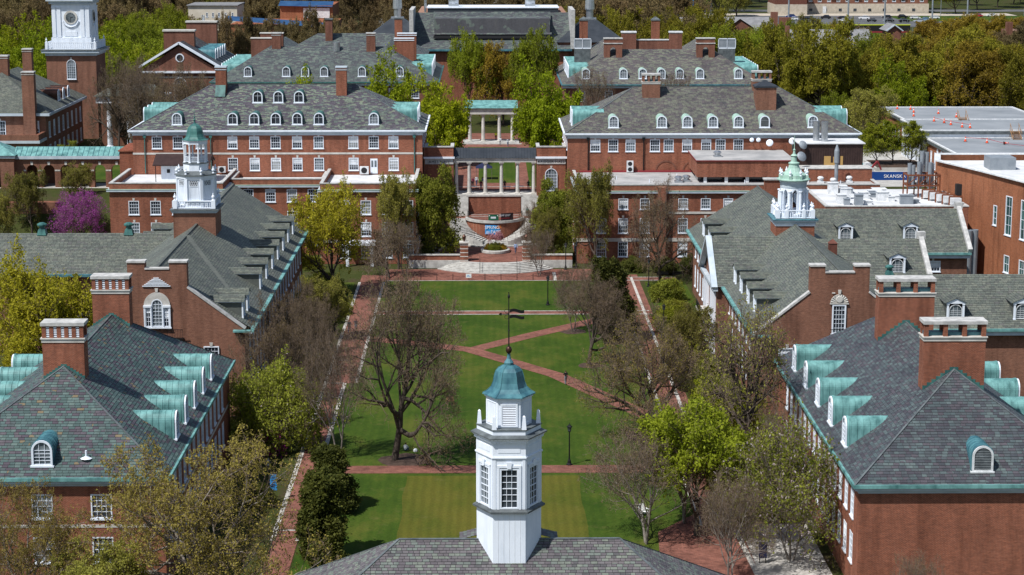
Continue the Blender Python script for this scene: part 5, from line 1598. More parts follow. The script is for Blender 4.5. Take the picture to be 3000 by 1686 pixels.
# ------------------------------------------------------------------ terraces and stairs up to the colonnade
CXX, CYY = 1.25, 331.0
q = M()
n = 28
arc = [(CXX + 4.75 * math.cos(math.pi + math.pi * i / n), CYY + 4.75 * math.sin(math.pi + math.pi * i / n)) for i in range(n + 1)]
q.prism([(CXX + 4.75, 336), (CXX - 4.75, 336)] + arc, 0.5, 4.75)
bw = thing("curved_terrace", "curved brick terrace wall with stone coping and banners in front of the colonnade", "terrace")
obj("wall", q, "brick", bw)
q = M()
for i in range(n):
    a0, a1 = math.pi + math.pi * i / n, math.pi + math.pi * (i + 1) / n
    v = [(CXX + r * math.cos(t), CYY + r * math.sin(t), z) for z in (4.6, 5.0) for t in (a0, a1) for r in (4.35, 4.95)]
    q.add(v, [(0, 1, 3, 2), (4, 6, 7, 5), (1, 5, 7, 3), (0, 2, 6, 4)])
obj("coping", q, "stone_step", bw)
q = M(); q.prism([(CXX + 4.3, 336), (CXX - 4.3, 336)] + [(CXX + 4.3 * math.cos(math.pi + math.pi * i / n), CYY + 4.3 * math.sin(math.pi + math.pi * i / n)) for i in range(n + 1)], 4.752, 4.79); obj("terrace_floor", q, "brick_paving", bw)
for y in (332.2, 334.2):
    q = M().box(-2.8, 5.3, y - .12, y + .12, 4.795, 4.83); obj("stone_band", q, "paving_pale", bw)
q = M()
pts = [(CXX + 4.6 * math.cos(a), CYY + 4.6 * math.sin(a)) for a in np.linspace(math.pi, 2 * math.pi, 61)]
for (a, b2) in zip(pts[:-1], pts[1:]):
    q.tube((*a, 6.05), (*b2, 6.05), .035, .035, 4); q.tube((*a, 5.15), (*b2, 5.15), .025, .025, 4)
for p in pts:
    q.tube((*p, 5.0), (*p, 6.05), .018, .018, 4)
tag(obj("railing", q, "iron", bw), kind="stuff")
rw = thing("retaining_wall", "plain brick retaining wall under the colonnade columns", "wall")
q = M().box(-3.5, 5.7, 336.0, 336.5, 4.5, 7.7); obj("wall", q, "brick", rw)
q = M().box(-3.6, 5.8, 335.85, 336.55, 7.7, 7.98); obj("coping", q, "stone_step", rw)
# curved flights either side, then straight flights up to the columns
def stair(label, kind):
    t = thing("stone_stairs", label, "stairs")
    return t
for sgn, lab in ((-1, "curved stone stairs left of the curved terrace wall"), (1, "curved stone stairs right of the curved terrace wall")):
    t = stair(lab, 0)
    N = 17
    for i in range(N):
        f0, f1 = i / N, (i + 1) / N
        a0 = R(-90 + sgn * (16 + 74 * f0)); a1 = R(-90 + sgn * (16 + 74 * f1))
        poly = [(CXX + r * math.cos(a), CYY + r * math.sin(a)) for a, r in ((a0, 4.96), (a0, 7.6), ((a0 + a1) / 2, 7.6), (a1, 7.6), (a1, 4.96))]
        if sgn < 0: poly = poly[::-1]
        m = M(); m.prism(poly, 0.9, 1.88 + 2.85 * f1); obj("step", m, "stone_step", t)
    rl = M()
    for k in range(20):
        a0 = R(-90 + sgn * (16 + 74 * k / 20)); a1 = R(-90 + sgn * (16 + 74 * (k + 1) / 20))
        rl.tube((CXX + 7.5 * math.cos(a0), CYY + 7.5 * math.sin(a0), 2.9 + 2.85 * k / 20), (CXX + 7.5 * math.cos(a1), CYY + 7.5 * math.sin(a1), 2.9 + 2.85 * (k + 1) / 20), .03, .03, 4)
        if k % 3 == 0:
            rl.tube((CXX + 7.5 * math.cos(a0), CYY + 7.5 * math.sin(a0), 1.9 + 2.85 * k / 20), (CXX + 7.5 * math.cos(a0), CYY + 7.5 * math.sin(a0), 2.9 + 2.85 * k / 20), .03, .03, 4)
    obj("handrail", rl, "iron", t)
    m = M(); x0, x1 = sorted((CXX + sgn * 4.8, CXX + sgn * 9.2))
    m.box(x0, x1, 331.0, 333.2, 0.5, 4.74); obj("landing", m, "brick_paving", t)
    t2 = stair("straight stone stairs beside the brick retaining wall, %s end of the colonnade" % ("left" if sgn < 0 else "right"), 0)
    N = 18
    xa, xb = sorted((CXX + sgn * 4.5, CXX + sgn * 7.4))
    for i in range(N):
        m = M().box(xa, xb, 333.2 + 3.1 * i / N, 336.35, 4.3, 4.75 + 3.25 * (i + 1) / N); obj("step", m, "stone_step", t2)
t = stair("low stone steps between the planter plaza and the curved wall", 0)
for i in range(4):
    m = M(); r = 8.1 - i * 0.5
    m.prism([(CXX + r * math.cos(a), CYY + r * math.sin(a)) for a in np.linspace(R(228), R(312), 15)] + [(CXX + 3.2, CYY - 3), (CXX - 3.2, CYY - 3)], 0.9, 1.1 + 0.19 * (i + 1)); obj("step", m, "stone_step", t)
t = stair("broad curved stone steps rising from the lawn walk to the planter plaza", 0)
for i in range(7):
    r = 11.6 - i * 0.53
    hwid = R(52 - i * 1.0)
    m = M(); m.prism([(CXX + r * math.cos(a), 316.2 + r * math.sin(a)) for a in np.linspace(R(270) - hwid, R(270) + hwid, 29)] + [(CXX + 5.5, 313), (CXX - 5.5, 313)], 0.0, 1.085 * (i + 1) / 7); obj("step", m, "stone_step", t)
for x in (-1.2, 4.6):
    rl = M(); rl.path([(x, 304.9, 0.1), (x, 304.9, 1.0), (x, 308.5, 2.1), (x, 308.5, 1.15)], .035, 5); rl.path([(x, 306.6, 0.5), (x, 306.6, 1.55)], .03, 5); obj("handrail", rl, "iron", t)
m = M(); m.prism([(CXX + 9.6 * math.cos(a), 318.2 + 9.3 * math.sin(a)) for a in np.linspace(0, 2 * math.pi, 37)[:-1]], 0.0, 1.1)
tag(obj("plaza", m, "brick_paving"), kind="structure")
m = M()
for a0, a1 in zip(np.linspace(-0.75, 0.9, 15)[:-1], np.linspace(-0.75, 0.9, 15)[1:]):
    for s in (0, 1):
        A0, A1 = (a0, a1) if s == 0 else (math.pi - a0, math.pi - a1)
        v = [(CXX + rx * math.cos(a), 318.2 + rx * 0.94 * math.sin(a), z) for z in (1.0, 1.5) for a in (A0, A1) for rx in (9.3, 10.1)]
        m.add(v, [(0, 1, 3, 2), (4, 6, 7, 5), (1, 5, 7, 3), (0, 2, 6, 4)])
tag(obj("plaza_kerb", m, "stone_step"), kind="structure")
# gate pillars, flank walls
for x, side in ((-3.7, "left"), (6.15, "right")):
    t = thing("gate_pillar", "banded brick and stone pillar with lantern, %s of the plaza steps" % side, "pillar")
    m = M().box(x - .62, x + .62, 309.9, 311.1, 0.6, 4.0); obj("shaft", m, "brick", t)
    for k in range(5):
        m = M().box(x - .645, x + .645, 309.875, 311.125, 1.2 + k * .62, 1.32 + k * .62); obj("stone_band", m, "stone", t)
    m = M(); m.box(x - .75, x + .75, 309.75, 311.25, 4.0, 4.2); obj("cap", m, "stone", t)
    m = M(); m.lathe([(.18, 4.2), (.1, 4.35), (.22, 4.45), (.3, 4.95), (.34, 5.0), (.1, 5.25), (.02, 5.4)], 8, x, 310.5); obj("lantern", m, "copper_brown", t)
for x0, x1, lab in ((-12.5, -4.33, "left"), (6.8, 13.4, "right")):
    t = thing("flank_wall", "low brick wall on a pale stone base, %s of the plaza steps" % lab, "wall")
    m = M().box(x0, x1, 310.2, 310.8, 1.25, 2.0); obj("brick_course", m, "brick", t)
    m = M(); m.box(x0, x1, 310.0, 311, 0, 1.25); obj("stone_base", m, "stone_step", t)
    m = M().box(x0 - .05, x1 + .05, 310.1, 310.9, 2.0, 2.15); obj("coping", m, "stone_step", t)
# round planter
pl = thing("planter", "round stone planter with flowers in the middle of the brick plaza", "planter", (1.25, 318.7, 0))
m = M(); m.lathe([(2.35, 1.1), (2.4, 1.2), (2.4, 1.55), (2.3, 1.62), (1.95, 1.62), (1.95, 1.1)], 40); obj("kerb", m, "stone_step", pl)
m = M(); m.lathe([(1.95, 1.3), (1.95, 1.5), (0.3, 1.75)], 24); obj("soil", m, "mulch", pl)
# banners
def banner(label, x, z, w, h, y, mat, rz=0):
    t = thing("banner", label, "banner", (x, y, z), rz)
    m = M()
    nn = 8
    for i in range(nn):
        xa, xb = -w / 2 + w * i / nn, -w / 2 + w * (i + 1) / nn
        m.quad((xa, xa * xa * 0.1, 0), (xb, xb * xb * 0.1, 0), (xb, xb * xb * 0.1, h), (xa, xa * xa * 0.1, h))
    obj("cloth", m, mat, t)
    return t
b1 = banner("blue SPRING FAIR banner hanging on the curved brick wall", 0.95, 2.75, 2.7, 1.55, 326.2, "sign_blue")
lettering("SPRiNG", 0.74, "white_plain", b1, (-0.18, -0.03, 0.92)); lettering("FAIR", 0.74, "white_plain", b1, (0.32, -0.03, 0.16))
m = M().quad((0.35, -0.015, 0.98), (1.3, 0.15, 0.98), (1.3, 0.15, 1.5), (0.75, -0.0, 1.5)); obj("orange_patch", m, "orange", b1)
m = M().quad((-1.3, 0.14, 0.05), (-0.5, -0.015, 0.05), (-0.6, -0.015, 0.5), (-1.1, 0.1, 0.62)); obj("pale_patch", m, "tee_blue" if "tee_blue" in MATS else "cloth_tee_blue", b1)
lettering("20", 0.32, "white_plain", b1, (1.1, 0.06, 0.5)); lettering("25", 0.32, "white_plain", b1, (1.1, 0.06, 0.18))
b2 = banner("green banner on the terrace railing", 1.0, 5.1, 1.7, 0.95, 326.22, "green_banner")
m = M().quad((-0.45, -0.02, 0.3), (0.4, -0.02, 0.3), (0.4, -0.02, 0.62), (-0.45, -0.02, 0.62)); obj("pale_patch", m, "cloth_tee_white", b2)
for x in (-0.75, 0.55):
    m = M().quad((x, 0.04, 0.7), (x + 0.18, 0.04, 0.7), (x + 0.18, 0.04, 0.88), (x, 0.04, 0.88)); obj("corner_mark", m, "white_plain", b2)
b3 = banner("dark banner with pale lettering on the terrace railing", 3.3, 5.0, 2.2, 1.25, 326.75, "black_banner", R(22))
lettering("KMF LOST", 0.42, "cloth_tee_white", b3, (-0.4, -0.0, 0.72)); lettering("CROWN SHOW", 0.24, "paint_red", b3, (-0.45, 0.0, 0.3))
# second colonnade at the far side of the high quad
c2 = thing("colonnade", "small stone portico with green copper roof beyond the high quad", "colonnade")
for x in (-4.1, -1.35, 2.0, 4.7):
    obj("column", colm(x + .5, 412, 8.3, 14.0, 0.36), "stone", c2)
q = M(); q.box(-4.4, 6.0, 411.4, 414.5, 14.0, 15.3); obj("entablature", q, "stone", c2)
q = M(); q.add([(-4.7, 411.0, 15.3), (6.3, 411.0, 15.3), (6.3, 415, 16.6), (-4.7, 415, 16.6), (-4.7, 415, 15.3), (6.3, 415, 15.3)], [(0, 1, 2, 3), (4, 3, 2, 5), (0, 3, 4), (1, 5, 2)]); obj("roof", q, "copper", c2)
q = M(); q.box(-5, 6.6, 410, 416, 7.9, 8.3); q.box(-5.5, 7.1, 409.2, 410, 7.9, 8.15); obj("stylobate", q, "stone_step", c2)
# ------------------------------------------------------------------ halls behind
def far_hall(label, x0, x1, y0, y1, z0, ze, zr, pal, seed, dorm, hood, wins, depth_wings, side_d, gut="copper"):
    t = thing("hall", label, "building")
    m = M()
    facade(t, m, (x0 + .7, y0 + .7), (x1 - .7, y0 + .7), z0, ze - .3, [([x - x0 - .7 for x in wins], ze - 3.4, 1.6, 2.1, 4, 4), ([x - x0 - .7 for x in wins], ze - 7.4, 1.6, 2.2, 4, 4)])
    wall(m, (x1 - .7, y0 + .7), (x1 - .7, y1 + depth_wings), z0, ze - .3); wall(m, (x0 + .7, y1 + depth_wings), (x0 + .7, y0 + .7), z0, ze - .3)
    obj("wall", m, "brick_far", t)
    c = M(); c.box(x0, x1, y0 + .2, y0 + .7, ze - .7, ze - .12); c.box(x1 - .7, x1 - .2, y0 + .7, y1 + depth_wings, ze - .7, ze - .12); c.box(x0 + .2, x0 + .7, y0 + .7, y1 + depth_wings, ze - .7, ze - .12); obj("cornice", c, "cornice_shade_blue", t)
    g = M(); g.box(x0 - .3, x1 + .3, y0 - .3, y0 + .02, ze - .12, ze + .12); g.box(x1 + .02, x1 + .3, y0 + .02, y1 + depth_wings, ze - .12, ze + .12); g.box(x0 - .3, x0 - .02, y0 + .02, y1 + depth_wings, ze - .12, ze + .12); obj("gutter", g, gut, t)
    d = (y1 - y0) / 2
    yc = y0 + d
    A, B = (x0 + d, yc, zr), (x1 - d, yc, zr)
    yb = y1 + depth_wings
    polys = [[(x0, y0, ze), (x1, y0, ze), B, A],
             [(x1, y0, ze), (x1, yb, ze), (x1 - d, yb, zr), B], [(x0, yb, ze), (x0, y0, ze), A, (x0 + d, yb, zr)],
             [B, (x1 - d, yb, zr), (x1 - 2 * d, yb, ze), (x1 - 2 * d, y1, ze)], [(x0 + d, yb, zr), A, (x0 + 2 * d, y1, ze), (x0 + 2 * d, yb, ze)],
             [A, B, (x1 - 2 * d, y1, ze), (x0 + 2 * d, y1, ze)]]
    slate_roof(t, polys, pal, 0.75, 0.36, 0, seed)
    sl = (zr - ze) / d
    for x, f in dorm:
        arched_dormer(t, x, y0 + 1.9, ze + 1.9 * sl, 0, 1.7, 1.25, sl, hood=hood, face=f, seams=0)
    for y in side_d:
        arched_dormer(t, x1 - 1.6, y, ze + 1.6 * sl, R(90), 2.0, 1.6, sl, hood="copper", seams=0); arched_dormer(t, x0 + 1.6, y, ze + 1.6 * sl, R(-90), 2.0, 1.6, sl, hood="copper", seams=0)
    return t, sl
hG, slG = far_hall("rear brick hall with mottled slate roof and green-hooded dormers, behind the left long hall", -58.3, -10.3, 421, 444, 8, 19.8, 26.6, "G", 51,
    [(x, "glass") for x in (-50.6, -42.5, -38.5, -34.5, -26.5, -18.5)], "copper_green", [-50, -45, -40, -35, -30, -25, -20, -15.2], 22, [429 + 3.6 * i for i in range(8)], "copper_green")
hH, slH = far_hall("rear brick hall with weathered roof and two arched chimney stacks, behind the right long hall", 15.6, 58.4, 412, 434, 8, 20.0, 26.6, "F", 52,
    [(x, "glass_pale") for x in (20.5, 28.3, 32.3, 36.2, 40.0, 44.2, 52.2)], "copper_pale", [19.5, 25.2, 31, 36, 41, 46, 52], 22, [420 + 3.4 * i for i in range(8)], "copper_dark")
for x in (-45.4, -25.0):
    chimney(hG, x, 433 - (.6 if x < -30 else 1.5), 24, 29.6, 1.9, 1.6, "plain", "brick_far")
for x0, x1, y0, y1, zt in ((-51.4, -46.2, 436.4, 438, 28.0), (-49.7, -44.7, 439.4, 441, 28.9)):
    m = M().box(x0, x1, y0, y1, 24, zt); o = obj("fire_wall", m, "brick_far", hG); m = M().box(x0 - .1, x1 + .1, y0 - .1, y1 + .1, zt, zt + .2); obj("coping", m, "stone", o)
for x0, x1, y0, y1, zt in ((-20.1, -15.9, 434, 435.4, 28.1), (-19.6, -15.5, 438.5, 440, 28.9)):
    m = M().box(x0, x1, y0, y1, 22, zt); obj("fire_wall", m, "brick", hG)
m = M()
for z in (27.7, 28.1):
    m.box(-20.2, -15.8, 433.9, 435.5, z, z + .16); m.box(-19.7, -15.4, 438.4, 440.1, z + .8, z + .96)
obj("coping", m, "white", hG)
m = M(); m.box(-20.6, -18.9, 447, 448.6, 24, 31.6); obj("chimney", m, "brick", hG); m = M(); m.box(-20.7, -18.8, 446.9, 448.7, 31.6, 31.9); obj("chimney_cap", m, "lead", hG)
m = M(); m.lathe([(.75, 25.6), (.75, 27.6), (.7, 27.6), (.7, 27.2)], 14, -32.4, 431.2); obj("roof_flue", m, "steel", hG)
# high roof behind the rear-left hall
slate_roof(hG, [[(-47, 453.5, 23), (-13.5, 453.5, 23), (-22, 462, 27.6), (-38.9, 462, 27.6)], [(-47, 471, 23), (-47, 453.5, 23), (-38.9, 462, 27.6)], [(-13.5, 453.5, 23), (-13.5, 471, 23), (-22, 462, 27.6)]], "G", .8, .38, 0, 53, name="upper_roof")
m = M(); m.box(-46, -14.5, 454.5, 470, 12, 22.9); obj("upper_wall", m, "brick_far", hG)
m = M(); m.box(-37, -35.4, 459, 460.6, 24, 30.8); obj("chimney", m, "brick_far", hG)
m = M(); m.box(-37.1, -35.3, 458.85, 460.75, 30.8, 31.1); obj("chimney_cap", m, "lead", hG)
# arched stacks and screens on the rear right hall
def arch_stack(x, y, z0):
    w, h = 3.8, 4.8
    m = M()
    m.box(x - w / 2, x - .65, y - .9, y + .9, z0 - 1, z0 + h); m.box(x + .65, x + w / 2, y - .9, y + .9, z0 - 1, z0 + h)
    n = 8
    for i in range(n):
        a, b = math.pi * i / n, math.pi * (i + 1) / n
        m.ext_y([(x + .65 * math.cos(a), z0 + 2.2 + .9 * math.sin(a)), (x + .65 * math.cos(a), z0 + h), (x + .65 * math.cos(b), z0 + h), (x + .65 * math.cos(b), z0 + 2.2 + .9 * math.sin(b))], y - .9, y + .9)
    o = obj("chimney", m, "brick_far", hH)
    c = M(); c.box(x - w / 2 - .12, x + w / 2 + .12, y - 1.02, y + 1.02, z0 + h - 1.0, z0 + h - .8); c.box(x - w / 2 - .12, x + w / 2 + .12, y - 1.02, y + 1.02, z0 + h, z0 + h + .2); obj("chimney_cap", c, "stone_cap", o)
    c = M(); c.box(x - w / 2 - .03, x - .62, y - .95, y - .9, z0 - .6, z0 - .3); c.box(x + .62, x + w / 2 + .03, y - .95, y - .9, z0 - .6, z0 - .3); obj("flashing", c, "copper", o)
arch_stack(26.5, 421.2, 24.1); arch_stack(46.0, 421.2, 24.1)
m = M(); m.box(30, 41, 430, 430.8, 24, 28.0); obj("fire_wall", m, "brick_far", hH)
for x0, x1 in ((28.9, 32.0), (39.2, 41.9)):
    m = M().box(x0, x1, 429.4, 431.4, 24, 29.6); obj("chimney", m, "brick_far", hH)
m = M(); m.box(28.8, 32.1, 429.3, 431.5, 29.6, 29.9); m.box(39.1, 42.0, 429.3, 431.5, 29.6, 29.9); m.box(32.1, 39.1, 429.9, 430.9, 28.0, 28.2); obj("coping", m, "white_old", hH)
for x, y in ((20.4, 428), (51.3, 428)):
    m = M().box(x - 1.7, x + 1.7, y - 1.2, y + 1.2, 21, 26.4); o = obj("louvre_housing", m, "lead", hH)
    m = M()
    for a, b in ((-1.75, -0.08), (0.08, 1.75)):
        m.box(x + a, x + b, y - .9, y + .9, 26.6, 28.4)
    obj("louvre_panel", m, "steel_painted", o)
    m = M()
    for a in (-1.85, -.05, 1.75):
        m.box(x + a, x + a + .1, y - 1.0, y - .9, 26.4, 28.6)
    m.box(x - 1.85, x + 1.85, y - 1.0, y - .9, 28.4, 28.6); m.box(x - 1.85, x + 1.85, y - 1.0, y - .9, 26.4, 26.6); obj("louvre_frame", m, "white", o)
for x, y, z in ((21.8, 452, 31.0), (38.0, 452, 31.0)):
    m = M().box(x - .9, x + .9, y - .9, y + .9, 22, z); o = obj("chimney", m, "brick", hH); m = M(); m.box(x - 1, x + 1, y - 1, y + 1, z, z + .3); m.frustum(ngon(4, 1.3, x, y, R(45)), z + .3, ngon(4, .1, x, y, R(45)), z + .9); obj("chimney_cap", m, "lead", o)

# large hall at the back centre with a flat plant deck
hK = thing("hall", "broad slate-roofed hall with flat deck and two silver fans, far centre", "building")
slate_roof(hK, [[(-18, 490, 21.9), (20.5, 490, 21.9), (20.5, 507, 30.0), (-18, 507, 30.0)]], "G", .85, .4, 0, 54)
m = M(); m.box(-17.5, 20, 490.8, 540, 8, 21.7); m.box(-17.5, 20, 507, 540, 21.7, 30); obj("wall", m, "brick", hK)
m = M(); m.box(-13, 15.5, 494.5, 504.5, 24.6, 29.2); obj("monitor", m, "slate_G", hK)
slate_roof(hK, [[(-13.4, 493.8, 25.3), (15.9, 493.8, 25.3), (15.9, 505, 30.3), (-13.4, 505, 30.3)]], "G", .85, .4, 0, 55, name="monitor_roof")
m = M(); m.box(-13.2, 15.7, 493.9, 494.5, 24.3, 25.0); obj("painted_shadow", m, "louvre_dark", hK)  # dark strip painted in for the shade under the monitor eave
m = M(); m.box(-15, 18, 507, 520, 30.0, 31.1); obj("plant_deck_wall", m, "roof_metal_dark", hK)
m = M(); m.box(-15.2, 18.2, 506.8, 520, 31.1, 31.3); obj("plant_deck", m, "white", hK)
m = M(); m.box(-19, -18, 490, 508, 22, 31.5); m.box(20.5, 21.5, 490, 508, 22, 31.5); obj("end_parapet", m, "stone_cap", hK)
m = M(); m.box(-18.3, 20.8, 489.6, 490.02, 21.5, 21.95); obj("gutter", m, "copper_dark", hK)
for x in (-8.5, 11.0):
    m = M(); m.box(x - 1.3, x + 1.3, 511, 513.6, 31.3, 31.9); m.lathe([(1.2, 31.9), (1.3, 32.6), (1.35, 33.5), (1.1, 34.6), (1.0, 34.9), (.85, 34.9)], 16, x, 512.3); obj("roof_fan", m, "steel", hK)
m = M().tube((-15.6, 508, 30), (-15.6, 508, 35.4), .3, .3, 10); obj("vent_stack", m, "steel", hK)
# two dark hip roofs with round vents
for x, y in ((-22.5, 505), (25.6, 500)):
    t = thing("hip_roof_pavilion", "dark hip roof with round metal vent %s the broad far hall" % ("left of" if x < 0 else "right of"), "building")
    m = M(); m.box(x - 8, x + 8, y - 8, y + 8, 8, 23.5); obj("wall", m, "brick_far", t)
    m = M(); m.frustum(ngon(4, 12, x, y, R(45)), 23.5, ngon(4, 2.0, x, y, R(45)), 28.8); obj("roof", m, "roof_metal_dark", t)
    m = M(); m.box(x - 1.6, x + 1.6, y - 1.6, y + 1.6, 28.6, 29.0); m.lathe([(.9, 29), (.9, 31.0), (1.2, 31.1), (1.1, 33.4), (.95, 33.4)], 14, x, y); obj("roof_vent", m, "steel", t)

# ------------------------------------------------------------------ clock tower and its hall, far left
ct = thing("clock_tower", "white clock stage on a brick tower with balustrade, far left", "tower", (-87.3, 425.8, 0))
m = M(); m.box(-5.2, 5.2, -5.2, 5.2, 8, 25.8); obj("brick_shaft", m, "brick_old", ct)
m = M(); m.box(-5.35, 5.35, -5.35, 5.35, 25.5, 26.1); m.box(-6.0, 6.0, -6.0, 6.0, 26.1, 26.6); obj("cornice", m, "cornice_shade_blue", ct)
m = M(); m.box(-6.15, 6.15, -6.15, 6.15, 26.6, 26.75); obj("deck", m, "lead", ct)
balustrade(ct, 5.05, 26.8, 28.3, "turned", 24)
window(ct, 0, -5.36, 20.6, 0, 1.9, 4.1, 4, 6, glass="glass_pale", key=True, arch=True)
m = M(); m.box(-3.95, 3.95, -3.95, 3.95, 26.75, 36.2); m.box(-4.15, 4.15, -4.15, 4.15, 26.75, 29.2); obj("clock_stage", m, "white", ct)
for rz in (0, math.pi / 2):
    p = link("clock_side", None, ct, (0, 0, 0), rz)
    q = M()
    for x in (-3.5, -2.45, 2.45, 3.5):
        q.box(x - .38, x + .38, -4.12, -3.94, 29.25, 35.3); q.box(x - .44, x + .44, -4.18, -3.94, 35.3, 35.6)
    q.box(-1.3, 1.3, -4.02, -3.94, 29.5, 30.5); obj("pilaster_order", q, "white", p)
    q = M().tube((0, -4.1, 33.4), (0, -3.9, 33.4), 1.42, 1.42, 28); obj("clock_surround", q, "stone", p)
    q = M().tube((0, -4.16, 33.4), (0, -4.0, 33.4), 1.02, 1.02, 28); obj("clock_face", q, "glass_pale", p)
    q = M()
    for k in range(12):
        a = k * math.pi / 6
        q.bar((.72 * math.sin(a), -4.18, 33.4 + .72 * math.cos(a)), (.94 * math.sin(a), -4.18, 33.4 + .94 * math.cos(a)), .1, .03)
    q.bar((0, -4.2, 33.4), (.5, -4.2, 33.5), .03, .1); q.bar((0, -4.2, 33.4), (.03, -4.2, 32.6), .08, .03); obj("clock_marks", q, "black_plain", p)
    q = M()
    for k in range(16):
        a = R(200 + k * 9)
        q.tube((1.75 * math.cos(a), -4.05, 33.2 + 1.75 * math.sin(a)), (1.75 * math.cos(a + .12), -4.05, 33.2 + 1.75 * math.sin(a + .12)), .16, .16, 5)
    obj("carved_swag", q, "white", p)
m = M(); m.box(-4.4, 4.4, -4.4, 4.4, 36.2, 36.8); m.box(-4.9, 4.9, -4.9, 4.9, 36.8, 37.2); obj("upper_cornice", m, "cornice_shade_blue", ct)
balustrade(ct, 4.1, 37.3, 38.8, "turned", 22)
m = M(); m.prism(ngon(8, 3.4, 0, 0, R(22.5)), 37.2, 44); obj("octagon", m, "white", ct)

hI = thing("hall", "brown slate brick hall with slim chimneys below the clock tower", "building")
slate_roof(hI, hip(-106, -83.6, 380, 416, 17.6, 24.4, "y")[0] + [[(-140, 384, 17.6), (-104, 384, 17.6), (-96, 394, 24.2), (-140, 394, 24.2)]], "C", .6, .32, 0, 56)
m = M()
wall(m, (-140, 385), (-105.3, 385), 8, 17.2)
facade(hI, m, (-105.3, 380.6), (-84.3, 380.6), 8, 17.2, [([4.5, 12.3, 18.7], 12.6, 2.0, 3.4, 4, 5)], key=True)
facade(hI, m, (-84.3, 380.6), (-84.3, 415.4), 8, 17.2, [([3 + 4.2 * i for i in range(8)], 12.6, 1.5, 3.0, 3, 5), ([3 + 4.2 * i for i in range(8)], 8.6, 1.5, 2.6, 3, 4)], key=False)
obj("wall", m, "brick_old", hI)
m = M(); m.box(-106.2, -83.4, 379.8, 380.58, 17.0, 17.5); m.box(-84.28, -83.4, 380.6, 416, 17.0, 17.5); obj("cornice", m, "cornice_shade_blue", hI)
chimney(hI, -87.1, 380.0, 10, 25.5, 2.3, 1.7, "plain", "brick_old"); chimney(hI, -94.9, 392, 20, 27.7, 2.6, 1.7, "plain", "brick_old"); chimney(hI, -89.8, 392, 20, 29.0, 1.8, 1.6, "plain", "brick_old")
for y in (396, 400.5, 405):
    arched_dormer(hI, -85.0, y, 18.5, R(90), 2.0, 1.2, .61, hood="copper_brown")
m = M(); m.box(-104, -84.5, 374.5, 380.5, 8, 12.4); obj("porch_block", m, "brick_old", hI)
m = M(); m.box(-104.3, -84.2, 374.2, 380.5, 12.4, 12.9); obj("porch_cornice", m, "cornice_shade_blue", hI)
m = M(); m.box(-104.2, -84.4, 374.3, 374.9, 12.9, 14.0); m.box(-85, -84.4, 374.9, 380.5, 12.9, 14.0); obj("porch_parapet", m, "brick_old", hI)
# portico
po = thing("portico", "tall white columned portico behind bare branches beside the clock tower hall", "portico")
for x in (-76.6, -72.6, -69.4, -66.8):
    obj("column", colm(x, 404, 8.2, 17.2, .55), "white", po)
m = M(); m.box(-79, -65, 403, 412, 17.2, 18.6); obj("entablature", m, "white", po)
slate_roof(po, [[(-79.5, 402.5, 18.6), (-64.5, 402.5, 18.6), (-68, 408, 20.6), (-76, 408, 20.6)]], "C", .7, .34, 0, 57)
m = M(); m.box(-79, -65, 408, 412, 8, 17.2); obj("wall", m, "brick_old", po)

# arcade joining the left long hall
ar = thing("arcade", "brick arcade of round arches with green copper roof, left of the long hall", "arcade")
AY = 346.0
m = M()
xs = [-79.4 + i * 2.95 for i in range(6)]
zspr, rr = 11.0, 0.98
prev = -82.5
for x in xs + [None]:
    nx = (x - rr) if x is not None else -63.0
    m.box(prev, nx, AY, AY + 1.0, 8, 13.4)
    if x is not None:
        n = 8
        for i in range(n):
            a, b = math.pi * i / n, math.pi * (i + 1) / n
            m.ext_y([(x + rr * math.cos(a), zspr + rr * math.sin(a)), (x + rr * math.cos(a), 13.4), (x + rr * math.cos(b), 13.4), (x + rr * math.cos(b), zspr + rr * math.sin(b))], AY, AY + 1.0)
        prev = x + rr
m.box(-89.8, -86.8, AY - 1.4, AY + 5, 8, 13.8); m.box(-84.6, -82.2, AY - 1.4, AY + 5, 8, 13.8); m.box(-86.8, -84.6, AY - 1.4, AY + 5, 12.6, 13.8)
obj("wall", m, "brick_old", ar)
m = M()
for x in xs:
    m.ext_y([(x - .18, 11.95), (x + .18, 11.95), (x + .24, 12.5), (x - .24, 12.5)], AY - .06, AY - .003)
    for s in (-1, 1):
        m.box(x + s * 1.24 - .22, x + s * 1.24 + .22, AY - .04, AY - .002, 10.85, 11.1)
obj("stone_trim", m, "stone", ar)
m = M(); m.box(-82.5, -63, AY - .4, AY - .01, 13.0, 13.55); m.box(-90.1, -81.9, AY - 1.7, AY - 1.41, 13.3, 13.8); obj("cornice", m, "cornice_shade_blue", ar)
m = M(); m.add([(-82.5, AY - .4, 13.55), (-63, AY - .4, 13.55), (-63, AY + 2.2, 14.9), (-82.5, AY + 2.2, 14.9), (-82.5, AY + 4.8, 13.55), (-63, AY + 4.8, 13.55)], [(0, 1, 2, 3), (3, 2, 5, 4)])
ro = obj("roof", m, "copper", ar)
m = M()
for i in range(22):
    x = -82.2 + i * .9
    m.bar((x, AY - .4, 13.58), (x, AY + 2.2, 14.93), .06, .08)
tag(obj("roof_seam", m, "copper_dark", ro), kind="stuff")
m = M(); m.frustum([(-90.3, AY - 1.9), (-81.8, AY - 1.9), (-81.8, AY + 5.4), (-90.3, AY + 5.4)], 13.8, [(-86.2, AY + 1.6), (-85.8, AY + 1.6), (-85.8, AY + 1.9), (-86.2, AY + 1.9)], 16.0); obj("pavilion_roof", m, "copper", ar)
m = M(); m.box(-63, -59.5, 340, 351, 8, 15.0); m.box(-63.2, -59.3, 339.8, 351, 15.0, 15.2); obj("end_block", m, "brick", ar)
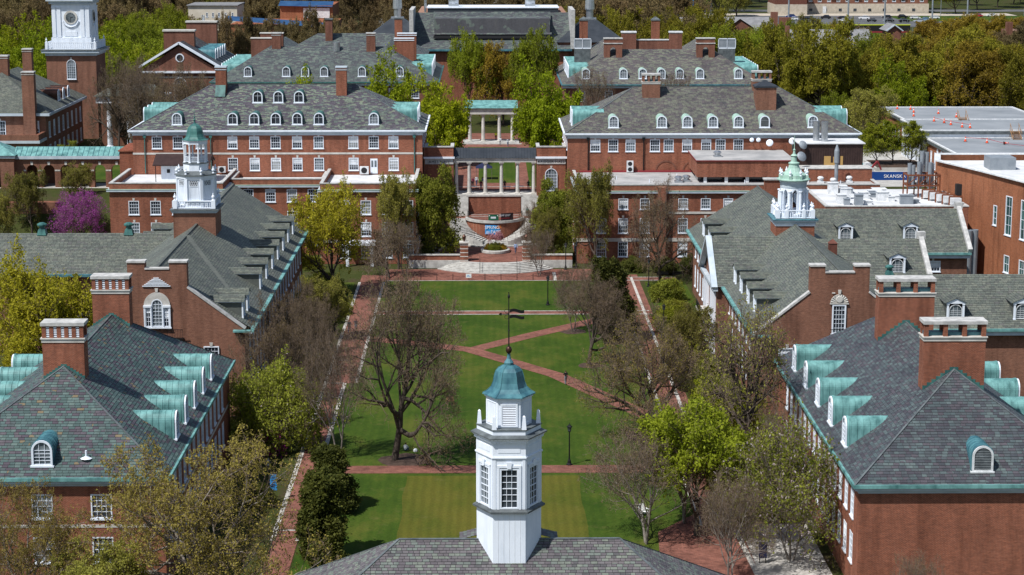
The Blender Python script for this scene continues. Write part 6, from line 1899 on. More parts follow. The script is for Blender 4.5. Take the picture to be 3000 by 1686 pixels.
m = M(); m.box(-90, -69.5, AY + 4.6, AY + 4.9, 8, 13.2); obj("inner_wall", m, "brick_old", ar); m = M().box(-82.5, -63, AY + .2, AY + 4.6, 8.0, 8.06); obj("walk_floor", m, "concrete", ar)
m = M(); m.box(-95, -63, AY - .8, AY - .05, 6.5, 8.0); obj("base_wall", m, "stone", ar)
m = M(); m.box(-95, -72, 331, 333, 0, 7.5); obj("lower_wall", m, "brick_old", ar)

# pedimented brick block
pd = thing("hall", "brick block with pediment, round window and green side dormers, far left of centre", "building")
m = M(); m.box(-75.6, -59.6, 440, 470, 8, 21.2); m.ext_y([(-75.6, 21.2), (-59.6, 21.2), (-67.6, 26.2)], 440, 441); obj("wall", m, "brick_far", pd)
m = M(); m.bar((-76.5, 439.7, 21.6), (-67.6, 439.7, 26.9), .9, .45); m.bar((-58.7, 439.7, 21.6), (-67.6, 439.7, 26.9), .9, .45); m.box(-76, -59.2, 439.4, 439.98, 20.3, 20.7); obj("pediment_moulding", m, "white", pd)
slate_roof(pd, [[(-58.6, 440, 21.7), (-58.6, 470, 21.7), (-67.6, 470, 27.0), (-67.6, 440, 27.0)], [(-76.6, 470, 21.7), (-76.6, 440, 21.7), (-67.6, 440, 27.0), (-67.6, 470, 27.0)]], "B", .7, .34, 0, 58)
m = M().tube((-67.5, 439.9, 23.6), (-67.5, 440.05, 23.6), .95, .95, 20); o = obj("round_window", m, "white", pd); m = M().tube((-67.5, 439.86, 23.6), (-67.5, 439.9, 23.6), .7, .7, 20); obj("glass", m, "glass", o)
window(pd, -67.6, 439.86, 14.3, 0, 2.8, 5.0, 4, 7, glass="glass", key=True, arch=True)
for x0, x1, y0, y1, zt in ((-71.9, -65.1, 446, 448, 29.0), (-69.3, -62.4, 463, 465, 30.0)):
    m = M().box(x0, x1, y0, y1, 20, zt); o = obj("chimney_slab", m, "brick_far", pd); m = M().box(x0 - .2, x1 + .2, y0 - .2, y1 + .2, zt, zt + .35); obj("coping", m, "stone", o)
for i in range(5):
    arched_dormer(pd, -60.6, 447 + i * 4.0, 22.6, R(90), 2.2, 1.5, .6, hood="copper_dark", seams=0)
m = M(); m.box(-75.7, -59.5, 439.92, 439.99, 19.2, 19.5); obj("belt_course", m, "stone", pd)

# ------------------------------------------------------------------ modern brick buildings on the right
mp = thing("lab_building", "tall orange brick building with teal strip windows and roof walkway, right edge", "building")
PZ = 17.0
W = [(70.6, 309.5), (74.3, 297.5), (78.6, 281.0), (98, 272), (98, 318), (72.5, 318)]
m = M()
def seg(i, rows, zt=PZ):
    facade(mp, m, W[i], W[(i + 1) % 6], -1, zt, rows, key=False, cw=0.14)
seg(0, [])
seg(1, [([5.2], 9.5, 1.1, 3.0, 1, 3, dict(glass="glass_teal")), ([9.2, 13.6], 8.6, 1.9, 5.8, 2, 4, dict(glass="glass_teal")), ([9.2, 13.6], 3.0, 1.6, 2.6, 2, 2, dict(glass="glass_teal"))])
seg(2, []); seg(3, []); seg(4, []); seg(5, [])
obj("wall", m, "brick_modern", mp)
m = M()
for i in range(6):
    a, b = Vector(W[i]), Vector(W[(i + 1) % 6])
    m.bar((*a, PZ + .08), (*b, PZ + .08), .9, .2)
obj("coping", m, "white_old", mp)
m = M(); m.add([(x, y, PZ - 1.0) for x, y in W], [tuple(range(6))]); obj("flat_roof", m, "roof_membrane", mp)
m = M(); m.box(78, 82, 306, 310, PZ - 1, PZ + .9); obj("plant_unit", m, "steel_painted", mp)
m = M().box(72.0, 72.9, 302.2, 303.2, 12.6, 14.3); o = obj("wall_louvre", m, "louvre_dark", mp)
for x, y, r in ((70.4, 287, .62), (71.4, 287.6, .62)):
    m = M().lathe([(r, 0), (r, 9.6), (r - .08, 9.6), (r - .08, 9.2)], 16, x, y); obj("exhaust_stack", m, "steel_painted", mp)
q = thing("flat_roof_hall", "low brick and white-pilastered hall with grey flat roofs dotted with traffic cones", "building")
def qblock(x0, x1, y0, y1, zt, wins, cap="lead", white=False):
    m = M()
    LL = y1 - y0
    facade(q, m, (x0, y1), (x0, y0), 7.5, zt - .6, wins, key=False, sill=False)
    wall(m, (x0, y0), (x1, y0), 7.5, zt - .6); wall(m, (x1, y0), (x1, y1), 7.5, zt - .6); wall(m, (x1, y1), (x0, y1), 7.5, zt - .6)
    obj("wall", m, "white" if white else "brick_modern", q)
    c = M(); c.box(x0 - .4, x1 + .4, y0 - .4, y1 + .4, zt - .6, zt - .02); obj("fascia", c, cap, q)
    c = M(); c.box(x0 - .1, x1 + .1, y0 - .1, y1 + .1, zt - .01, zt + .02); obj("flat_roof", c, "roof_grey", q)
    c = M(); ring(c, x0, x1, y0, y1, zt - .01, zt + .22, .38); obj("roof_kerb", c, "white_old", q)
qblock(84.2, 112, 392, 424, 14.0, [([3 + 3.2 * i for i in range(6)], 8.4, 1.2, 3.0, 2, 4)])
qblock(82.0, 112, 372, 391.5, 14.8, [([3.2 + 3.6 * i for i in range(5)], 8.4, 2.2, 4.6, 2, 4)], white=True)
qblock(82.6, 112, 345, 371.5, 13.4, [([4 + 3.2 * i for i in range(7)], 8.4, 1.2, 3.2, 2, 4)])
for i in range(5):
    m = M().box(82.5, 82.58, 349 + 3.2 * i, 350 + 3.2 * i, 11.6, 12.5); obj("stone_panel", m, "white", q)
qblock(86.0, 112, 330, 344.5, 11.8, [])
m = M(); m.box(86.3, 112, 330.2, 330.5, 12.2, 12.3); m.box(86.3, 112, 330.2, 330.5, 12.6, 12.7)
for i in range(14):
    m.box(86.3 + i * 1.9, 86.4 + i * 1.9, 330.2, 330.5, 11.8, 12.7)
obj("roof_rail", m, "steel", q)
for x, y, z in ((98.2, 371.7, 13.4), (93, 392, 14.0)):
    m = M()
    for k in range(7):
        m.box(x, x + 1.6, y - 2.4 + k * .34, y - 2.1 + k * .34, z + .05 + k * .2, z + .12 + k * .2)
    for s in (0, 1.6):
        m.bar((x + s, y - 2.5, z + .1), (x + s, y + .2, z + 1.7), .1, .12); m.bar((x + s, y - 2.5, z + 1.2), (x + s, y + .2, z + 2.8), .07, .07)
        for k in range(3):
            m.bar((x + s, y - 2.4 + k * 1.2, z + .1), (x + s, y - 2.4 + k * 1.2, z + 1.2 + k * .75), .07, .07)
    tag(obj("roof_steps", m, "wood"), "wooden access steps on the %s grey flat roof" % ("lower" if z < 13.6 else "upper"), "steps")

# ------------------------------------------------------------------ city and campus edge
gh = thing("dormitory", "grey-roofed brick dormitory with cross gable, upper right distance", "building")
m = M(); m.box(59.5, 86, 602, 618, 8, 19.6); m.ext_y([(72, 8), (79.5, 8), (79.5, 20.6), (75.3, 23.2), (72, 20.6)], 597, 603); obj("wall", m, "brick_far", gh)
m = M(); m.add([(58.6, 600, 19.6), (86.7, 600, 19.6), (86.7, 610, 23.3), (58.6, 610, 23.3), (58.6, 620, 19.6), (86.7, 620, 19.6)], [(0, 1, 2, 3), (3, 2, 5, 4)]); m.add([(71.4, 596.6, 20.5), (75.4, 596.6, 23.5), (80.1, 596.6, 20.5), (75.4, 610, 23.5), (71.4, 606, 20.5), (80.1, 606, 20.5)], [(0, 1, 3, 4), (1, 2, 5, 3)]); obj("roof", m, "roof_shingle_grey", gh)
for q_ in ((86.0, 88.0, 606, 608, 12, 25.0), (88.4, 92.0, 605, 607, 12, 23.4), (60, 63.6, 598, 600, 12, 21.5)):
    m = M().box(*q_); obj("chimney", m, "brick_far", gh)
for x in (73.8, 77.4):
    window(gh, x, 596.85, 17.2, 0, 1.2, 2.0, 2, 2, key=False)
g2 = thing("dormitory", "brick dormitory with grey roof and white cornice behind trees, right of centre", "building")
m = M(); m.box(79.6, 100, 522, 536, 8, 20.0); obj("wall", m, "brick_far", g2)
m = M(); m.add([(79, 521, 20.2), (101, 521, 20.2), (101, 529, 24.4), (79, 529, 24.4), (79, 537, 20.2), (101, 537, 20.2)], [(0, 1, 2, 3), (3, 2, 5, 4), (0, 3, 4), (1, 5, 2)]); obj("roof", m, "roof_shingle_grey", g2)
m = M(); m.box(78.8, 101.2, 520.6, 521, 19.7, 20.3); obj("cornice", m, "white", g2)
for x in (78.4, 94.2):
    m = M().box(x, x + 1.1, 525.4, 526.6, 17, 25.5); obj("chimney", m, "brick_far", g2)
for x in (82, 85.5, 90, 94.5, 98):
    for z in (16.6, 13.2, 9.8):
        window(g2, x, 521.86, z, 0, 1.3, 2.1, 2, 2, key=False)
ap = thing("apartment_block", "long brick apartment block with white windows and limestone base behind car park", "building")
m = M()
rows = []
for z, hh in ((13.3, 2.3), (17.2, 2.3), (21.1, 2.3)):
    rows.append(([3 + 4.3 * i for i in range(13)], z, 1.7, hh, 2, 2))
facade(ap, m, (146.5, 927), (204, 927), 8, 26, rows, key=False)
wall(m, (146.5, 950), (146.5, 927), 8, 26)
obj("wall", m, "brick_far", ap)
m = M(); m.box(146.2, 204.3, 926.3, 926.98, 8, 12.4); m.box(146.2, 204.3, 926.5, 926.98, 15.9, 16.3); obj("stone_base", m, "limestone", ap)
for i in range(8):
    m = M().box(149 + i * 6.8, 150.4 + i * 6.8, 926.2, 926.32, 9.0, 10.2); obj("basement_window", m, "glass", ap)
m = M(); m.box(155.2, 156.8, 926.15, 926.3, 8, 11.2); obj("door", m, "white_old", ap)
for i in range(4):
    m = M().box(158 + i * 10.5, 161.5 + i * 10.5, 925.6, 926.5, 16.3, 17.0); obj("balcony", m, "iron", ap)
a2 = thing("side_building", "plain red brick side wall of a block left of the apartments, top right", "building")
m = M().box(131, 145.5, 912, 935, 8, 24); obj("wall", m, "brick_dark", a2); m = M().box(130.8, 145.7, 911.8, 935.2, 8, 12.8); obj("stone_base", m, "limestone", a2)
fw = thing("field_wall", "dark outfield wall with yellow top rail and white CENTENNIAL lettering", "wall")
m = M().box(96, 165, 779.6, 780, 8, 11.0); obj("panel", m, "black_plain", fw); m = M().box(96, 165, 779.5, 780.05, 11.0, 11.3); obj("top_rail", m, "cone_orange" if False else "cloth_yellow", fw)
m = M().box(96, 165, 779.5, 779.6, 8, 8.7); obj("red_band", m, "red_flashing", fw)
lettering("CENTENNIAL", 1.15, "white_plain", fw, (137.6, 779.45, 9.4), 0, 1.0); lettering("CONFERENCE", .62, "white_plain", fw, (145.6, 779.45, 9.5))
m = M()
for i in range(36):
    m.box(96 + i * 2, 96.08 + i * 2, 780.3, 780.4, 8, 13.2)
for z in (11.9, 13.2):
    m.box(96, 166, 780.3, 780.38, z - .04, z + .04)
tag(obj("chain_link_fence", m, "steel_painted"), "tall wire fence above the dark outfield wall", "fence")
sc = thing("scoreboard", "black scoreboard with blue frame at the top edge", "scoreboard")
m = M().box(81, 88.5, 860, 861, 10.5, 20); obj("frame", m, "sign_blue", sc); m = M().box(81.3, 88, 859.8, 860, 11.8, 18.2); obj("screen", m, "black_plain", sc); m = M(); m.box(82, 82.5, 860.2, 860.8, 8, 10.5); m.box(87, 87.5, 860.2, 860.8, 8, 10.5); obj("post", m, "iron", sc)
bg = thing("tan_building", "tan stucco building with small windows among bare trees, upper left", "building")
m = M()
facade(bg, m, (-104, 700), (-87, 700), 8, 22.4, [([6.5, 8.6, 10.7, 13, 15.4], 18.6, .7, 1.5, 2, 2), ([9.5, 12], 15.5, .6, 1.0, 2, 2)], key=False)
wall(m, (-87, 700), (-87, 720), 8, 22.4); obj("wall", m, "white_stucco", bg)
m = M().box(-104.4, -86.6, 699.5, 720, 22.4, 22.8); obj("roof", m, "roof_shingle_grey", bg)
m = M().box(-99.4, -98.4, 699.9, 700, 17.3, 19.2); obj("door", m, "cornice_shade_blue", bg)
m = M(); m.bar((-100.5, 698.5, 17.2), (-96.8, 698.5, 15.2), .8, .16); m.box(-102, -100.4, 698, 699.5, 17.0, 17.25)
for k in range(7):
    m.box(-102 + k * .75, -101.92 + k * .75, 698, 698.08, 16.6 - .3 * k, 18.2 - .3 * k)
obj("outside_stair", m, "iron", bg)
rc = thing("sports_hall", "long low red brick sports hall with blue metal roof behind bare trees, upper left", "building")
m = M().box(-84, -50, 650, 690, 8, 18.6); obj("wall", m, "brick_modern", rc)
m = M(); m.add([(-84.5, 649, 20.2), (-50, 649, 17.8), (-50, 655, 19.0), (-84.5, 655, 21.4)], [(0, 1, 2, 3)]); obj("roof_edge", m, "blue_roof", rc)
m = M().box(-71, -53, 690, 720, 8, 23.0); obj("upper_wall", m, "brick_modern", rc); m = M().box(-63, -54, 689.7, 690, 18.8, 22.2); obj("white_panel", m, "white_old", rc); m = M(); m.add([(-71.5, 689, 23), (-53, 689, 22.6), (-53, 696, 24.2), (-71.5, 696, 24.4)], [(0, 1, 2, 3)]); obj("upper_roof", m, "blue_roof", rc)
st = thing("stadium_stand", "pale grandstand roofs glimpsed through bare trees at the top edge", "building")
m = M(); m.box(-45, 10, 820, 850, 8, 14); m.box(-40, 8, 828, 850, 14, 17.5); obj("tier", m, "concrete", st); m = M().box(-42, 8, 819.6, 820, 9.5, 11.5); obj("red_band", m, "orange", st)
gs = thing("grey_gable_house", "small grey gabled roof with pale bargeboards among the trees, right", "building")
m = M(); m.box(112.3, 116, 560, 568, 8, 22.2); m.ext_y([(112.3, 22.2), (116, 22.2), (114.1, 23.5)], 560, 561); obj("wall", m, "brick_far", gs); m = M(); m.bar((111.8, 559.6, 22.1), (114.1, 559.6, 23.8), .5, .3); m.bar((116.5, 559.6, 22.1), (114.1, 559.6, 23.8), .5, .3); obj("bargeboard", m, "cornice_shade_blue", gs)
m = M(); m.add([(111.7, 560, 22.1), (114.1, 560, 23.9), (114.1, 570, 23.9), (111.7, 570, 22.1), (116.6, 560, 22.1), (116.6, 570, 22.1)], [(0, 1, 2, 3), (1, 4, 5, 2)]); obj("roof", m, "roof_shingle_grey", gs)
ch = thing("brick_chimney_house", "brick chimney and low roof above the trees at the right edge", "building")
m = M(); m.box(166.5, 168.4, 640, 642, 8, 20); m.box(168.5, 186, 643, 655, 8, 17); obj("wall", m, "brick_far", ch)
# site hoarding with lettering
hd = thing("site_hoarding", "blue site hoarding with white SKANSKA lettering", "hoarding")
m = M().box(63, 79, 353.4, 353.6, 7.6, 9.5); obj("panel", m, "blue_sheet", hd); lettering("SKANSKA", 0.85, "white_plain", hd, (73.0, 353.36, 8.45), 0, 1.1)
t = thing("planting_box", "pale stone planter bed with young trees behind the blue hoarding", "planter"); m = M().box(72, 82, 366, 378, 7.9, 8.6); obj("kerb", m, "concrete", t); m = M().box(72.4, 81.6, 366.4, 377.6, 8.6, 8.64); obj("soil", m, "mulch", t)
m = M(); m.box(64.5, 71, 364, 368.5, 8, 9.2); t = tag(obj("tarpaulin_stack", m, "teal_sheet"), "turquoise sheeted stack on the building site", "stack")
# ------------------------------------------------------------------ trees
def unit(v):
    return v / np.maximum(1e-9, np.linalg.norm(v, axis=-1, keepdims=True))

def tubes(P0, P1, R0, R1, k):
    """vertex and face arrays for many tapered tubes"""
    n = len(P0)
    D = unit(P1 - P0)
    ref = np.where(np.abs(D[:, 2:3]) > 0.9, np.array([[1.0, 0, 0]]), np.array([[0, 0, 1.0]]))
    Sx = unit(np.cross(D, ref)); Ux = np.cross(Sx, D)
    ang = np.arange(k) * 2 * np.pi / k
    off = Sx[:, None, :] * np.cos(ang)[None, :, None] + Ux[:, None, :] * np.sin(ang)[None, :, None]
    V = np.concatenate([P0[:, None] + off * R0[:, None, None], P1[:, None] + off * R1[:, None, None]], 1).reshape(-1, 3)
    i = np.arange(k); j = (i + 1) % k
    F = np.stack([i, j, k + j, k + i], 1)[None] + (np.arange(n) * 2 * k)[:, None, None]
    return V, F.reshape(-1, 4)

def ribbons(P0, P1, W0, W1, rng):
    D = unit(P1 - P0)
    S = unit(np.cross(D, rng.normal(size=D.shape)))
    V = np.stack([P0 - S * W0[:, None], P0 + S * W0[:, None], P1 + S * W1[:, None], P1 - S * W1[:, None]], 1).reshape(-1, 3)
    return V, np.arange(len(P0) * 4).reshape(-1, 4)

def leaves(C, size, rng, flat=0.0):
    n = len(C)
    A = unit(rng.normal(size=(n, 3))); B = rng.normal(size=(n, 3))
    if flat:
        A[:, 2] *= 1 - flat; B[:, 2] *= 1 - flat
        A = unit(A)
    B = unit(B - A * (A * B).sum(1, keepdims=True))
    s = size * (0.6 + 0.8 * rng.random(n))[:, None]
    V = np.stack([C - A * s, C - B * s * 0.55, C + A * s, C + B * s * 0.55], 1).reshape(-1, 3)
    return V, np.arange(n * 4).reshape(-1, 4)

def np_mesh(name, parts, mats):
    """parts: list of (V, F, material index)"""
    Vs, Fs, Ms, b = [], [], [], 0
    for V, F, mi in parts:
        if len(V) == 0: continue
        Vs.append(V); Fs.append(F + b); Ms.append(np.full(len(F), mi)); b += len(V)
    V, F, Mi = np.concatenate(Vs), np.concatenate(Fs), np.concatenate(Ms)
    me = bpy.data.meshes.new(name)
    me.vertices.add(len(V)); me.vertices.foreach_set("co", V.astype(np.float32).ravel())
    me.loops.add(len(F) * 4); me.loops.foreach_set("vertex_index", F.astype(np.int32).ravel())
    me.polygons.add(len(F)); me.polygons.foreach_set("loop_start", (np.arange(len(F)) * 4).astype(np.int32)); 
    me.polygons.foreach_set("material_index", Mi.astype(np.int32))
    for m in mats:
        me.materials.append(MATS[m])
    me.update(calc_edges=True)
    return me

def grow(seed, kids=(6, 6, 6, 6), ang=(45, 42, 45, 50), ratio=(0.62, 0.62, 0.6, 0.6), trunk=0.30, r0=0.028, up=0.12, wander=0.16, first=0.75, lean=0.0, twig_len=1.0, stems=1, low=None):
    """branching skeleton of a tree one unit tall; returns levels of (P0,P1,R0,R1) arrays"""
    rng = np.random.default_rng(seed)
    levels = []
    P = np.zeros((stems, 3)); D = np.tile(np.array([[0, 0, 1.0]]), (stems, 1))
    if stems > 1:
        a = np.arange(stems) * 2 * np.pi / stems + rng.random(stems)
        P[:, 0], P[:, 1] = 0.02 * np.cos(a), 0.02 * np.sin(a)
        D[:, 0], D[:, 1] = 0.35 * np.cos(a), 0.35 * np.sin(a)
        D = unit(D)
    D[:, 0] += lean
    Ln = np.full(stems, trunk + 0.32); Rr = np.full(stems, r0 / math.sqrt(stems))
    for lv in range(len(kids) + 1):
        S = [5, 5, 4, 3, 2][min(lv, 4)]
        n = len(P)
        nodes, rad, dirs = [P], [Rr], [D]
        d = D.copy(); p = P.copy()
        endr = 0.45 if lv == 0 else 0.3
        for s in range(S):
            d = unit(d + rng.normal(size=d.shape) * wander * (0.5 if lv == 0 else 1) + np.array([[0, 0, up * (0.4 if lv == 0 else 1)]]))
            p = p + d * (Ln / S)[:, None]
            nodes.append(p); rad.append(Rr * (1 - (1 - endr) * (s + 1) / S)); dirs.append(d)
        N = np.stack(nodes, 1); Q = np.stack(rad, 1); DD = np.stack(dirs, 1)
        levels.append((N[:, :-1].reshape(-1, 3), N[:, 1:].reshape(-1, 3), Q[:, :-1].ravel(), Q[:, 1:].ravel(), N[:, -1]))
        if lv == len(kids): break
        k = kids[lv]
        lo = (trunk / (trunk + 0.32) if low is None else low) if lv == 0 else 0.25
        t = lo + (1 - lo) * (np.arange(k)[None] + rng.random((n, k)) * 0.9) / k
        t = np.clip(t, 0, 0.999)
        idx = np.minimum((t * S).astype(int), S - 1); fr = t * S - idx
        I = np.arange(n)[:, None]
        p0 = N[I, idx] * (1 - fr[..., None]) + N[I, idx + 1] * fr[..., None]
        d0 = DD[I, idx + 1]
        r_at = Q[I, idx]
        a = np.radians(ang[min(lv, len(ang) - 1)]) * (0.7 + 0.6 * rng.random((n, k)))
        ref = unit(np.cross(d0, np.array([0.31, 0.22, 0.92])) + 1e-6)
        az = (np.arange(k)[None] * 2.4 + rng.random((n, k)) * 1.2 + rng.random((n, 1)) * 6.28)
        s1 = ref; s2 = np.cross(d0, ref)
        dn = unit(d0 * np.cos(a)[..., None] + (s1 * np.cos(az)[..., None] + s2 * np.sin(az)[..., None]) * np.sin(a)[..., None])
        ln = (Ln[:, None] if lv else np.full((n, 1), first)) * ratio[min(lv, len(ratio) - 1)] * (1.05 - 0.45 * t if lv else 1.0 - 0.35 * (t - lo) / (1 - lo)) * (0.8 + 0.4 * rng.random((n, k)))
        if lv == len(kids) - 1: ln = ln * twig_len
        P = p0.reshape(-1, 3); D = dn.reshape(-1, 3); Ln = ln.ravel(); Rr = np.minimum(r_at * 0.75, r_at * (0.62 if lv else 0.6)).ravel()
    return levels, rng

PROTO = {}
def tree_proto(key, seed, leaf=None, n_leaf=0, lsize=0.02, bark="bark", twig="twig", flower=None, n_flower=0, fsize=0.015, wmin=0.0010, **kw):
    """makes trunk and crown meshes scaled to height 1 and width 1"""
    lv, rng = grow(seed, **kw)
    tp, cp = [], []
    for i, (a, b, r0, r1, e) in enumerate(lv):
        if i <= 1:
            tp.append((*tubes(a, b, r0, r1, 7 if i == 0 else 5), 0))
        elif i == 2:
            tp.append((*tubes(a, b, np.maximum(r0, wmin * 1.6), np.maximum(r1, wmin * 1.4), 4), 0))
        elif i == 3:
            cp.append((*tubes(a, b, np.maximum(r0, wmin * 1.2), np.maximum(r1, wmin), 3), 0))
        else:
            cp.append((*ribbons(a, b, np.full(len(a), wmin * 1.0), np.full(len(a), wmin * 0.6), rng), 0))
    allp = np.concatenate([l[1] for l in lv])
    tips = np.concatenate([l[1] for l in lv[-2:]])
    if n_leaf:
        c = tips[rng.integers(0, len(tips), n_leaf)] + rng.normal(size=(n_leaf, 3)) * lsize * 1.3
        cp.append((*leaves(c, lsize, rng, 0.3), 1))
    if n_flower:
        c = tips[rng.integers(0, len(tips), n_flower)] + rng.normal(size=(n_flower, 3)) * fsize
        cp.append((*leaves(c, fsize, rng), 2))
    z = np.percentile(allp[:, 2], 99.0)
    w = 2 * np.percentile(np.hypot(allp[:, 0], allp[:, 1]), 95.5)
    sc = np.array([1 / w, 1 / w, 1 / z])
    for L in (tp, cp):
        for i, (V, F, m) in enumerate(L):
            L[i] = (V * sc, F, m)
    mats = [twig, leaf or twig, flower or leaf or twig]
    PROTO[key] = (np_mesh("trunk", tp, [bark]), np_mesh("crown", cp, mats))

tree_proto("bare_big", 3, "leaf_brown", 16000, .0042, kids=(11, 7, 7, 6, 4), ang=(52, 46, 44, 46, 48), trunk=.12, first=1.0, r0=.030, up=.09, wander=.2, wmin=.00085, twig_len=1.35)
tree_proto("bare_wide", 8, "leaf_tan", 16000, .005, kids=(11, 8, 7, 6, 4), ang=(62, 48, 46, 48, 50), trunk=.09, first=.95, r0=.032, up=.10, wander=.2, wmin=.00095, twig_len=1.3)
tree_proto("bare_thin", 4, "leaf_brown", 4000, .006, bark="bark_pale", kids=(9, 6, 5, 5, 4), ang=(44, 42, 42, 46), trunk=.10, first=.88, r0=.020, up=.11, wmin=.0009, stems=2, twig_len=1.3)
tree_proto("bare_dark", 6, "leaf_brown", 9000, .006, kids=(10, 7, 6, 5, 5), ang=(56, 48, 48, 50), trunk=.11, first=.88, r0=.028, up=.06, wander=.2, wmin=.0010, twig_len=1.3)
tree_proto("bud_tan", 7, "leaf_tan", 36000, .0052, bark="bark_pale", kids=(10, 7, 6, 5, 4), ang=(60, 50, 48, 50), trunk=.08, first=.95, r0=.026, up=.04, wander=.2, wmin=.0009)
tree_proto("bud", 9, "leaf_bud", 30000, .008, kids=(10, 7, 6, 4, 3), ang=(50, 46, 46, 50), trunk=.08, first=.8, r0=.020, up=.07, wmin=.0010)
tree_proto("bud_tall", 10, "leaf_bud", 3200, .0075, kids=(12, 7, 6, 4, 4), ang=(56, 48, 48, 52), trunk=.24, first=.7, r0=.028, up=.06, wander=.2, wmin=.0010)
tree_proto("yellow", 12, "leaf_yellow", 34000, .0095, kids=(11, 7, 6, 5), ang=(44, 42, 44, 48), trunk=.06, first=.88, r0=.020, up=.12, wmin=.0012)
tree_proto("green", 13, "leaf_green", 30000, .0115, kids=(11, 7, 6, 5), ang=(46, 44, 46, 50), trunk=.07, first=.88, r0=.018, up=.09, wmin=.0012)
tree_proto("elm", 14, "leaf_elm", 42000, .0155, kids=(11, 8, 6, 4), ang=(62, 52, 50, 52), trunk=.06, first=.95, r0=.024, up=.02, wander=.18, wmin=.0012)
tree_proto("gold", 15, "leaf_gold", 34000, .012, kids=(10, 8, 6, 4), ang=(52, 48, 48, 50), trunk=.06, first=.88, r0=.022, up=.06, wmin=.0012)
tree_proto("ever", 16, "leaf_ever", 34000, .018, kids=(34, 6, 5, 3), ang=(68, 50, 50, 55), trunk=.62, first=.40, r0=.018, up=.05, wmin=.0012, low=.04)
tree_proto("dense", 17, "leaf_dense", 30000, .0125, kids=(14, 7, 6, 4), ang=(56, 50, 50, 55), trunk=.26, first=.68, r0=.022, up=.05, wmin=.0012, low=.12)
tree_proto("olive", 18, "leaf_olive", 46000, .0125, kids=(11, 8, 6, 4), ang=(62, 52, 48, 50), trunk=.05, first=.95, r0=.024, up=.03, wmin=.0012)
tree_proto("magnolia", 19, "leaf_mag", 30000, .0125, flower="petal_white", n_flower=260, fsize=.010, bark="bark_pale", kids=(10, 7, 6, 4), ang=(64, 50, 50, 55), trunk=.06, first=.9, r0=.018, up=.05, stems=3)
tree_proto("magwhite", 20, "leaf_mag", 12000, .010, flower="petal_white", n_flower=1700, fsize=.009, bark="bark_pale", kids=(10, 7, 6, 5), ang=(50, 46, 48, 52), trunk=.08, first=.85, r0=.016, up=.08, stems=3)
tree_proto("redbud", 21, "petal_pink", 16000, .0095, kids=(9, 7, 6, 5), ang=(60, 50, 48, 50), trunk=.05, first=.9, r0=.02, up=.05, stems=2)
tree_proto("ginkgo", 22, "leaf_green", 12000, .011, kids=(20, 6, 5, 4), ang=(46, 40, 44, 48), trunk=.50, first=.48, r0=.011, up=.13, low=.16)
tree_proto("cherry", 23, "petal_rose", 2600, .022, kids=(7, 5, 4, 4), ang=(46, 44, 46, 50), trunk=.2, first=.7, r0=.016, up=.08)
SH = dict(kids=(8, 7, 6, 3), ang=(62, 50, 50, 50), trunk=.02, first=.95, r0=.016, up=.03, stems=3)
tree_proto("shrub", 24, "leaf_dense", 11000, .03, **SH)
tree_proto("shrub_green", 25, "leaf_green", 11000, .03, **SH)
tree_proto("shrub_dark", 26, "leaf_ever", 11000, .03, **SH)
tree_proto("azalea", 27, "leaf_dense", 4500, .026, flower="petal_magenta", n_flower=4000, fsize=.024, **SH)
tree_proto("flowers_orange", 28, "leaf_dense", 3000, .04, flower="petal_orange", n_flower=2500, fsize=.035, **SH)
tree_proto("wood_brown", 29, "leaf_brown", 20000, .013, kids=(9, 7, 6, 4), ang=(54, 46, 46, 50), trunk=.08, first=.85, r0=.022, up=.07, wmin=.0016)
tree_proto("wood_bud", 30, "leaf_bud", 24000, .013, kids=(9, 7, 6, 4), ang=(54, 46, 46, 50), trunk=.08, first=.85, r0=.022, up=.07, wmin=.0014)

trng = random.Random(77)
def tree(style, x, y, z, h, w, label, name="tree", cat="tree", group=None, rot=None):
    o = thing(name, label, cat, (x, y, z - 0.05), trng.uniform(0, 6.28) if rot is None else rot, group)
    o.scale = (w, w, h)
    tm, cm = PROTO[style]
    link("trunk" if cat == "tree" else "stems", tm, o)
    link("crown" if cat == "tree" else "foliage", cm, o)
    return o

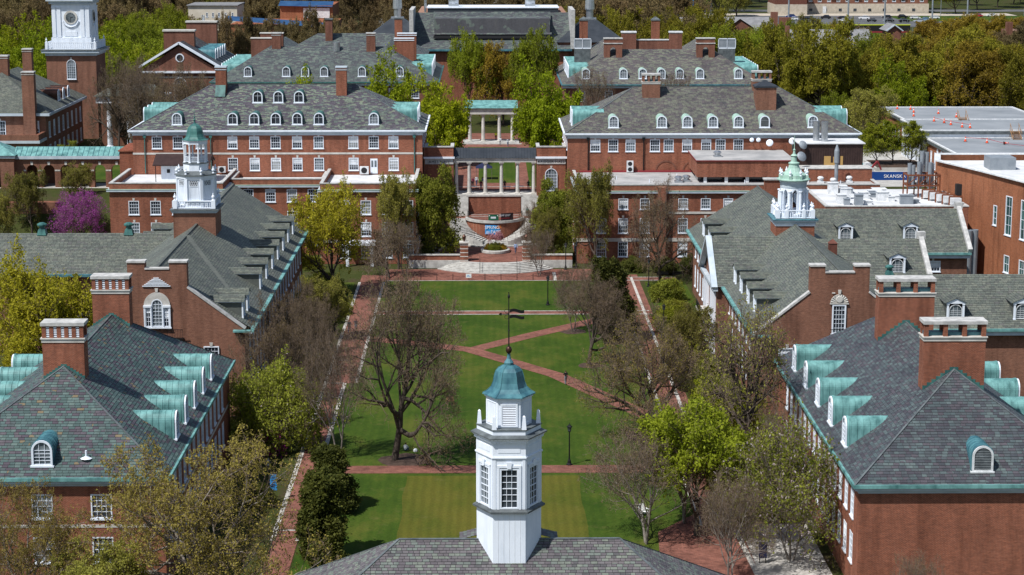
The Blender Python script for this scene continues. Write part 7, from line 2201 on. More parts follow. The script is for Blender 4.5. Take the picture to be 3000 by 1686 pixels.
near = [
 ("bare_big", -9.63, 198.8, 0, 22.6, 15.5, "big spreading bare tree on the lawn left of centre", 0.6),
 ("bare_thin", -15.4, 199.2, 0, 14.0, 7.5, "slender forked bare tree beside the left brick walk", 2.0),
 ("ever", -14.6, 166, 0, 7.6, 4.9, "taller of the two dark evergreen trees by the left walk, nearest the bottom", 0),
 ("ever", -14.3, 181, 0, 5.9, 4.2, "smaller dark evergreen tree just behind the taller one by the left walk", 1),
 ("bud_tan", -22.6, 148, 0, 15.6, 19.0, "big tan budding tree in front of the left foreground hall's corner", 1.2),
 ("bud_tan", -35.5, 146, 0, 12.2, 11.5, "tan budding tree at the bottom left corner before the hall windows", 3.0),
 ("bud", -29.5, 143, 0, 9.0, 8.5, "green-leafed tree low between the two tan trees, bottom left", 4.0),
 ("magnolia", -22.3, 203, 0, 9.0, 10.5, "yellow-green magnolia at the right corner of the left foreground hall", 0),
 ("bare_dark", -23.4, 209.5, 0, 14.6, 9.5, "dark bare tree in the gap between the two left halls", 0),
 ("bare_dark", -22.6, 236, 0, 11.6, 8.5, "dark bare tree against the shaded wall of the gabled left hall", 2),
 ("bare_dark", -22.4, 224, 0, 11.0, 7.0, "dark bare tree beside the left walk behind the magnolia", 4),
 ("bare_dark", -22.8, 249, 0, 8.5, 6.5, "small dark bare tree near the far half of the gabled left hall", 5),
 ("yellow", -47.9, 209, 0, 18.6, 16.0, "yellow-green tree at the left edge between the two left halls", 0),
 ("yellow", -22.7, 288, 0, 15.8, 14.0, "yellow-green tree in front of the left long hall's corner", 3),
 ("dense", -8.2, 316.5, 0, 14.8, 8.4, "bushy green tree left of the plaza stairs", 0),
 ("bud", -14.0, 309, 0, 15.0, 7.5, "tall thin budding tree against the left projecting wing", 1),
 ("bare_thin", -12.8, 303, 0, 8.4, 6.7, "low grey bare tree left of the broad curved steps", 2),
 ("dense", 10.8, 317, 0, 12.4, 7.6, "bushy green tree right of the plaza stairs", 3),
 ("bud", 9.2, 313.5, 0, 9.0, 5.5, "pale budding tree in front of the bushy tree right of the stairs", 4),
 ("bare_dark", 7.6, 324, 1.1, 7.4, 5.0, "small crooked bare tree beside the right curved stairs", 1),
 ("bud", 17.0, 309, 0, 15.9, 8.7, "tall budding tree before the right wing's first windows", 2),
 ("bare_dark", 26.3, 298, 0, 15.5, 11.5, "bare tree before the middle of the right wing", 3),
 ("bare_big", 12.6, 242, 0, 12.8, 10.5, "bare tree with mulch ring on the lawn right of the forked path", 2),
 ("bare_thin", 11.5, 262, 0, 9.0, 6.5, "thin bare tree behind the fork of the brick paths", 3),
 ("ever", 16.9, 256, 0, 10.6, 6.0, "dark evergreen beside the right brick walk", 2),
 ("bare_wide", 17.2, 208, 0, 13.6, 14.5, "broad bare tree at the end of the diagonal path, right", 1),
 ("bud_tall", 25.4, 187.5, 0, 18.6, 13.0, "tall thick-trunked budding tree before the gabled right hall", 0.5),
 ("green", 18.8, 173, 0, 12.0, 12.5, "bright green leafing tree by the lower right terrace", 2),
 ("bare_thin", 14.2, 171, 0, 10.2, 11.5, "reddish bare multi-stemmed tree at the lower right lawn corner", 1),
 ("magwhite", 26.4, 166, 0, 12.0, 12.5, "white-flowering magnolia beside the right foreground hall", 0),
 ("bare_thin", 27.0, 180, 0, 10.0, 5.6, "thin bare tree against the right foreground hall's lit wall", 5),
 ("bare_thin", 33.5, 149, 0, 6.0, 5.0, "bare shrub tree at the bottom right before the blank brick wall", 5),
 ("bare_dark", -22.4, 243, 0, 10.0, 7.0, "bare tree leaning over the left walk beyond the big lawn tree", 2.5),
 ("bud", -21.8, 256, 0, 8.5, 7.5, "budding tree by the far part of the left gabled hall", 0.2),
 ("bare_thin", 18.2, 177, 0, 11.5, 9.0, "dark multi-stemmed tree between the lawn corner and terrace", 0.9),
 ("bud", 23.2, 172, 0, 9.2, 7.5, "leafing tree over the lower right brick terrace", 2.4),
 ("bare_thin", 20.4, 160, 0, 9.0, 7.5, "bare tree at the bottom edge right of the slate roof", 0.3),
 ("green", 23.6, 196, 0, 9.0, 8.0, "fresh green tree behind the tall thick-trunked tree", 1.0),
 ("bud", 24.6, 236, 0, 8.5, 7.0, "budding tree before the right hall's balcony", 3.3),
 ("bare_dark", -15.2, 302, 0, 9.0, 9.0, "dark bare tree at the far left corner of the lawn", 1.4),
 ("bare_thin", 8.0, 303.5, 0.0, 7.2, 6.0, "thin grey bare tree by the right foot of the broad steps", 2.9),
 ("elm", -20.9, 390, 8, 16.8, 17.0, "vivid yellow-green tree behind the right end of the left long hall", 0),
 ("elm", -9.9, 376, 8, 15.2, 14.0, "vivid yellow-green tree just left of the far portico", 1),
 ("elm", 11.4, 378, 8, 16.6, 15.0, "vivid yellow-green tree just right of the far portico", 2),
 ("elm", -37.0, 392, 8, 14.5, 10, "vivid green treetop showing over the left long hall's ridge", 4),
 ("green", -4.4, 446, 8, 19.9, 10.2, "upright fresh green tree behind the portico, left", 0),
 ("gold", 3.6, 446, 8, 17.6, 13.0, "golden-leafed tree behind the portico, centre", 1),
 ("green", 11.0, 440, 8, 20.8, 11.0, "upright green tree with dark trunk behind the portico, right", 3),
 ("bare_dark", -73.5, 396, 8, 19.5, 12.0, "tall bare tree in front of the columned portico", 0),
 ("bare_thin", -68.5, 392, 8, 18.0, 10.5, "pale-stemmed bare tree right of the columned portico", 1),
 ("bare_dark", -64.0, 415, 8, 15.5, 11, "dark bare tree before the pedimented block", 2),
 ("redbud", -67.2, 326, 2, 8.0, 10.5, "magenta flowering redbud tree below the arcade", 1),
 ("bud", -75.5, 327, 3, 10.2, 8.0, "budding dark tree left of the redbud", 2),
 ("bud", -79.5, 318, 1, 9.5, 8.5, "yellowish budding tree at the left edge below the arcade", 3),
 ("bud", -70, 338, 6.5, 6.5, 6.5, "thin leafing tree in front of the arcade arches", 4),
 ("dense", -77.5, 366, 8, 5.6, 4.6, "small round evergreen in front of the clock tower hall", 1),
 ("ginkgo", 73.4, 371, 8, 8.2, 6.0, "left of the three slim young trees behind the blue hoarding", 0),
 ("ginkgo", 76.4, 372.5, 8, 8.7, 6.2, "middle of the three slim young trees behind the blue hoarding", 1),
 ("ginkgo", 79.4, 371.5, 8, 8.8, 6.4, "right of the three slim young trees behind the blue hoarding", 2),
 ("bare_thin", 21.1, 399, 8, 16.2, 9.5, "left thin bare tree before the rear right hall", 0),
 ("bare_thin", 36.9, 397, 8, 15.6, 9.5, "right thin bare tree before the rear right hall", 3),
 ("bare_thin", 52.5, 394, 8, 14.2, 8.0, "thin bare tree by the big chimney before the rear right hall", 4),
 ("green", 71.5, 405, 8, 10.5, 9.0, "fresh green tree right of the right long hall", 0),
 ("bud", 77.0, 396, 8, 12.4, 12.5, "grey-green budding tree behind the right long hall's roof end", 1),
 ("elm", 90.5, 436, 8, 14.2, 13.2, "vivid green tree behind the grey flat roof", 2),
 ("olive", 78.5, 468, 8, 21.0, 19.0, "large olive tree beyond the rear right hall", 0),
 ("olive", 70.5, 482, 8, 19.6, 18.0, "large olive tree left of the other, beyond the rear right hall", 2),
 ("olive", 118.0, 500, 8, 17.5, 27.0, "broad olive-brown tree mass behind the grey flat roof, right", 1),
 ("olive", 124.5, 470, 8, 16.0, 19.0, "olive tree at the right edge behind the flat roof", 3),
 ("gold", 133, 455, 8, 12.5, 12.0, "golden brown tree at the far right edge", 2),
]
for s, x, y, z, h, w, lab, rot in near:
    tree(s, x, y, z, h, w, lab, rot=rot)

# background woodland: groups of trees that only differ by place
def wood(style, spots, label, group, hs=(15, 21), ws=(11, 17)):
    for x, y in spots:
        tree(style, x, y, 8, trng.uniform(*hs), trng.uniform(*ws), label, "woodland_tree", "tree", group)
def scatter(x0, x1, y0, y1, n, seed):
    rg = random.Random(seed)
    k = max(1, int(math.sqrt(n)))
    pts = []
    for i in range(n):
        f = (i + rg.random()) / n
        yy = y0 + (y1 - y0) * rg.random()
        pts.append(((x0 + (x1 - x0) * f) * yy / ((y0 + y1) / 2), yy))
    return pts
wood("elm", scatter(-132, -92, 455, 560, 14, 1), "bright green tree in the wood left of the clock tower", "bright green trees by the clock tower", (13, 18), (13, 18))
wood("green", scatter(-100, -80, 480, 620, 12, 2), "fresh green tree in the wood right of the clock tower", "green trees right of the clock tower", (13, 18), (12, 16))
wood("wood_brown", scatter(-180, -106, 600, 830, 30, 3), "leafless brown tree in the upper left wood", "brown trees of the upper left wood", (16, 22), (14, 20))
wood("wood_brown", scatter(-100, -40, 735, 830, 12, 44), "leafless tree behind the tan building", "bare trees behind the tan building", (16, 22), (14, 19))
wood("wood_brown", scatter(-80, -16, 560, 645, 17, 4), "leafless brown tree before the long sports hall", "bare trees before the sports hall", (13, 18), (8, 11))
wood("wood_brown", scatter(-30, 70, 570, 800, 34, 5), "leafless brown tree behind the broad far hall", "brown trees behind the far hall", (16, 22), (14, 20))
wood("green", scatter(60, 100, 470, 560, 5, 66), "fresh green tree among the olive ones beyond the rear right hall", "green trees among the olive ones", (13, 18), (13, 17))
wood("gold", scatter(92, 150, 460, 560, 7, 67), "russet-gold tree among the olive mass at right", "russet trees at the right", (13, 17), (15, 20))
wood("olive", scatter(18, 66, 520, 640, 18, 6), "olive-green tree behind the rear right hall's chimneys", "olive trees behind the rear right hall", (14, 19), (14, 18))
wood("wood_bud", scatter(-150, 120, 820, 1000, 40, 7), "budding tree along the top of the view", "budding trees at the skyline", (16, 23), (16, 22))
wood("wood_bud", scatter(60, 112, 545, 650, 14, 8), "budding tree among the grey dormitory roofs", "budding trees by the dormitories", (10, 14), (11, 15))
wood("wood_brown", scatter(98, 190, 540, 640, 16, 9), "brownish tree behind the olive mass at right", "brown trees at the right", (9, 13), (12, 17))
wood("green", scatter(178, 300, 915, 1060, 16, 10), "green tree beyond the car park", "green trees beyond the car park", (14, 22), (15, 20))
wood("gold", scatter(150, 225, 640, 740, 10, 11), "golden brown tree before the car park at right", "golden trees by the car park", (9, 13), (13, 18))
wood("green", scatter(96, 140, 935, 1060, 9, 12), "green tree left of the apartment block", "green trees by the apartments", (14, 19), (14, 19))
wood("wood_brown", scatter(60, 360, 1000, 1280, 34, 13), "distant brown tree above the car park", "distant brown trees", (16, 22), (18, 26))
wood("wood_brown", scatter(-330, 110, 1000, 1280, 44, 14), "distant leafless tree along the top edge", "distant leafless trees", (16, 22), (18, 26))
wood("olive", scatter(84, 106, 475, 512, 7, 15), "olive tree below the white-corniced dormitory", "olive trees below the dormitory", (10, 14), (13, 16))
wood("olive", scatter(100, 150, 440, 540, 8, 16), "olive-brown tree of the mass behind the grey flat roof", "olive mass behind the flat roof", (13, 17), (16, 21))
wood("bare_dark", scatter(-80, -58, 385, 436, 7, 17), "dark bare tree between portico and pedimented block", "bare trees by the portico", (13, 18), (9, 13))

shr = [("shrub_green", 24.6, 262, 3.0, 4.4, "bright green shrub beside the right walk"), ("shrub", 25.8, 270, 2.6, 4.2, "olive shrub beside the right walk by the lamp"), ("shrub", 26.0, 283, 3.0, 5, "feathery green shrub near the right wing corner"),
       ("shrub_dark", 27.5, 305, 2.4, 4.5, "dark evergreen shrub left of the wing bench"), ("shrub_dark", 32.0, 306, 2.6, 4.5, "dark evergreen shrub at the right hall's wall end"), ("shrub_dark", 22.8, 307, 2.2, 4.0, "dark evergreen shrub under the right wing windows"),
       ("shrub", -24.6, 292, 2.6, 4.2, "green shrub at the far end of the left gabled hall"), ("shrub_dark", -22.8, 262, 2.6, 4.2, "dark shrub beside the left walk"), ("shrub_dark", -22.5, 268, 2.4, 4.0, "dark shrub by the far left walk"), ("shrub", -20.8, 274, 2.0, 3.4, "low olive shrub by the far left lawn"),
       ("azalea", -23.2, 200.5, 3.4, 4.6, "magenta azalea under the magnolia"), ("azalea", 24.8, 186, 2.4, 5.0, "magenta azalea bed at the tall tree's foot"), ("azalea", 27.5, 190, 2.2, 4.0, "magenta azalea behind the tall tree's foot"),
       ("shrub_green", 27.4, 206, 3.6, 3.8, "bright shrub at the right foreground hall's far corner"), ("shrub_dark", 27.8, 211, 3.2, 3.6, "dark shrub between the two right halls"), ("shrub_green", 25.2, 178.6, 1.6, 3.6, "low green shrub by the pale court"), ("shrub_dark", -21.8, 183, 2.0, 3.2, "dark shrub in the shade of the left foreground hall"),
       ("shrub_dark", -9.5, 312.6, 2.2, 3.4, "dark shrub above the left flank wall"), ("shrub", 10.8, 313.0, 2.6, 3.6, "leafy shrub above the right flank wall"), ("shrub", -28.0, 310.5, 2.0, 4, "shrub under the left wing's recessed bay")]
rgs = random.Random(4)
for k in range(16):
    shr.append((rgs.choice(["shrub_dark", "shrub", "shrub_dark"]), -22.4 - 2.6 * rgs.random(), 206 + k * 5.6, 1.4 + rgs.random() * 1.4, 3.2 + rgs.random() * 1.6, "low planting beside the left walk before the shaded wall"))
for k in range(13):
    shr.append((rgs.choice(["shrub_dark", "shrub", "shrub"]), 24.4 + 2.4 * rgs.random(), 213 + k * 5.2, 1.2 + rgs.random() * 1.3, 3.0 + rgs.random() * 1.6, "low planting between the right walk and the gabled hall"))
for s, x, y, h, w, lab in shr:
    tree(s, x, y, 0, h, w, lab, "shrub", "shrub", "border planting by the walks" if lab.startswith("low planting") else None)
for k in range(8):
    a = k * math.pi / 4 + .3
    tree("flowers_orange" if k in (0, 1, 3, 4, 7) else "shrub", 1.25 + 1.25 * math.cos(a), 318.7 + 1.2 * math.sin(a), 1.55, .85, 1.3, "orange flowering clump in the round planter" if k in (0, 1, 3, 4, 7) else "green clump in the round planter", "flower_clump", "flowers", "orange flowers in the planter" if k in (0, 1, 3, 4, 7) else "green clumps in the planter")
tree("cherry", 1.3, 318.9, 1.6, 2.9, 2.6, "small pink blossom tree in the round planter")
tree("shrub_dark", 1.3, 318.2, 1.6, 1.1, 1.7, "blue-green shrub at the centre of the round planter", "shrub", "shrub")
# ------------------------------------------------------------------ lamps, signs, seats
def lamp_post(x, y, z, label, h=4.35, group=None):
    t = thing("street_lamp", label, "lamp", (x, y, z), 0, group)
    def base(): return M().lathe([(.3, 0), (.3, .12), (.2, .2), (.17, .45), (.1, .6), (.08, .75)], 10).mesh("base", "iron")
    def pole(): return M().lathe([(.075, .7), (.07, 2.0), (.055, 3.45), (.1, 3.5), (.07, 3.56)], 8).mesh("pole", "iron")
    def lan():
        m = M()
        for i in range(6):
            a = i * math.pi / 3
            m.tube((.14 * math.cos(a), .14 * math.sin(a), 3.58), (.22 * math.cos(a), .22 * math.sin(a), 4.02), .015, .015, 4)
        m.lathe([(.16, 3.54), (.16, 3.6)], 6); m.lathe([(.3, 4.02), (.3, 4.06), (.12, 4.2), (.1, 4.27), (.03, 4.32), (.02, 4.45)], 6)
        return m.mesh("lantern", "iron")
    def gl(): return M().lathe([(.13, 3.6), (.205, 4.02)], 6).mesh("globe", "glass_pale")
    for n, f in (("base", base), ("pole", pole), ("lantern", lan), ("globe", gl)):
        link(n, cached("lamp" + n, f), t)
    return t
for x, y, z, lab in ((-6.05, 196.8, 0, "black lantern lamp post on the lawn left of the cupola"), (8.31, 196.6, 0, "black lantern lamp post on the lawn right of the cupola"), (8.62, 280, 0, "lamp post on the far lawn before the steps"),
                     (23.4, 259, 0, "lamp post among shrubs beside the right walk"), (24.2, 293.9, 0, "lamp post at the far end of the right walk"), (12.3, 308.5, 0, "lamp post right of the broad curved steps"), (14.0, 309.6, 0, "lamp post by the corner of the right wing"),
                     (-20.6, 262, 0, "lamp post beside the far left walk"), (24.6, 180, 0, "lamp post by the pale paved court"), (-21.0, 184.2, 0, "lamp post with blue banner in the shade of the left hall")):
    lamp_post(x, y, z, lab)
sg = thing("banner_sign", "light blue banner sign beside the left brick walk", "sign", (-20.5, 183.6, 0))
m = M(); m.box(-.32, .32, -.02, .02, 1.3, 2.9); obj("cloth", m, "sign_blue", sg)
m = M(); m.tube((-.34, 0, 0), (-.34, 0, 3.0), .03); m.tube((-.34, 0, 2.92), (.34, 0, 2.92), .02); m.tube((-.34, 0, 1.28), (.34, 0, 1.28), .02); obj("post", m, "iron", sg)
m = M()
for i in range(5):
    m.box(-.2 + .06 * (i % 3), .12 + .05 * (i % 2), -.03, -.021, 1.6 + i * .22, 1.7 + i * .22)
obj("print", m, "navy" if "navy" in MATS else "cloth_navy", sg)

# chain fence along the lawn's far edge
for i, x in enumerate([-10.2, -7.75, -5.3, -2.9, -0.45, 1.95, 4.4, 6.85, 9.3]):
    pass
fx = [-10.2 + 2.45 * i for i in range(9)]
cf = thing("chain_fence", "low post-and-chain fence along the far edge of the lawn", "fence")
for x in fx:
    m = M(); m.tube((x, 299.3, 0), (x, 299.3, .95), .05, .045, 6); m.lathe([(.02, .95), (.07, 1.0), (.02, 1.07)], 6, x, 299.3); obj("post", m, "iron", cf)
for a, b in zip(fx[:-1], fx[1:]):
    m = M(); m.path([(a + (b - a) * t, 299.3, .85 - .28 * (1 - (2 * t - 1) ** 2)) for t in np.linspace(0, 1, 7)], .02, 4); obj("chain", m, "iron", cf)
ps = thing("sign_panel", "small white notice hung on the chain fence", "sign", (-2.9, 299.2, .45)); m = M().box(-.42, .42, -.02, .02, 0, .62); obj("board", m, "white_plain", ps); m = M(); m.box(-.3, .28, -.03, -.021, .2, .26); m.box(-.22, .1, -.03, -.021, .36, .42); obj("print", m, "sign_blue", ps)

def bench(x, y, z, rz, label, w=1.6, mat="wood"):
    t = thing("park_bench", label, "bench", (x, y, z), rz)
    for k in range(3):
        m = M().box(-w / 2, w / 2, -.22 + k * .16, -.09 + k * .16, .42, .46); obj("seat_slat", m, mat, t)
    for k in range(3):
        m = M().box(-w / 2, w / 2, .25, .29, .55 + k * .14, .66 + k * .14); obj("back_slat", m, mat, t)
    for s in (-1, 1):
        m = M(); m.box(s * w / 2 - .03, s * w / 2 + .03, -.25, -.19, 0, .62); m.box(s * w / 2 - .03, s * w / 2 + .03, .22, .28, 0, .98); m.box(s * w / 2 - .03, s * w / 2 + .03, -.25, .25, .6, .64); obj("leg", m, mat, t)
bench(-4.3, 222, 0, R(15), "single wooden garden seat on the lawn left of the bell roof", .75, "wood")
bench(27.0, 301.9, 0, R(180), "dark bench against the hedge by the right wing, left one", 1.7, "iron"); bench(29.4, 301.9, 0, R(180), "dark bench against the hedge by the right wing, right one", 1.7, "iron")
def lawn_chair(x, y, rz, label):
    t = thing("lawn_chair", label, "chair", (x, y, 0), rz)
    m = M()
    for k in range(5):
        m.bar((-.28 + .14 * k, .25, .35), (-.28 + .14 * k, .5, 1.0), .1, .03)
    obj("backrest", m, "white_plain", t)
    m = M()
    for k in range(4):
        m.box(-.3, .3, -.3 + k * .15, -.18 + k * .15, .38 - k * .03, .41 - k * .03)
    obj("seat", m, "white_plain", t)
    m = M()
    for s in (-1, 1):
        m.box(s * .34 - .03, s * .34 + .03, -.32, -.25, 0, .58); m.box(s * .36 - .06, s * .36 + .06, -.35, .4, .58, .62); m.bar((s * .34, -.2, .3), (s * .34, .45, .0), .05, .08)
    obj("leg", m, "white_plain", t)
lawn_chair(14.6, 179.4, R(30), "white slatted lawn chair under the reddish bare tree")

# bicycle hoops beside the left foreground hall
for k in range(3):
    m = M(); x = -24.6 + k * .9
    m.path([(x, 205.5, 0), (x, 205.5, .75)] + [(x, 205.5 + .35 - .35 * math.cos(a), .75 + .3 * math.sin(a)) for a in np.linspace(0, math.pi, 7)] + [(x, 206.2, 0)], .035, 6)
    tag(obj("bike_hoop", m, "iron"), "black bicycle hoop by the left foreground hall's far corner", "bike rack", "bicycle hoops by the left hall")
tb = thing("notice_box", "dark blue display board at the edge of the pale court", "sign"); m = M(); m.box(23.5, 24.2, 165.2, 165.32, .5, 1.9); obj("board", m, "cloth_navy", tb); m = M(); m.box(23.55, 23.62, 165.22, 165.3, 0, .5); m.box(24.08, 24.15, 165.22, 165.3, 0, .5); obj("leg", m, "iron", tb)

# stall tables on the high quad
def fold_table(x, y, label, w=1.8, cloth=None):
    t = thing("folding_table", label, "table", (x, y, 8.02))
    m = M().box(-w / 2, w / 2, -.38, .38, .70, .75); obj("tabletop", m, "white_old" if not cloth else cloth, t)
    for sx in (-1, 1):
        for sy in (-1, 1):
            m = M().tube((sx * (w / 2 - .15), sy * .3, 0), (sx * (w / 2 - .15), sy * .3, .7), .02); obj("leg", m, "iron", t)
    return t
fold_table(-2.7, 341.2, "folding table behind the second column"); fold_table(3.1, 340.9, "folding table behind the fourth column"); fold_table(5.4, 341.3, "folding table near the right end of the colonnade")
gz = thing("pop_up_gazebo", "dark pop-up gazebo on the high lawn's left path", "gazebo", (-0.6, 356, 8.01))
m = M(); m.frustum([(-1.5, -1.5), (1.5, -1.5), (1.5, 1.5), (-1.5, 1.5)], 2.1, [(-.1, -.1), (.1, -.1), (.1, .1), (-.1, .1)], 3.0); obj("canopy", m, "cloth_navy", gz)
for sx in (-1, 1):
    for sy in (-1, 1):
        m = M().tube((sx * 1.4, sy * 1.4, 0), (sx * 1.4, sy * 1.4, 2.1), .03); obj("leg", m, "steel", gz)

# traffic cones on the flat roofs
def cone(x, y, z, fallen, label, group, rz=0.0):
    t = thing("traffic_cone", label, "traffic cone", (x, y, z), rz, group)
    if fallen:
        t.rotation_euler = (0, R(84), rz)
        t.location.z = z + .26
    link("body", cached("cone_b", lambda: M().lathe([(.24, .05), (.15, .45), (.14, .45), (.05, .95), (.03, .95)], 12).mesh("body", "cone_orange")), t)
    link("base", cached("cone_f", lambda: M().box(-.3, .3, -.3, .3, 0, .05).mesh("base", "black_plain")), t)
    link("collar", cached("cone_c", lambda: M().lathe([(.152, .48), (.118, .64)], 12).mesh("collar", "white_plain")), t)
SC = 1.45
up_lab, lo_lab, fa_lab = "upright orange cone on the upper grey flat roofs", "upright orange cone on the lower grey flat roof", "knocked-over orange cone on the lower grey flat roof"
for x, y, z in ((87.0, 421, 14.0), (89.6, 420, 14.0), (93.5, 411, 14.0), (95.6, 404, 14.0), (89.0, 414, 14.0), (87.6, 388.5, 14.8), (88.9, 385.5, 14.8), (89.4, 382.0, 14.8), (90.6, 377.8, 14.8), (91.8, 376.5, 14.8), (110.5, 390.8, 14.8), (111.0, 386.5, 14.8), (110.4, 382, 14.8), (110.9, 377, 14.8), (111.5, 374.5, 14.8), (87.3, 406, 14.0)):
    cone(x, y, z + .02, False, up_lab, "cones on the upper flat roofs")
for x, y, z in ((88.6, 366.5, 13.4), (92.0, 364.0, 13.4)):
    cone(x, y, z + .02, False, lo_lab, "upright cones on the lower flat roof")
for x, y, z, r in ((94.5, 361.5, 13.4, .2), (97.2, 357.5, 13.4, -.2), (98.8, 353.8, 13.4, .4), (101.2, 351.0, 13.4, 0), (103.3, 349.0, 13.4, .3)):
    cone(x, y, z + .02, True, fa_lab, "fallen cones on the lower flat roof", r)
m = M(); pts = [(87, 421), (88.5, 414), (87.6, 388.5), (89.4, 382), (91.8, 376.5)]
m.path([(88.6, 366.5, 14.2), (92, 364, 14.2), (94.5, 361.5, 13.7), (97.2, 357.5, 13.7), (98.8, 353.8, 13.7), (101.2, 351, 13.7), (104.6, 347.5, 13.7)], .05, 4)
tag(obj("barrier_tape", m, "paint_red"), "red and white barrier tape strung between the lower roof cones", "tape")
m = M(); m.path([(x, y, 15.5) for x, y in ((87.6, 388.5), (89.4, 382), (91.8, 376.5))], .05, 4)
tag(obj("barrier_tape", m, "paint_red"), "barrier tape strung between the cones on the middle grey roof", "tape")
lad = thing("ladder", "grey ladder lying on the lower flat roof by the white parapet", "ladder", (92.6, 370.6, 13.44), R(-12))
m = M(); m.box(0, 5.2, -.05, .05, 0, .1); m.box(0, 5.2, .45, .55, 0, .1); obj("rail", m, "steel", lad)
for i in range(14):
    m = M().box(.2 + i * .37, .27 + i * .37, .05, .45, .02, .08); obj("rung", m, "steel", lad)
t = thing("condenser_unit", "small black condenser on the lower grey flat roof", "condenser", (97.4, 352.2, 13.42)); m = M().box(-.6, .6, -.4, .4, .2, 1.2); obj("case", m, "louvre_dark", t); m = M().box(-.9, .9, -.7, .7, 0, .2); obj("stand", m, "steel_painted", t)
ex = thing("mini_excavator", "white and red mini excavator on the building site", "excavator", (69.6, 360.5, 8.02), R(20))
m = M(); m.box(-1.1, 1.1, -.9, -.5, 0, .5); m.box(-1.1, 1.1, .5, .9, 0, .5); obj("track", m, "black_plain", ex); m = M(); m.box(-1.0, .7, -.8, .8, .6, 1.2); m.box(-.9, .1, -.6, .4, 1.2, 2.3); obj("body", m, "white_old", ex); m = M(); m.bar((.7, .2, 1.2), (2.0, .2, 2.4), .25, .3); m.bar((2.0, .2, 2.4), (2.8, .2, .8), .2, .25); obj("boom", m, "red_flashing", ex)
# tall far lamps and floodlight masts
for x, y, h, lab in ((97.6, 873, 30, "leftmost tall pale floodlight mast by the scoreboard"), (126.9, 843, 32, "tall floodlight mast before the apartment block's left end"), (143.0, 793, 32, "tall floodlight mast before the apartment block's middle"), (161.7, 814, 34, "thinner floodlight mast right of the apartment block"), (181.1, 814, 34, "second tall floodlight mast from the right edge"), (195.4, 814, 34, "rightmost tall floodlight mast")):
    t = thing("floodlight_mast", lab, "mast", (x, y, 8)); m = M().tube((0, 0, 0), (0, 0, h), .38, .24, 8); obj("pole", m, "steel_painted", t); m = M(); m.box(-1.6, 1.6, -.3, .3, h, h + .5); obj("lamp_bar", m, "steel", t)
for x, y, h, lab in ((-73.5, 505, 14.5, "slim car park lamp right of the clock tower"), (243, 905, 10, "globe-headed street lamp at the far right"), (204, 900, 12, "pale street lamp beyond the car park")):
    t = thing("area_lamp", lab, "lamp", (x, y, 8)); m = M().tube((0, 0, 0), (0, 0, h), .14, .09, 6); obj("pole", m, "steel_painted", t); m = M(); m.box(-1.0, 1.0, -.25, .25, h, h + .25); obj("head", m, "white_old", t)

# ------------------------------------------------------------------ cars
def car_meshes():
    b = M()
    prof = [(-2.2, .35), (-2.2, .78), (-2.05, .92), (-1.0, .98), (1.2, .98), (2.0, .82), (2.2, .62), (2.2, .35)]
    b.ext_y(prof, -.86, .86)
    cab = [(-1.75, .97), (-1.3, 1.45), (.35, 1.47), (1.1, .97)]
    b.frustum([(-1.7, -.82), (1.1, -.82), (1.1, .82), (-1.7, .82)], .97, [(-1.25, -.64), (.35, -.64), (.35, .64), (-1.25, .64)], 1.5)
    g = M()
    g.frustum([(-1.72, -.8), (1.12, -.8), (1.12, .8), (-1.72, .8)], 1.03, [(-1.33, -.675), (.43, -.675), (.43, .675), (-1.33, .675)], 1.42)
    w = M().tube((0, -.11, 0), (0, .11, 0), .34, .34, 14)
    h = M().box(-.06, .06, -.18, .18, -.07, .07)
    return b.mesh("body", "paint_white"), g.mesh("windows", "glass"), w.mesh("wheel", "tyre"), h.mesh("headlight", "white_plain"), h.mesh("tail_light", "paint_red")
CM = car_meshes()
def car(x, y, rz, paint, label, suv=False):
    t = thing("parked_car", label, "car", (x, y, 8.04), rz, "cars in the far car park")
    s = (1.05, 1.05, 1.18) if suv else (1, 1, 1)
    o = link("body", CM[0], t, (0, 0, 0), 0, s)
    o.material_slots[0].link = 'OBJECT'; o.material_slots[0].material = MATS["paint_" + paint]
    link("windows", CM[1], t, (0, 0, 0), 0, (s[0], s[1] * 1.012, s[2]))
    for sx in (-1.35, 1.35):
        for sy in (-.8, .8):
            link("wheel", CM[2], t, (sx * s[0], sy * s[1], .34))
    for sy in (-.6, .6):
        link("headlight", CM[3], t, (2.19 * s[0], sy, .7 * s[2])); link("tail_light", CM[4], t, (-2.19 * s[0], sy, .78 * s[2]))
cars = [(132.6, 868, "white", 0, "white car at the left end of the car park"), (134.4, 886, "blue", 1, "blue car before the apartment block's left end"), (138.5, 868, "black", 1, "black van-like car behind the small tree"), (142.2, 880, "silver", 0, "silver car before the apartment door"),
        (148.6, 879, "black", 1, "black car next to the silver one"), (155.6, 876, "black", 0, "second black car in the row before the apartments"), (152.6, 857, "white", 0, "white convertible-like car alone in the front row"), (164.6, 874, "white", 1, "white sport utility car before the apartments"),
        (164.5, 856, "black", 0, "dark car in the front row right of centre"), (171.0, 852, "black", 1, "black car in the front row by the fence"), (177.5, 851, "black", 1, "next black car in the front row by the fence"), (176.6, 884, "black", 0, "black car at the apartments' shaded end"),
        (183.6, 884, "black", 1, "large black car at the apartments' shaded end"), (187.8, 878, "white", 0, "white car right of the large black car"), (188.0, 860, "paleblue", 1, "pale blue car near the right mast"), (184.0, 852, "silver", 0, "silver car below the pale blue one"),
        (196.5, 879, "white", 0, "white car half hidden under the far tree"), (203, 858, "black", 1, "black car in the shade of the round tree"), (217, 851, "white", 1, "white car right of the thin mast"), (225, 851, "silver", 0, "silver car next to the last mast"), (219, 893, "red", 0, "red car far right on the slope"), (226, 897, "white", 0, "white car behind the red one")]
for x, y, p, s, lab in cars:
    car(x, y, R(3 if x % 2 > 1 else 177), p, lab, bool(s))

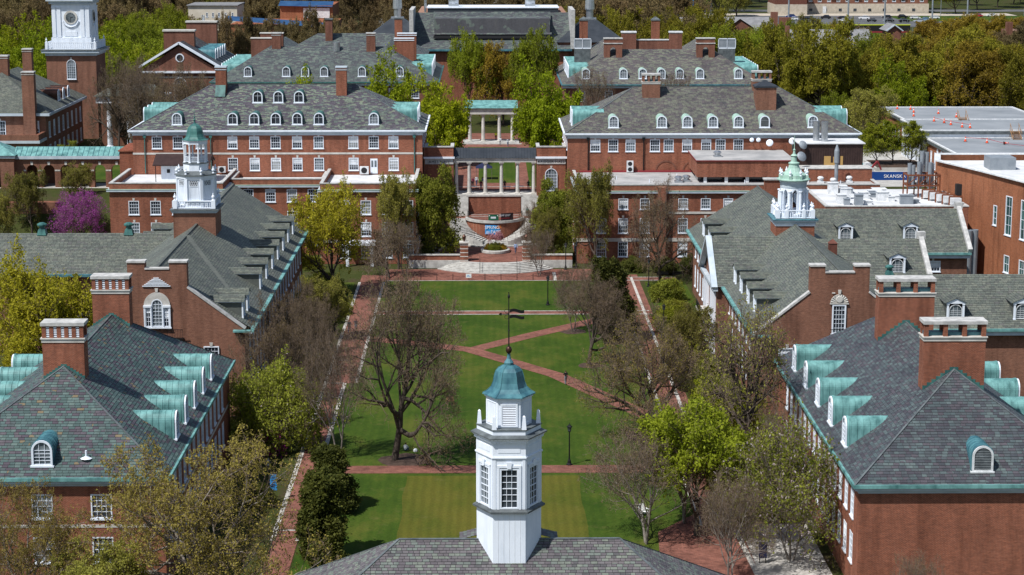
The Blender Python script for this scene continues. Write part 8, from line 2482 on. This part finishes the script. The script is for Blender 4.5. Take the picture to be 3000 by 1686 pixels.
# ------------------------------------------------------------------ people
POSES = {}
def person_mesh(pose):
    """one continuous skinned body; faces coloured by the nearest bone"""
    if pose == "sit":
        J = dict(pelvis=(0, 0, .12), belly=(0, .02, .32), chest=(0, -.02, .52), neck=(0, -.06, .68), head=(0, -.10, .80), top=(0, -.10, .92),
                 lsh=(-.19, -.02, .58), lel=(-.26, -.16, .36), lha=(-.14, -.34, .30), lfi=(-.08, -.42, .28), rsh=(.19, -.02, .58), rel=(.26, -.16, .36), rha=(.14, -.34, .30), rfi=(.08, -.42, .28),
                 lhip=(-.1, -.02, .13), lkn=(-.2, -.38, .36), lan=(-.12, -.52, .06), lto=(-.12, -.68, .04), rhip=(.1, -.02, .13), rkn=(.2, -.38, .36), ran=(.12, -.52, .06), rto=(.12, -.68, .04))
    else:
        st = {"stand": 0.02, "walk": 0.24, "phone": 0.16}[pose]
        arm = .06 if pose == "stand" else .16
        J = dict(pelvis=(0, 0, .94), belly=(0, 0, 1.1), chest=(0, 0, 1.32), neck=(0, 0, 1.48), head=(0, -.02, 1.60), top=(0, -.01, 1.72),
                 lsh=(-.19, 0, 1.40), lel=(-.25, arm * .4, 1.14), lha=(-.25, -arm * .6, .90), lfi=(-.24, -arm * .8, .80), rsh=(.19, 0, 1.40), rel=(.25, -arm * .2, 1.14), rha=(.24, -arm * 1.4, .92), rfi=(.23, -arm * 1.7, .83),
                 lhip=(-.1, 0, .9), lkn=(-.1, -st * .6, .49), lan=(-.1, -st, .09), lto=(-.1, -st - .16, .04), rhip=(.1, 0, .9), rkn=(.1, st * .1, .49), ran=(.1, st, .09), rto=(.1, st - .14, .04))
        if pose == "phone":
            J.update(rel=(.24, -.08, 1.13), rha=(.10, -.30, 1.20), rfi=(.07, -.36, 1.24))
    E = [("pelvis", "belly", "shirt"), ("belly", "chest", "shirt"), ("chest", "neck", "shirt"), ("neck", "head", "skin"), ("head", "top", "hair"), ("chest", "lsh", "shirt"), ("lsh", "lel", "shirt"), ("lel", "lha", "sleeve"), ("lha", "lfi", "skin"),
         ("chest", "rsh", "shirt"), ("rsh", "rel", "shirt"), ("rel", "rha", "sleeve"), ("rha", "rfi", "skin"), ("pelvis", "lhip", "pants"), ("lhip", "lkn", "pants"), ("lkn", "lan", "pants"), ("lan", "lto", "shoe"), ("pelvis", "rhip", "pants"), ("rhip", "rkn", "pants"), ("rkn", "ran", "pants"), ("ran", "rto", "shoe")]
    Rd = dict(pelvis=(.15, .11), belly=(.14, .10), chest=(.17, .115), neck=(.058, .058), head=(.085, .10), top=(.07, .08), lsh=(.07, .07), lel=(.046, .046), lha=(.034, .03), lfi=(.026, .014), lhip=(.10, .10), lkn=(.064, .064), lan=(.043, .05), lto=(.04, .03))
    names = list(J)
    me = bpy.data.meshes.new("skeleton")
    me.from_pydata([J[n] for n in names], [(names.index(a), names.index(b)) for a, b, c in E], [])
    o = bpy.data.objects.new("skeleton", me); COL.objects.link(o)
    sk = o.modifiers.new("skin", 'SKIN')
    for i, n in enumerate(names):
        r = Rd.get(n) or Rd["l" + n[1:]]
        me.skin_vertices[0].data[i].radius = r
        me.skin_vertices[0].data[i].use_root = (n == "pelvis")
    sb = o.modifiers.new("sub", 'SUBSURF'); sb.levels = sb.render_levels = 2
    dg = bpy.context.evaluated_depsgraph_get()
    out = bpy.data.meshes.new_from_object(o.evaluated_get(dg))
    bpy.data.objects.remove(o)
    kinds = ["shirt", "pants", "skin", "hair", "shoe", "sleeve"]
    for k in kinds: out.materials.append(MATS["skin"])
    A = np.array([J[a] for a, b, c in E]); B = np.array([J[b] for a, b, c in E]); K = [c for a, b, c in E]
    for p in out.polygons:
        c = np.array(p.center)
        ab = B - A
        t = np.clip(((c - A) * ab).sum(1) / (ab * ab).sum(1), 0, 1)
        d = np.linalg.norm(A + ab * t[:, None] - c, axis=1)
        i = int(d.argmin()); k = K[i]
        hd = np.array(J["head"])
        if k in ("skin", "hair") and i in (3, 4):
            rel = c - hd
            k = "hair" if (rel[2] > .045 or rel[1] > .015) and rel[2] > -.06 else "skin"
        p.material_index = kinds.index(k)
        p.use_smooth = True
    # face: nose, ears, eyes are too small to show; nose and ears keep the head from being an egg
    return out
def person(x, y, z, rz, pose, shirt, pants, label, bag=None, sleeve=None, s=1.0, hairlong=False):
    t = thing("person", label, "person", (x, y, z), rz)
    me = cached("pose_" + pose, lambda: person_mesh(pose))
    b = link("body", me, t, (0, 0, 0), 0, s)
    for i, k in enumerate([shirt, pants, "skin", "hair", "shoe", sleeve or shirt]):
        b.material_slots[i].link = 'OBJECT'
        b.material_slots[i].material = MATS[("cloth_" + k) if ("cloth_" + k) in MATS else k]
    hx = (0, -.02, 1.62) if pose != "sit" else (0, -.10, .82)
    m = M(); m.tube((hx[0], hx[1] - .085, hx[2] + .01), (hx[0], hx[1] - .125, hx[2] - .02), .012, .018, 6); m.tube((-.085, hx[1], hx[2]), (-.10, hx[1] + .01, hx[2] + .01), .025, .02, 6); m.tube((.085, hx[1], hx[2]), (.10, hx[1] + .01, hx[2] + .01), .025, .02, 6)
    obj("face_features", m, "skin", t)
    if hairlong:
        m = M(); m.lathe([(.09, hx[2] - .22), (.11, hx[2] - .05), (.10, hx[2] + .08), (.04, hx[2] + .13)], 10, hx[0], hx[1] + .03); obj("hair", m, "hair", t, smooth=True)
    if bag:
        z0 = 1.02 if pose != "sit" else .25
        m = M(); m.box(-.14, .14, .10, .24, z0, z0 + .4); obj("backpack", m, "cloth_" + bag, t)
person(9.3, 231.5, .03, R(200), "phone", "black", "grey", "person in black top and grey trousers walking on the diagonal path")
person(-8.66, 202.1, 0, R(160), "sit", "tee_white", "denim", "person in white shirt sitting on the grass under the big bare tree")
bg_ = thing("bag", "pale bag on the grass beside the sitting person", "bag", (-7.6, 201.8, 0)); m = M(); m.lathe([(.2, 0), (.25, .1), (.2, .28), (.08, .36)], 8); obj("sack", m, "cloth_tee_white", bg_)
person(4.54, 317.5, 1.1, R(10), "walk", "tee_blue", "denim", "person in light blue shirt and jeans walking past the planter", sleeve="tee_blue")
person(6.76, 332.0, 4.78, R(180), "walk", "teal", "black", "person with teal backpack on the right upper landing", bag="teal", s=.97)
person(7.9, 332.3, 4.78, R(170), "stand", "brownish", "khaki", "person in brown jacket on the right upper landing", s=1.04)
for x, y, rz, ps, sh, pa, lab, bag in ((-1.9, 347.2, 20, "walk", "tee_white", "denim", "person in white top walking near the gazebo", "navy"), (-2.5, 345.6, -30, "stand", "maroon", "black", "person in dark red behind the second column", None), (-0.7, 345.4, 160, "stand", "navy", "khaki", "person in navy shirt on the high walk", None),
                                       (-1.1, 341.6, 180, "stand", "maroon", "denim", "person in maroon at the folding table between the columns", None), (7.1, 341.5, 0, "walk", "green", "black", "person in green jacket by the right end column", None), (3.0, 341.9, 180, "stand", "black", "black", "person in black behind the folding table", None),
                                       (-2.9, 342.3, 180, "stand", "black", "navy", "person in black left of the maroon one at the table", None)):
    person(x, y, 8.03, R(rz), ps, sh, pa, lab, bag)
for x, y, rz, ps, sh, pa, lab in ((2.66, 407.5, 0, "stand", "tee_white", "grey", "person in pale top before the far portico"), (4.2, 405, 30, "walk", "tee_white", "denim", "person in white top walking before the far portico"), (1.8, 414.6, 0, "stand", "yellow", "black", "person in yellow vest between the portico columns")):
    person(x, y, 8.3 if y > 410 else 8.03, R(rz), ps, sh, pa, lab)
person(-18.55, 261.4, .03, R(0), "walk", "grey", "denim", "left of two people far down the left walk"); person(-17.7, 262.1, .03, R(0), "walk", "navy", "grey", "right of two people far down the left walk")
person(-17.9, 204.3, .03, R(0), "walk", "black", "black", "person in black on the shaded left walk"); person(-18.2, 212.6, .03, R(180), "walk", "olive", "black", "person in dark clothes farther up the left walk")
person(22.9, 263.5, .02, R(90), "stand", "navy", "grey", "person in navy standing by the shrubs of the right walk")
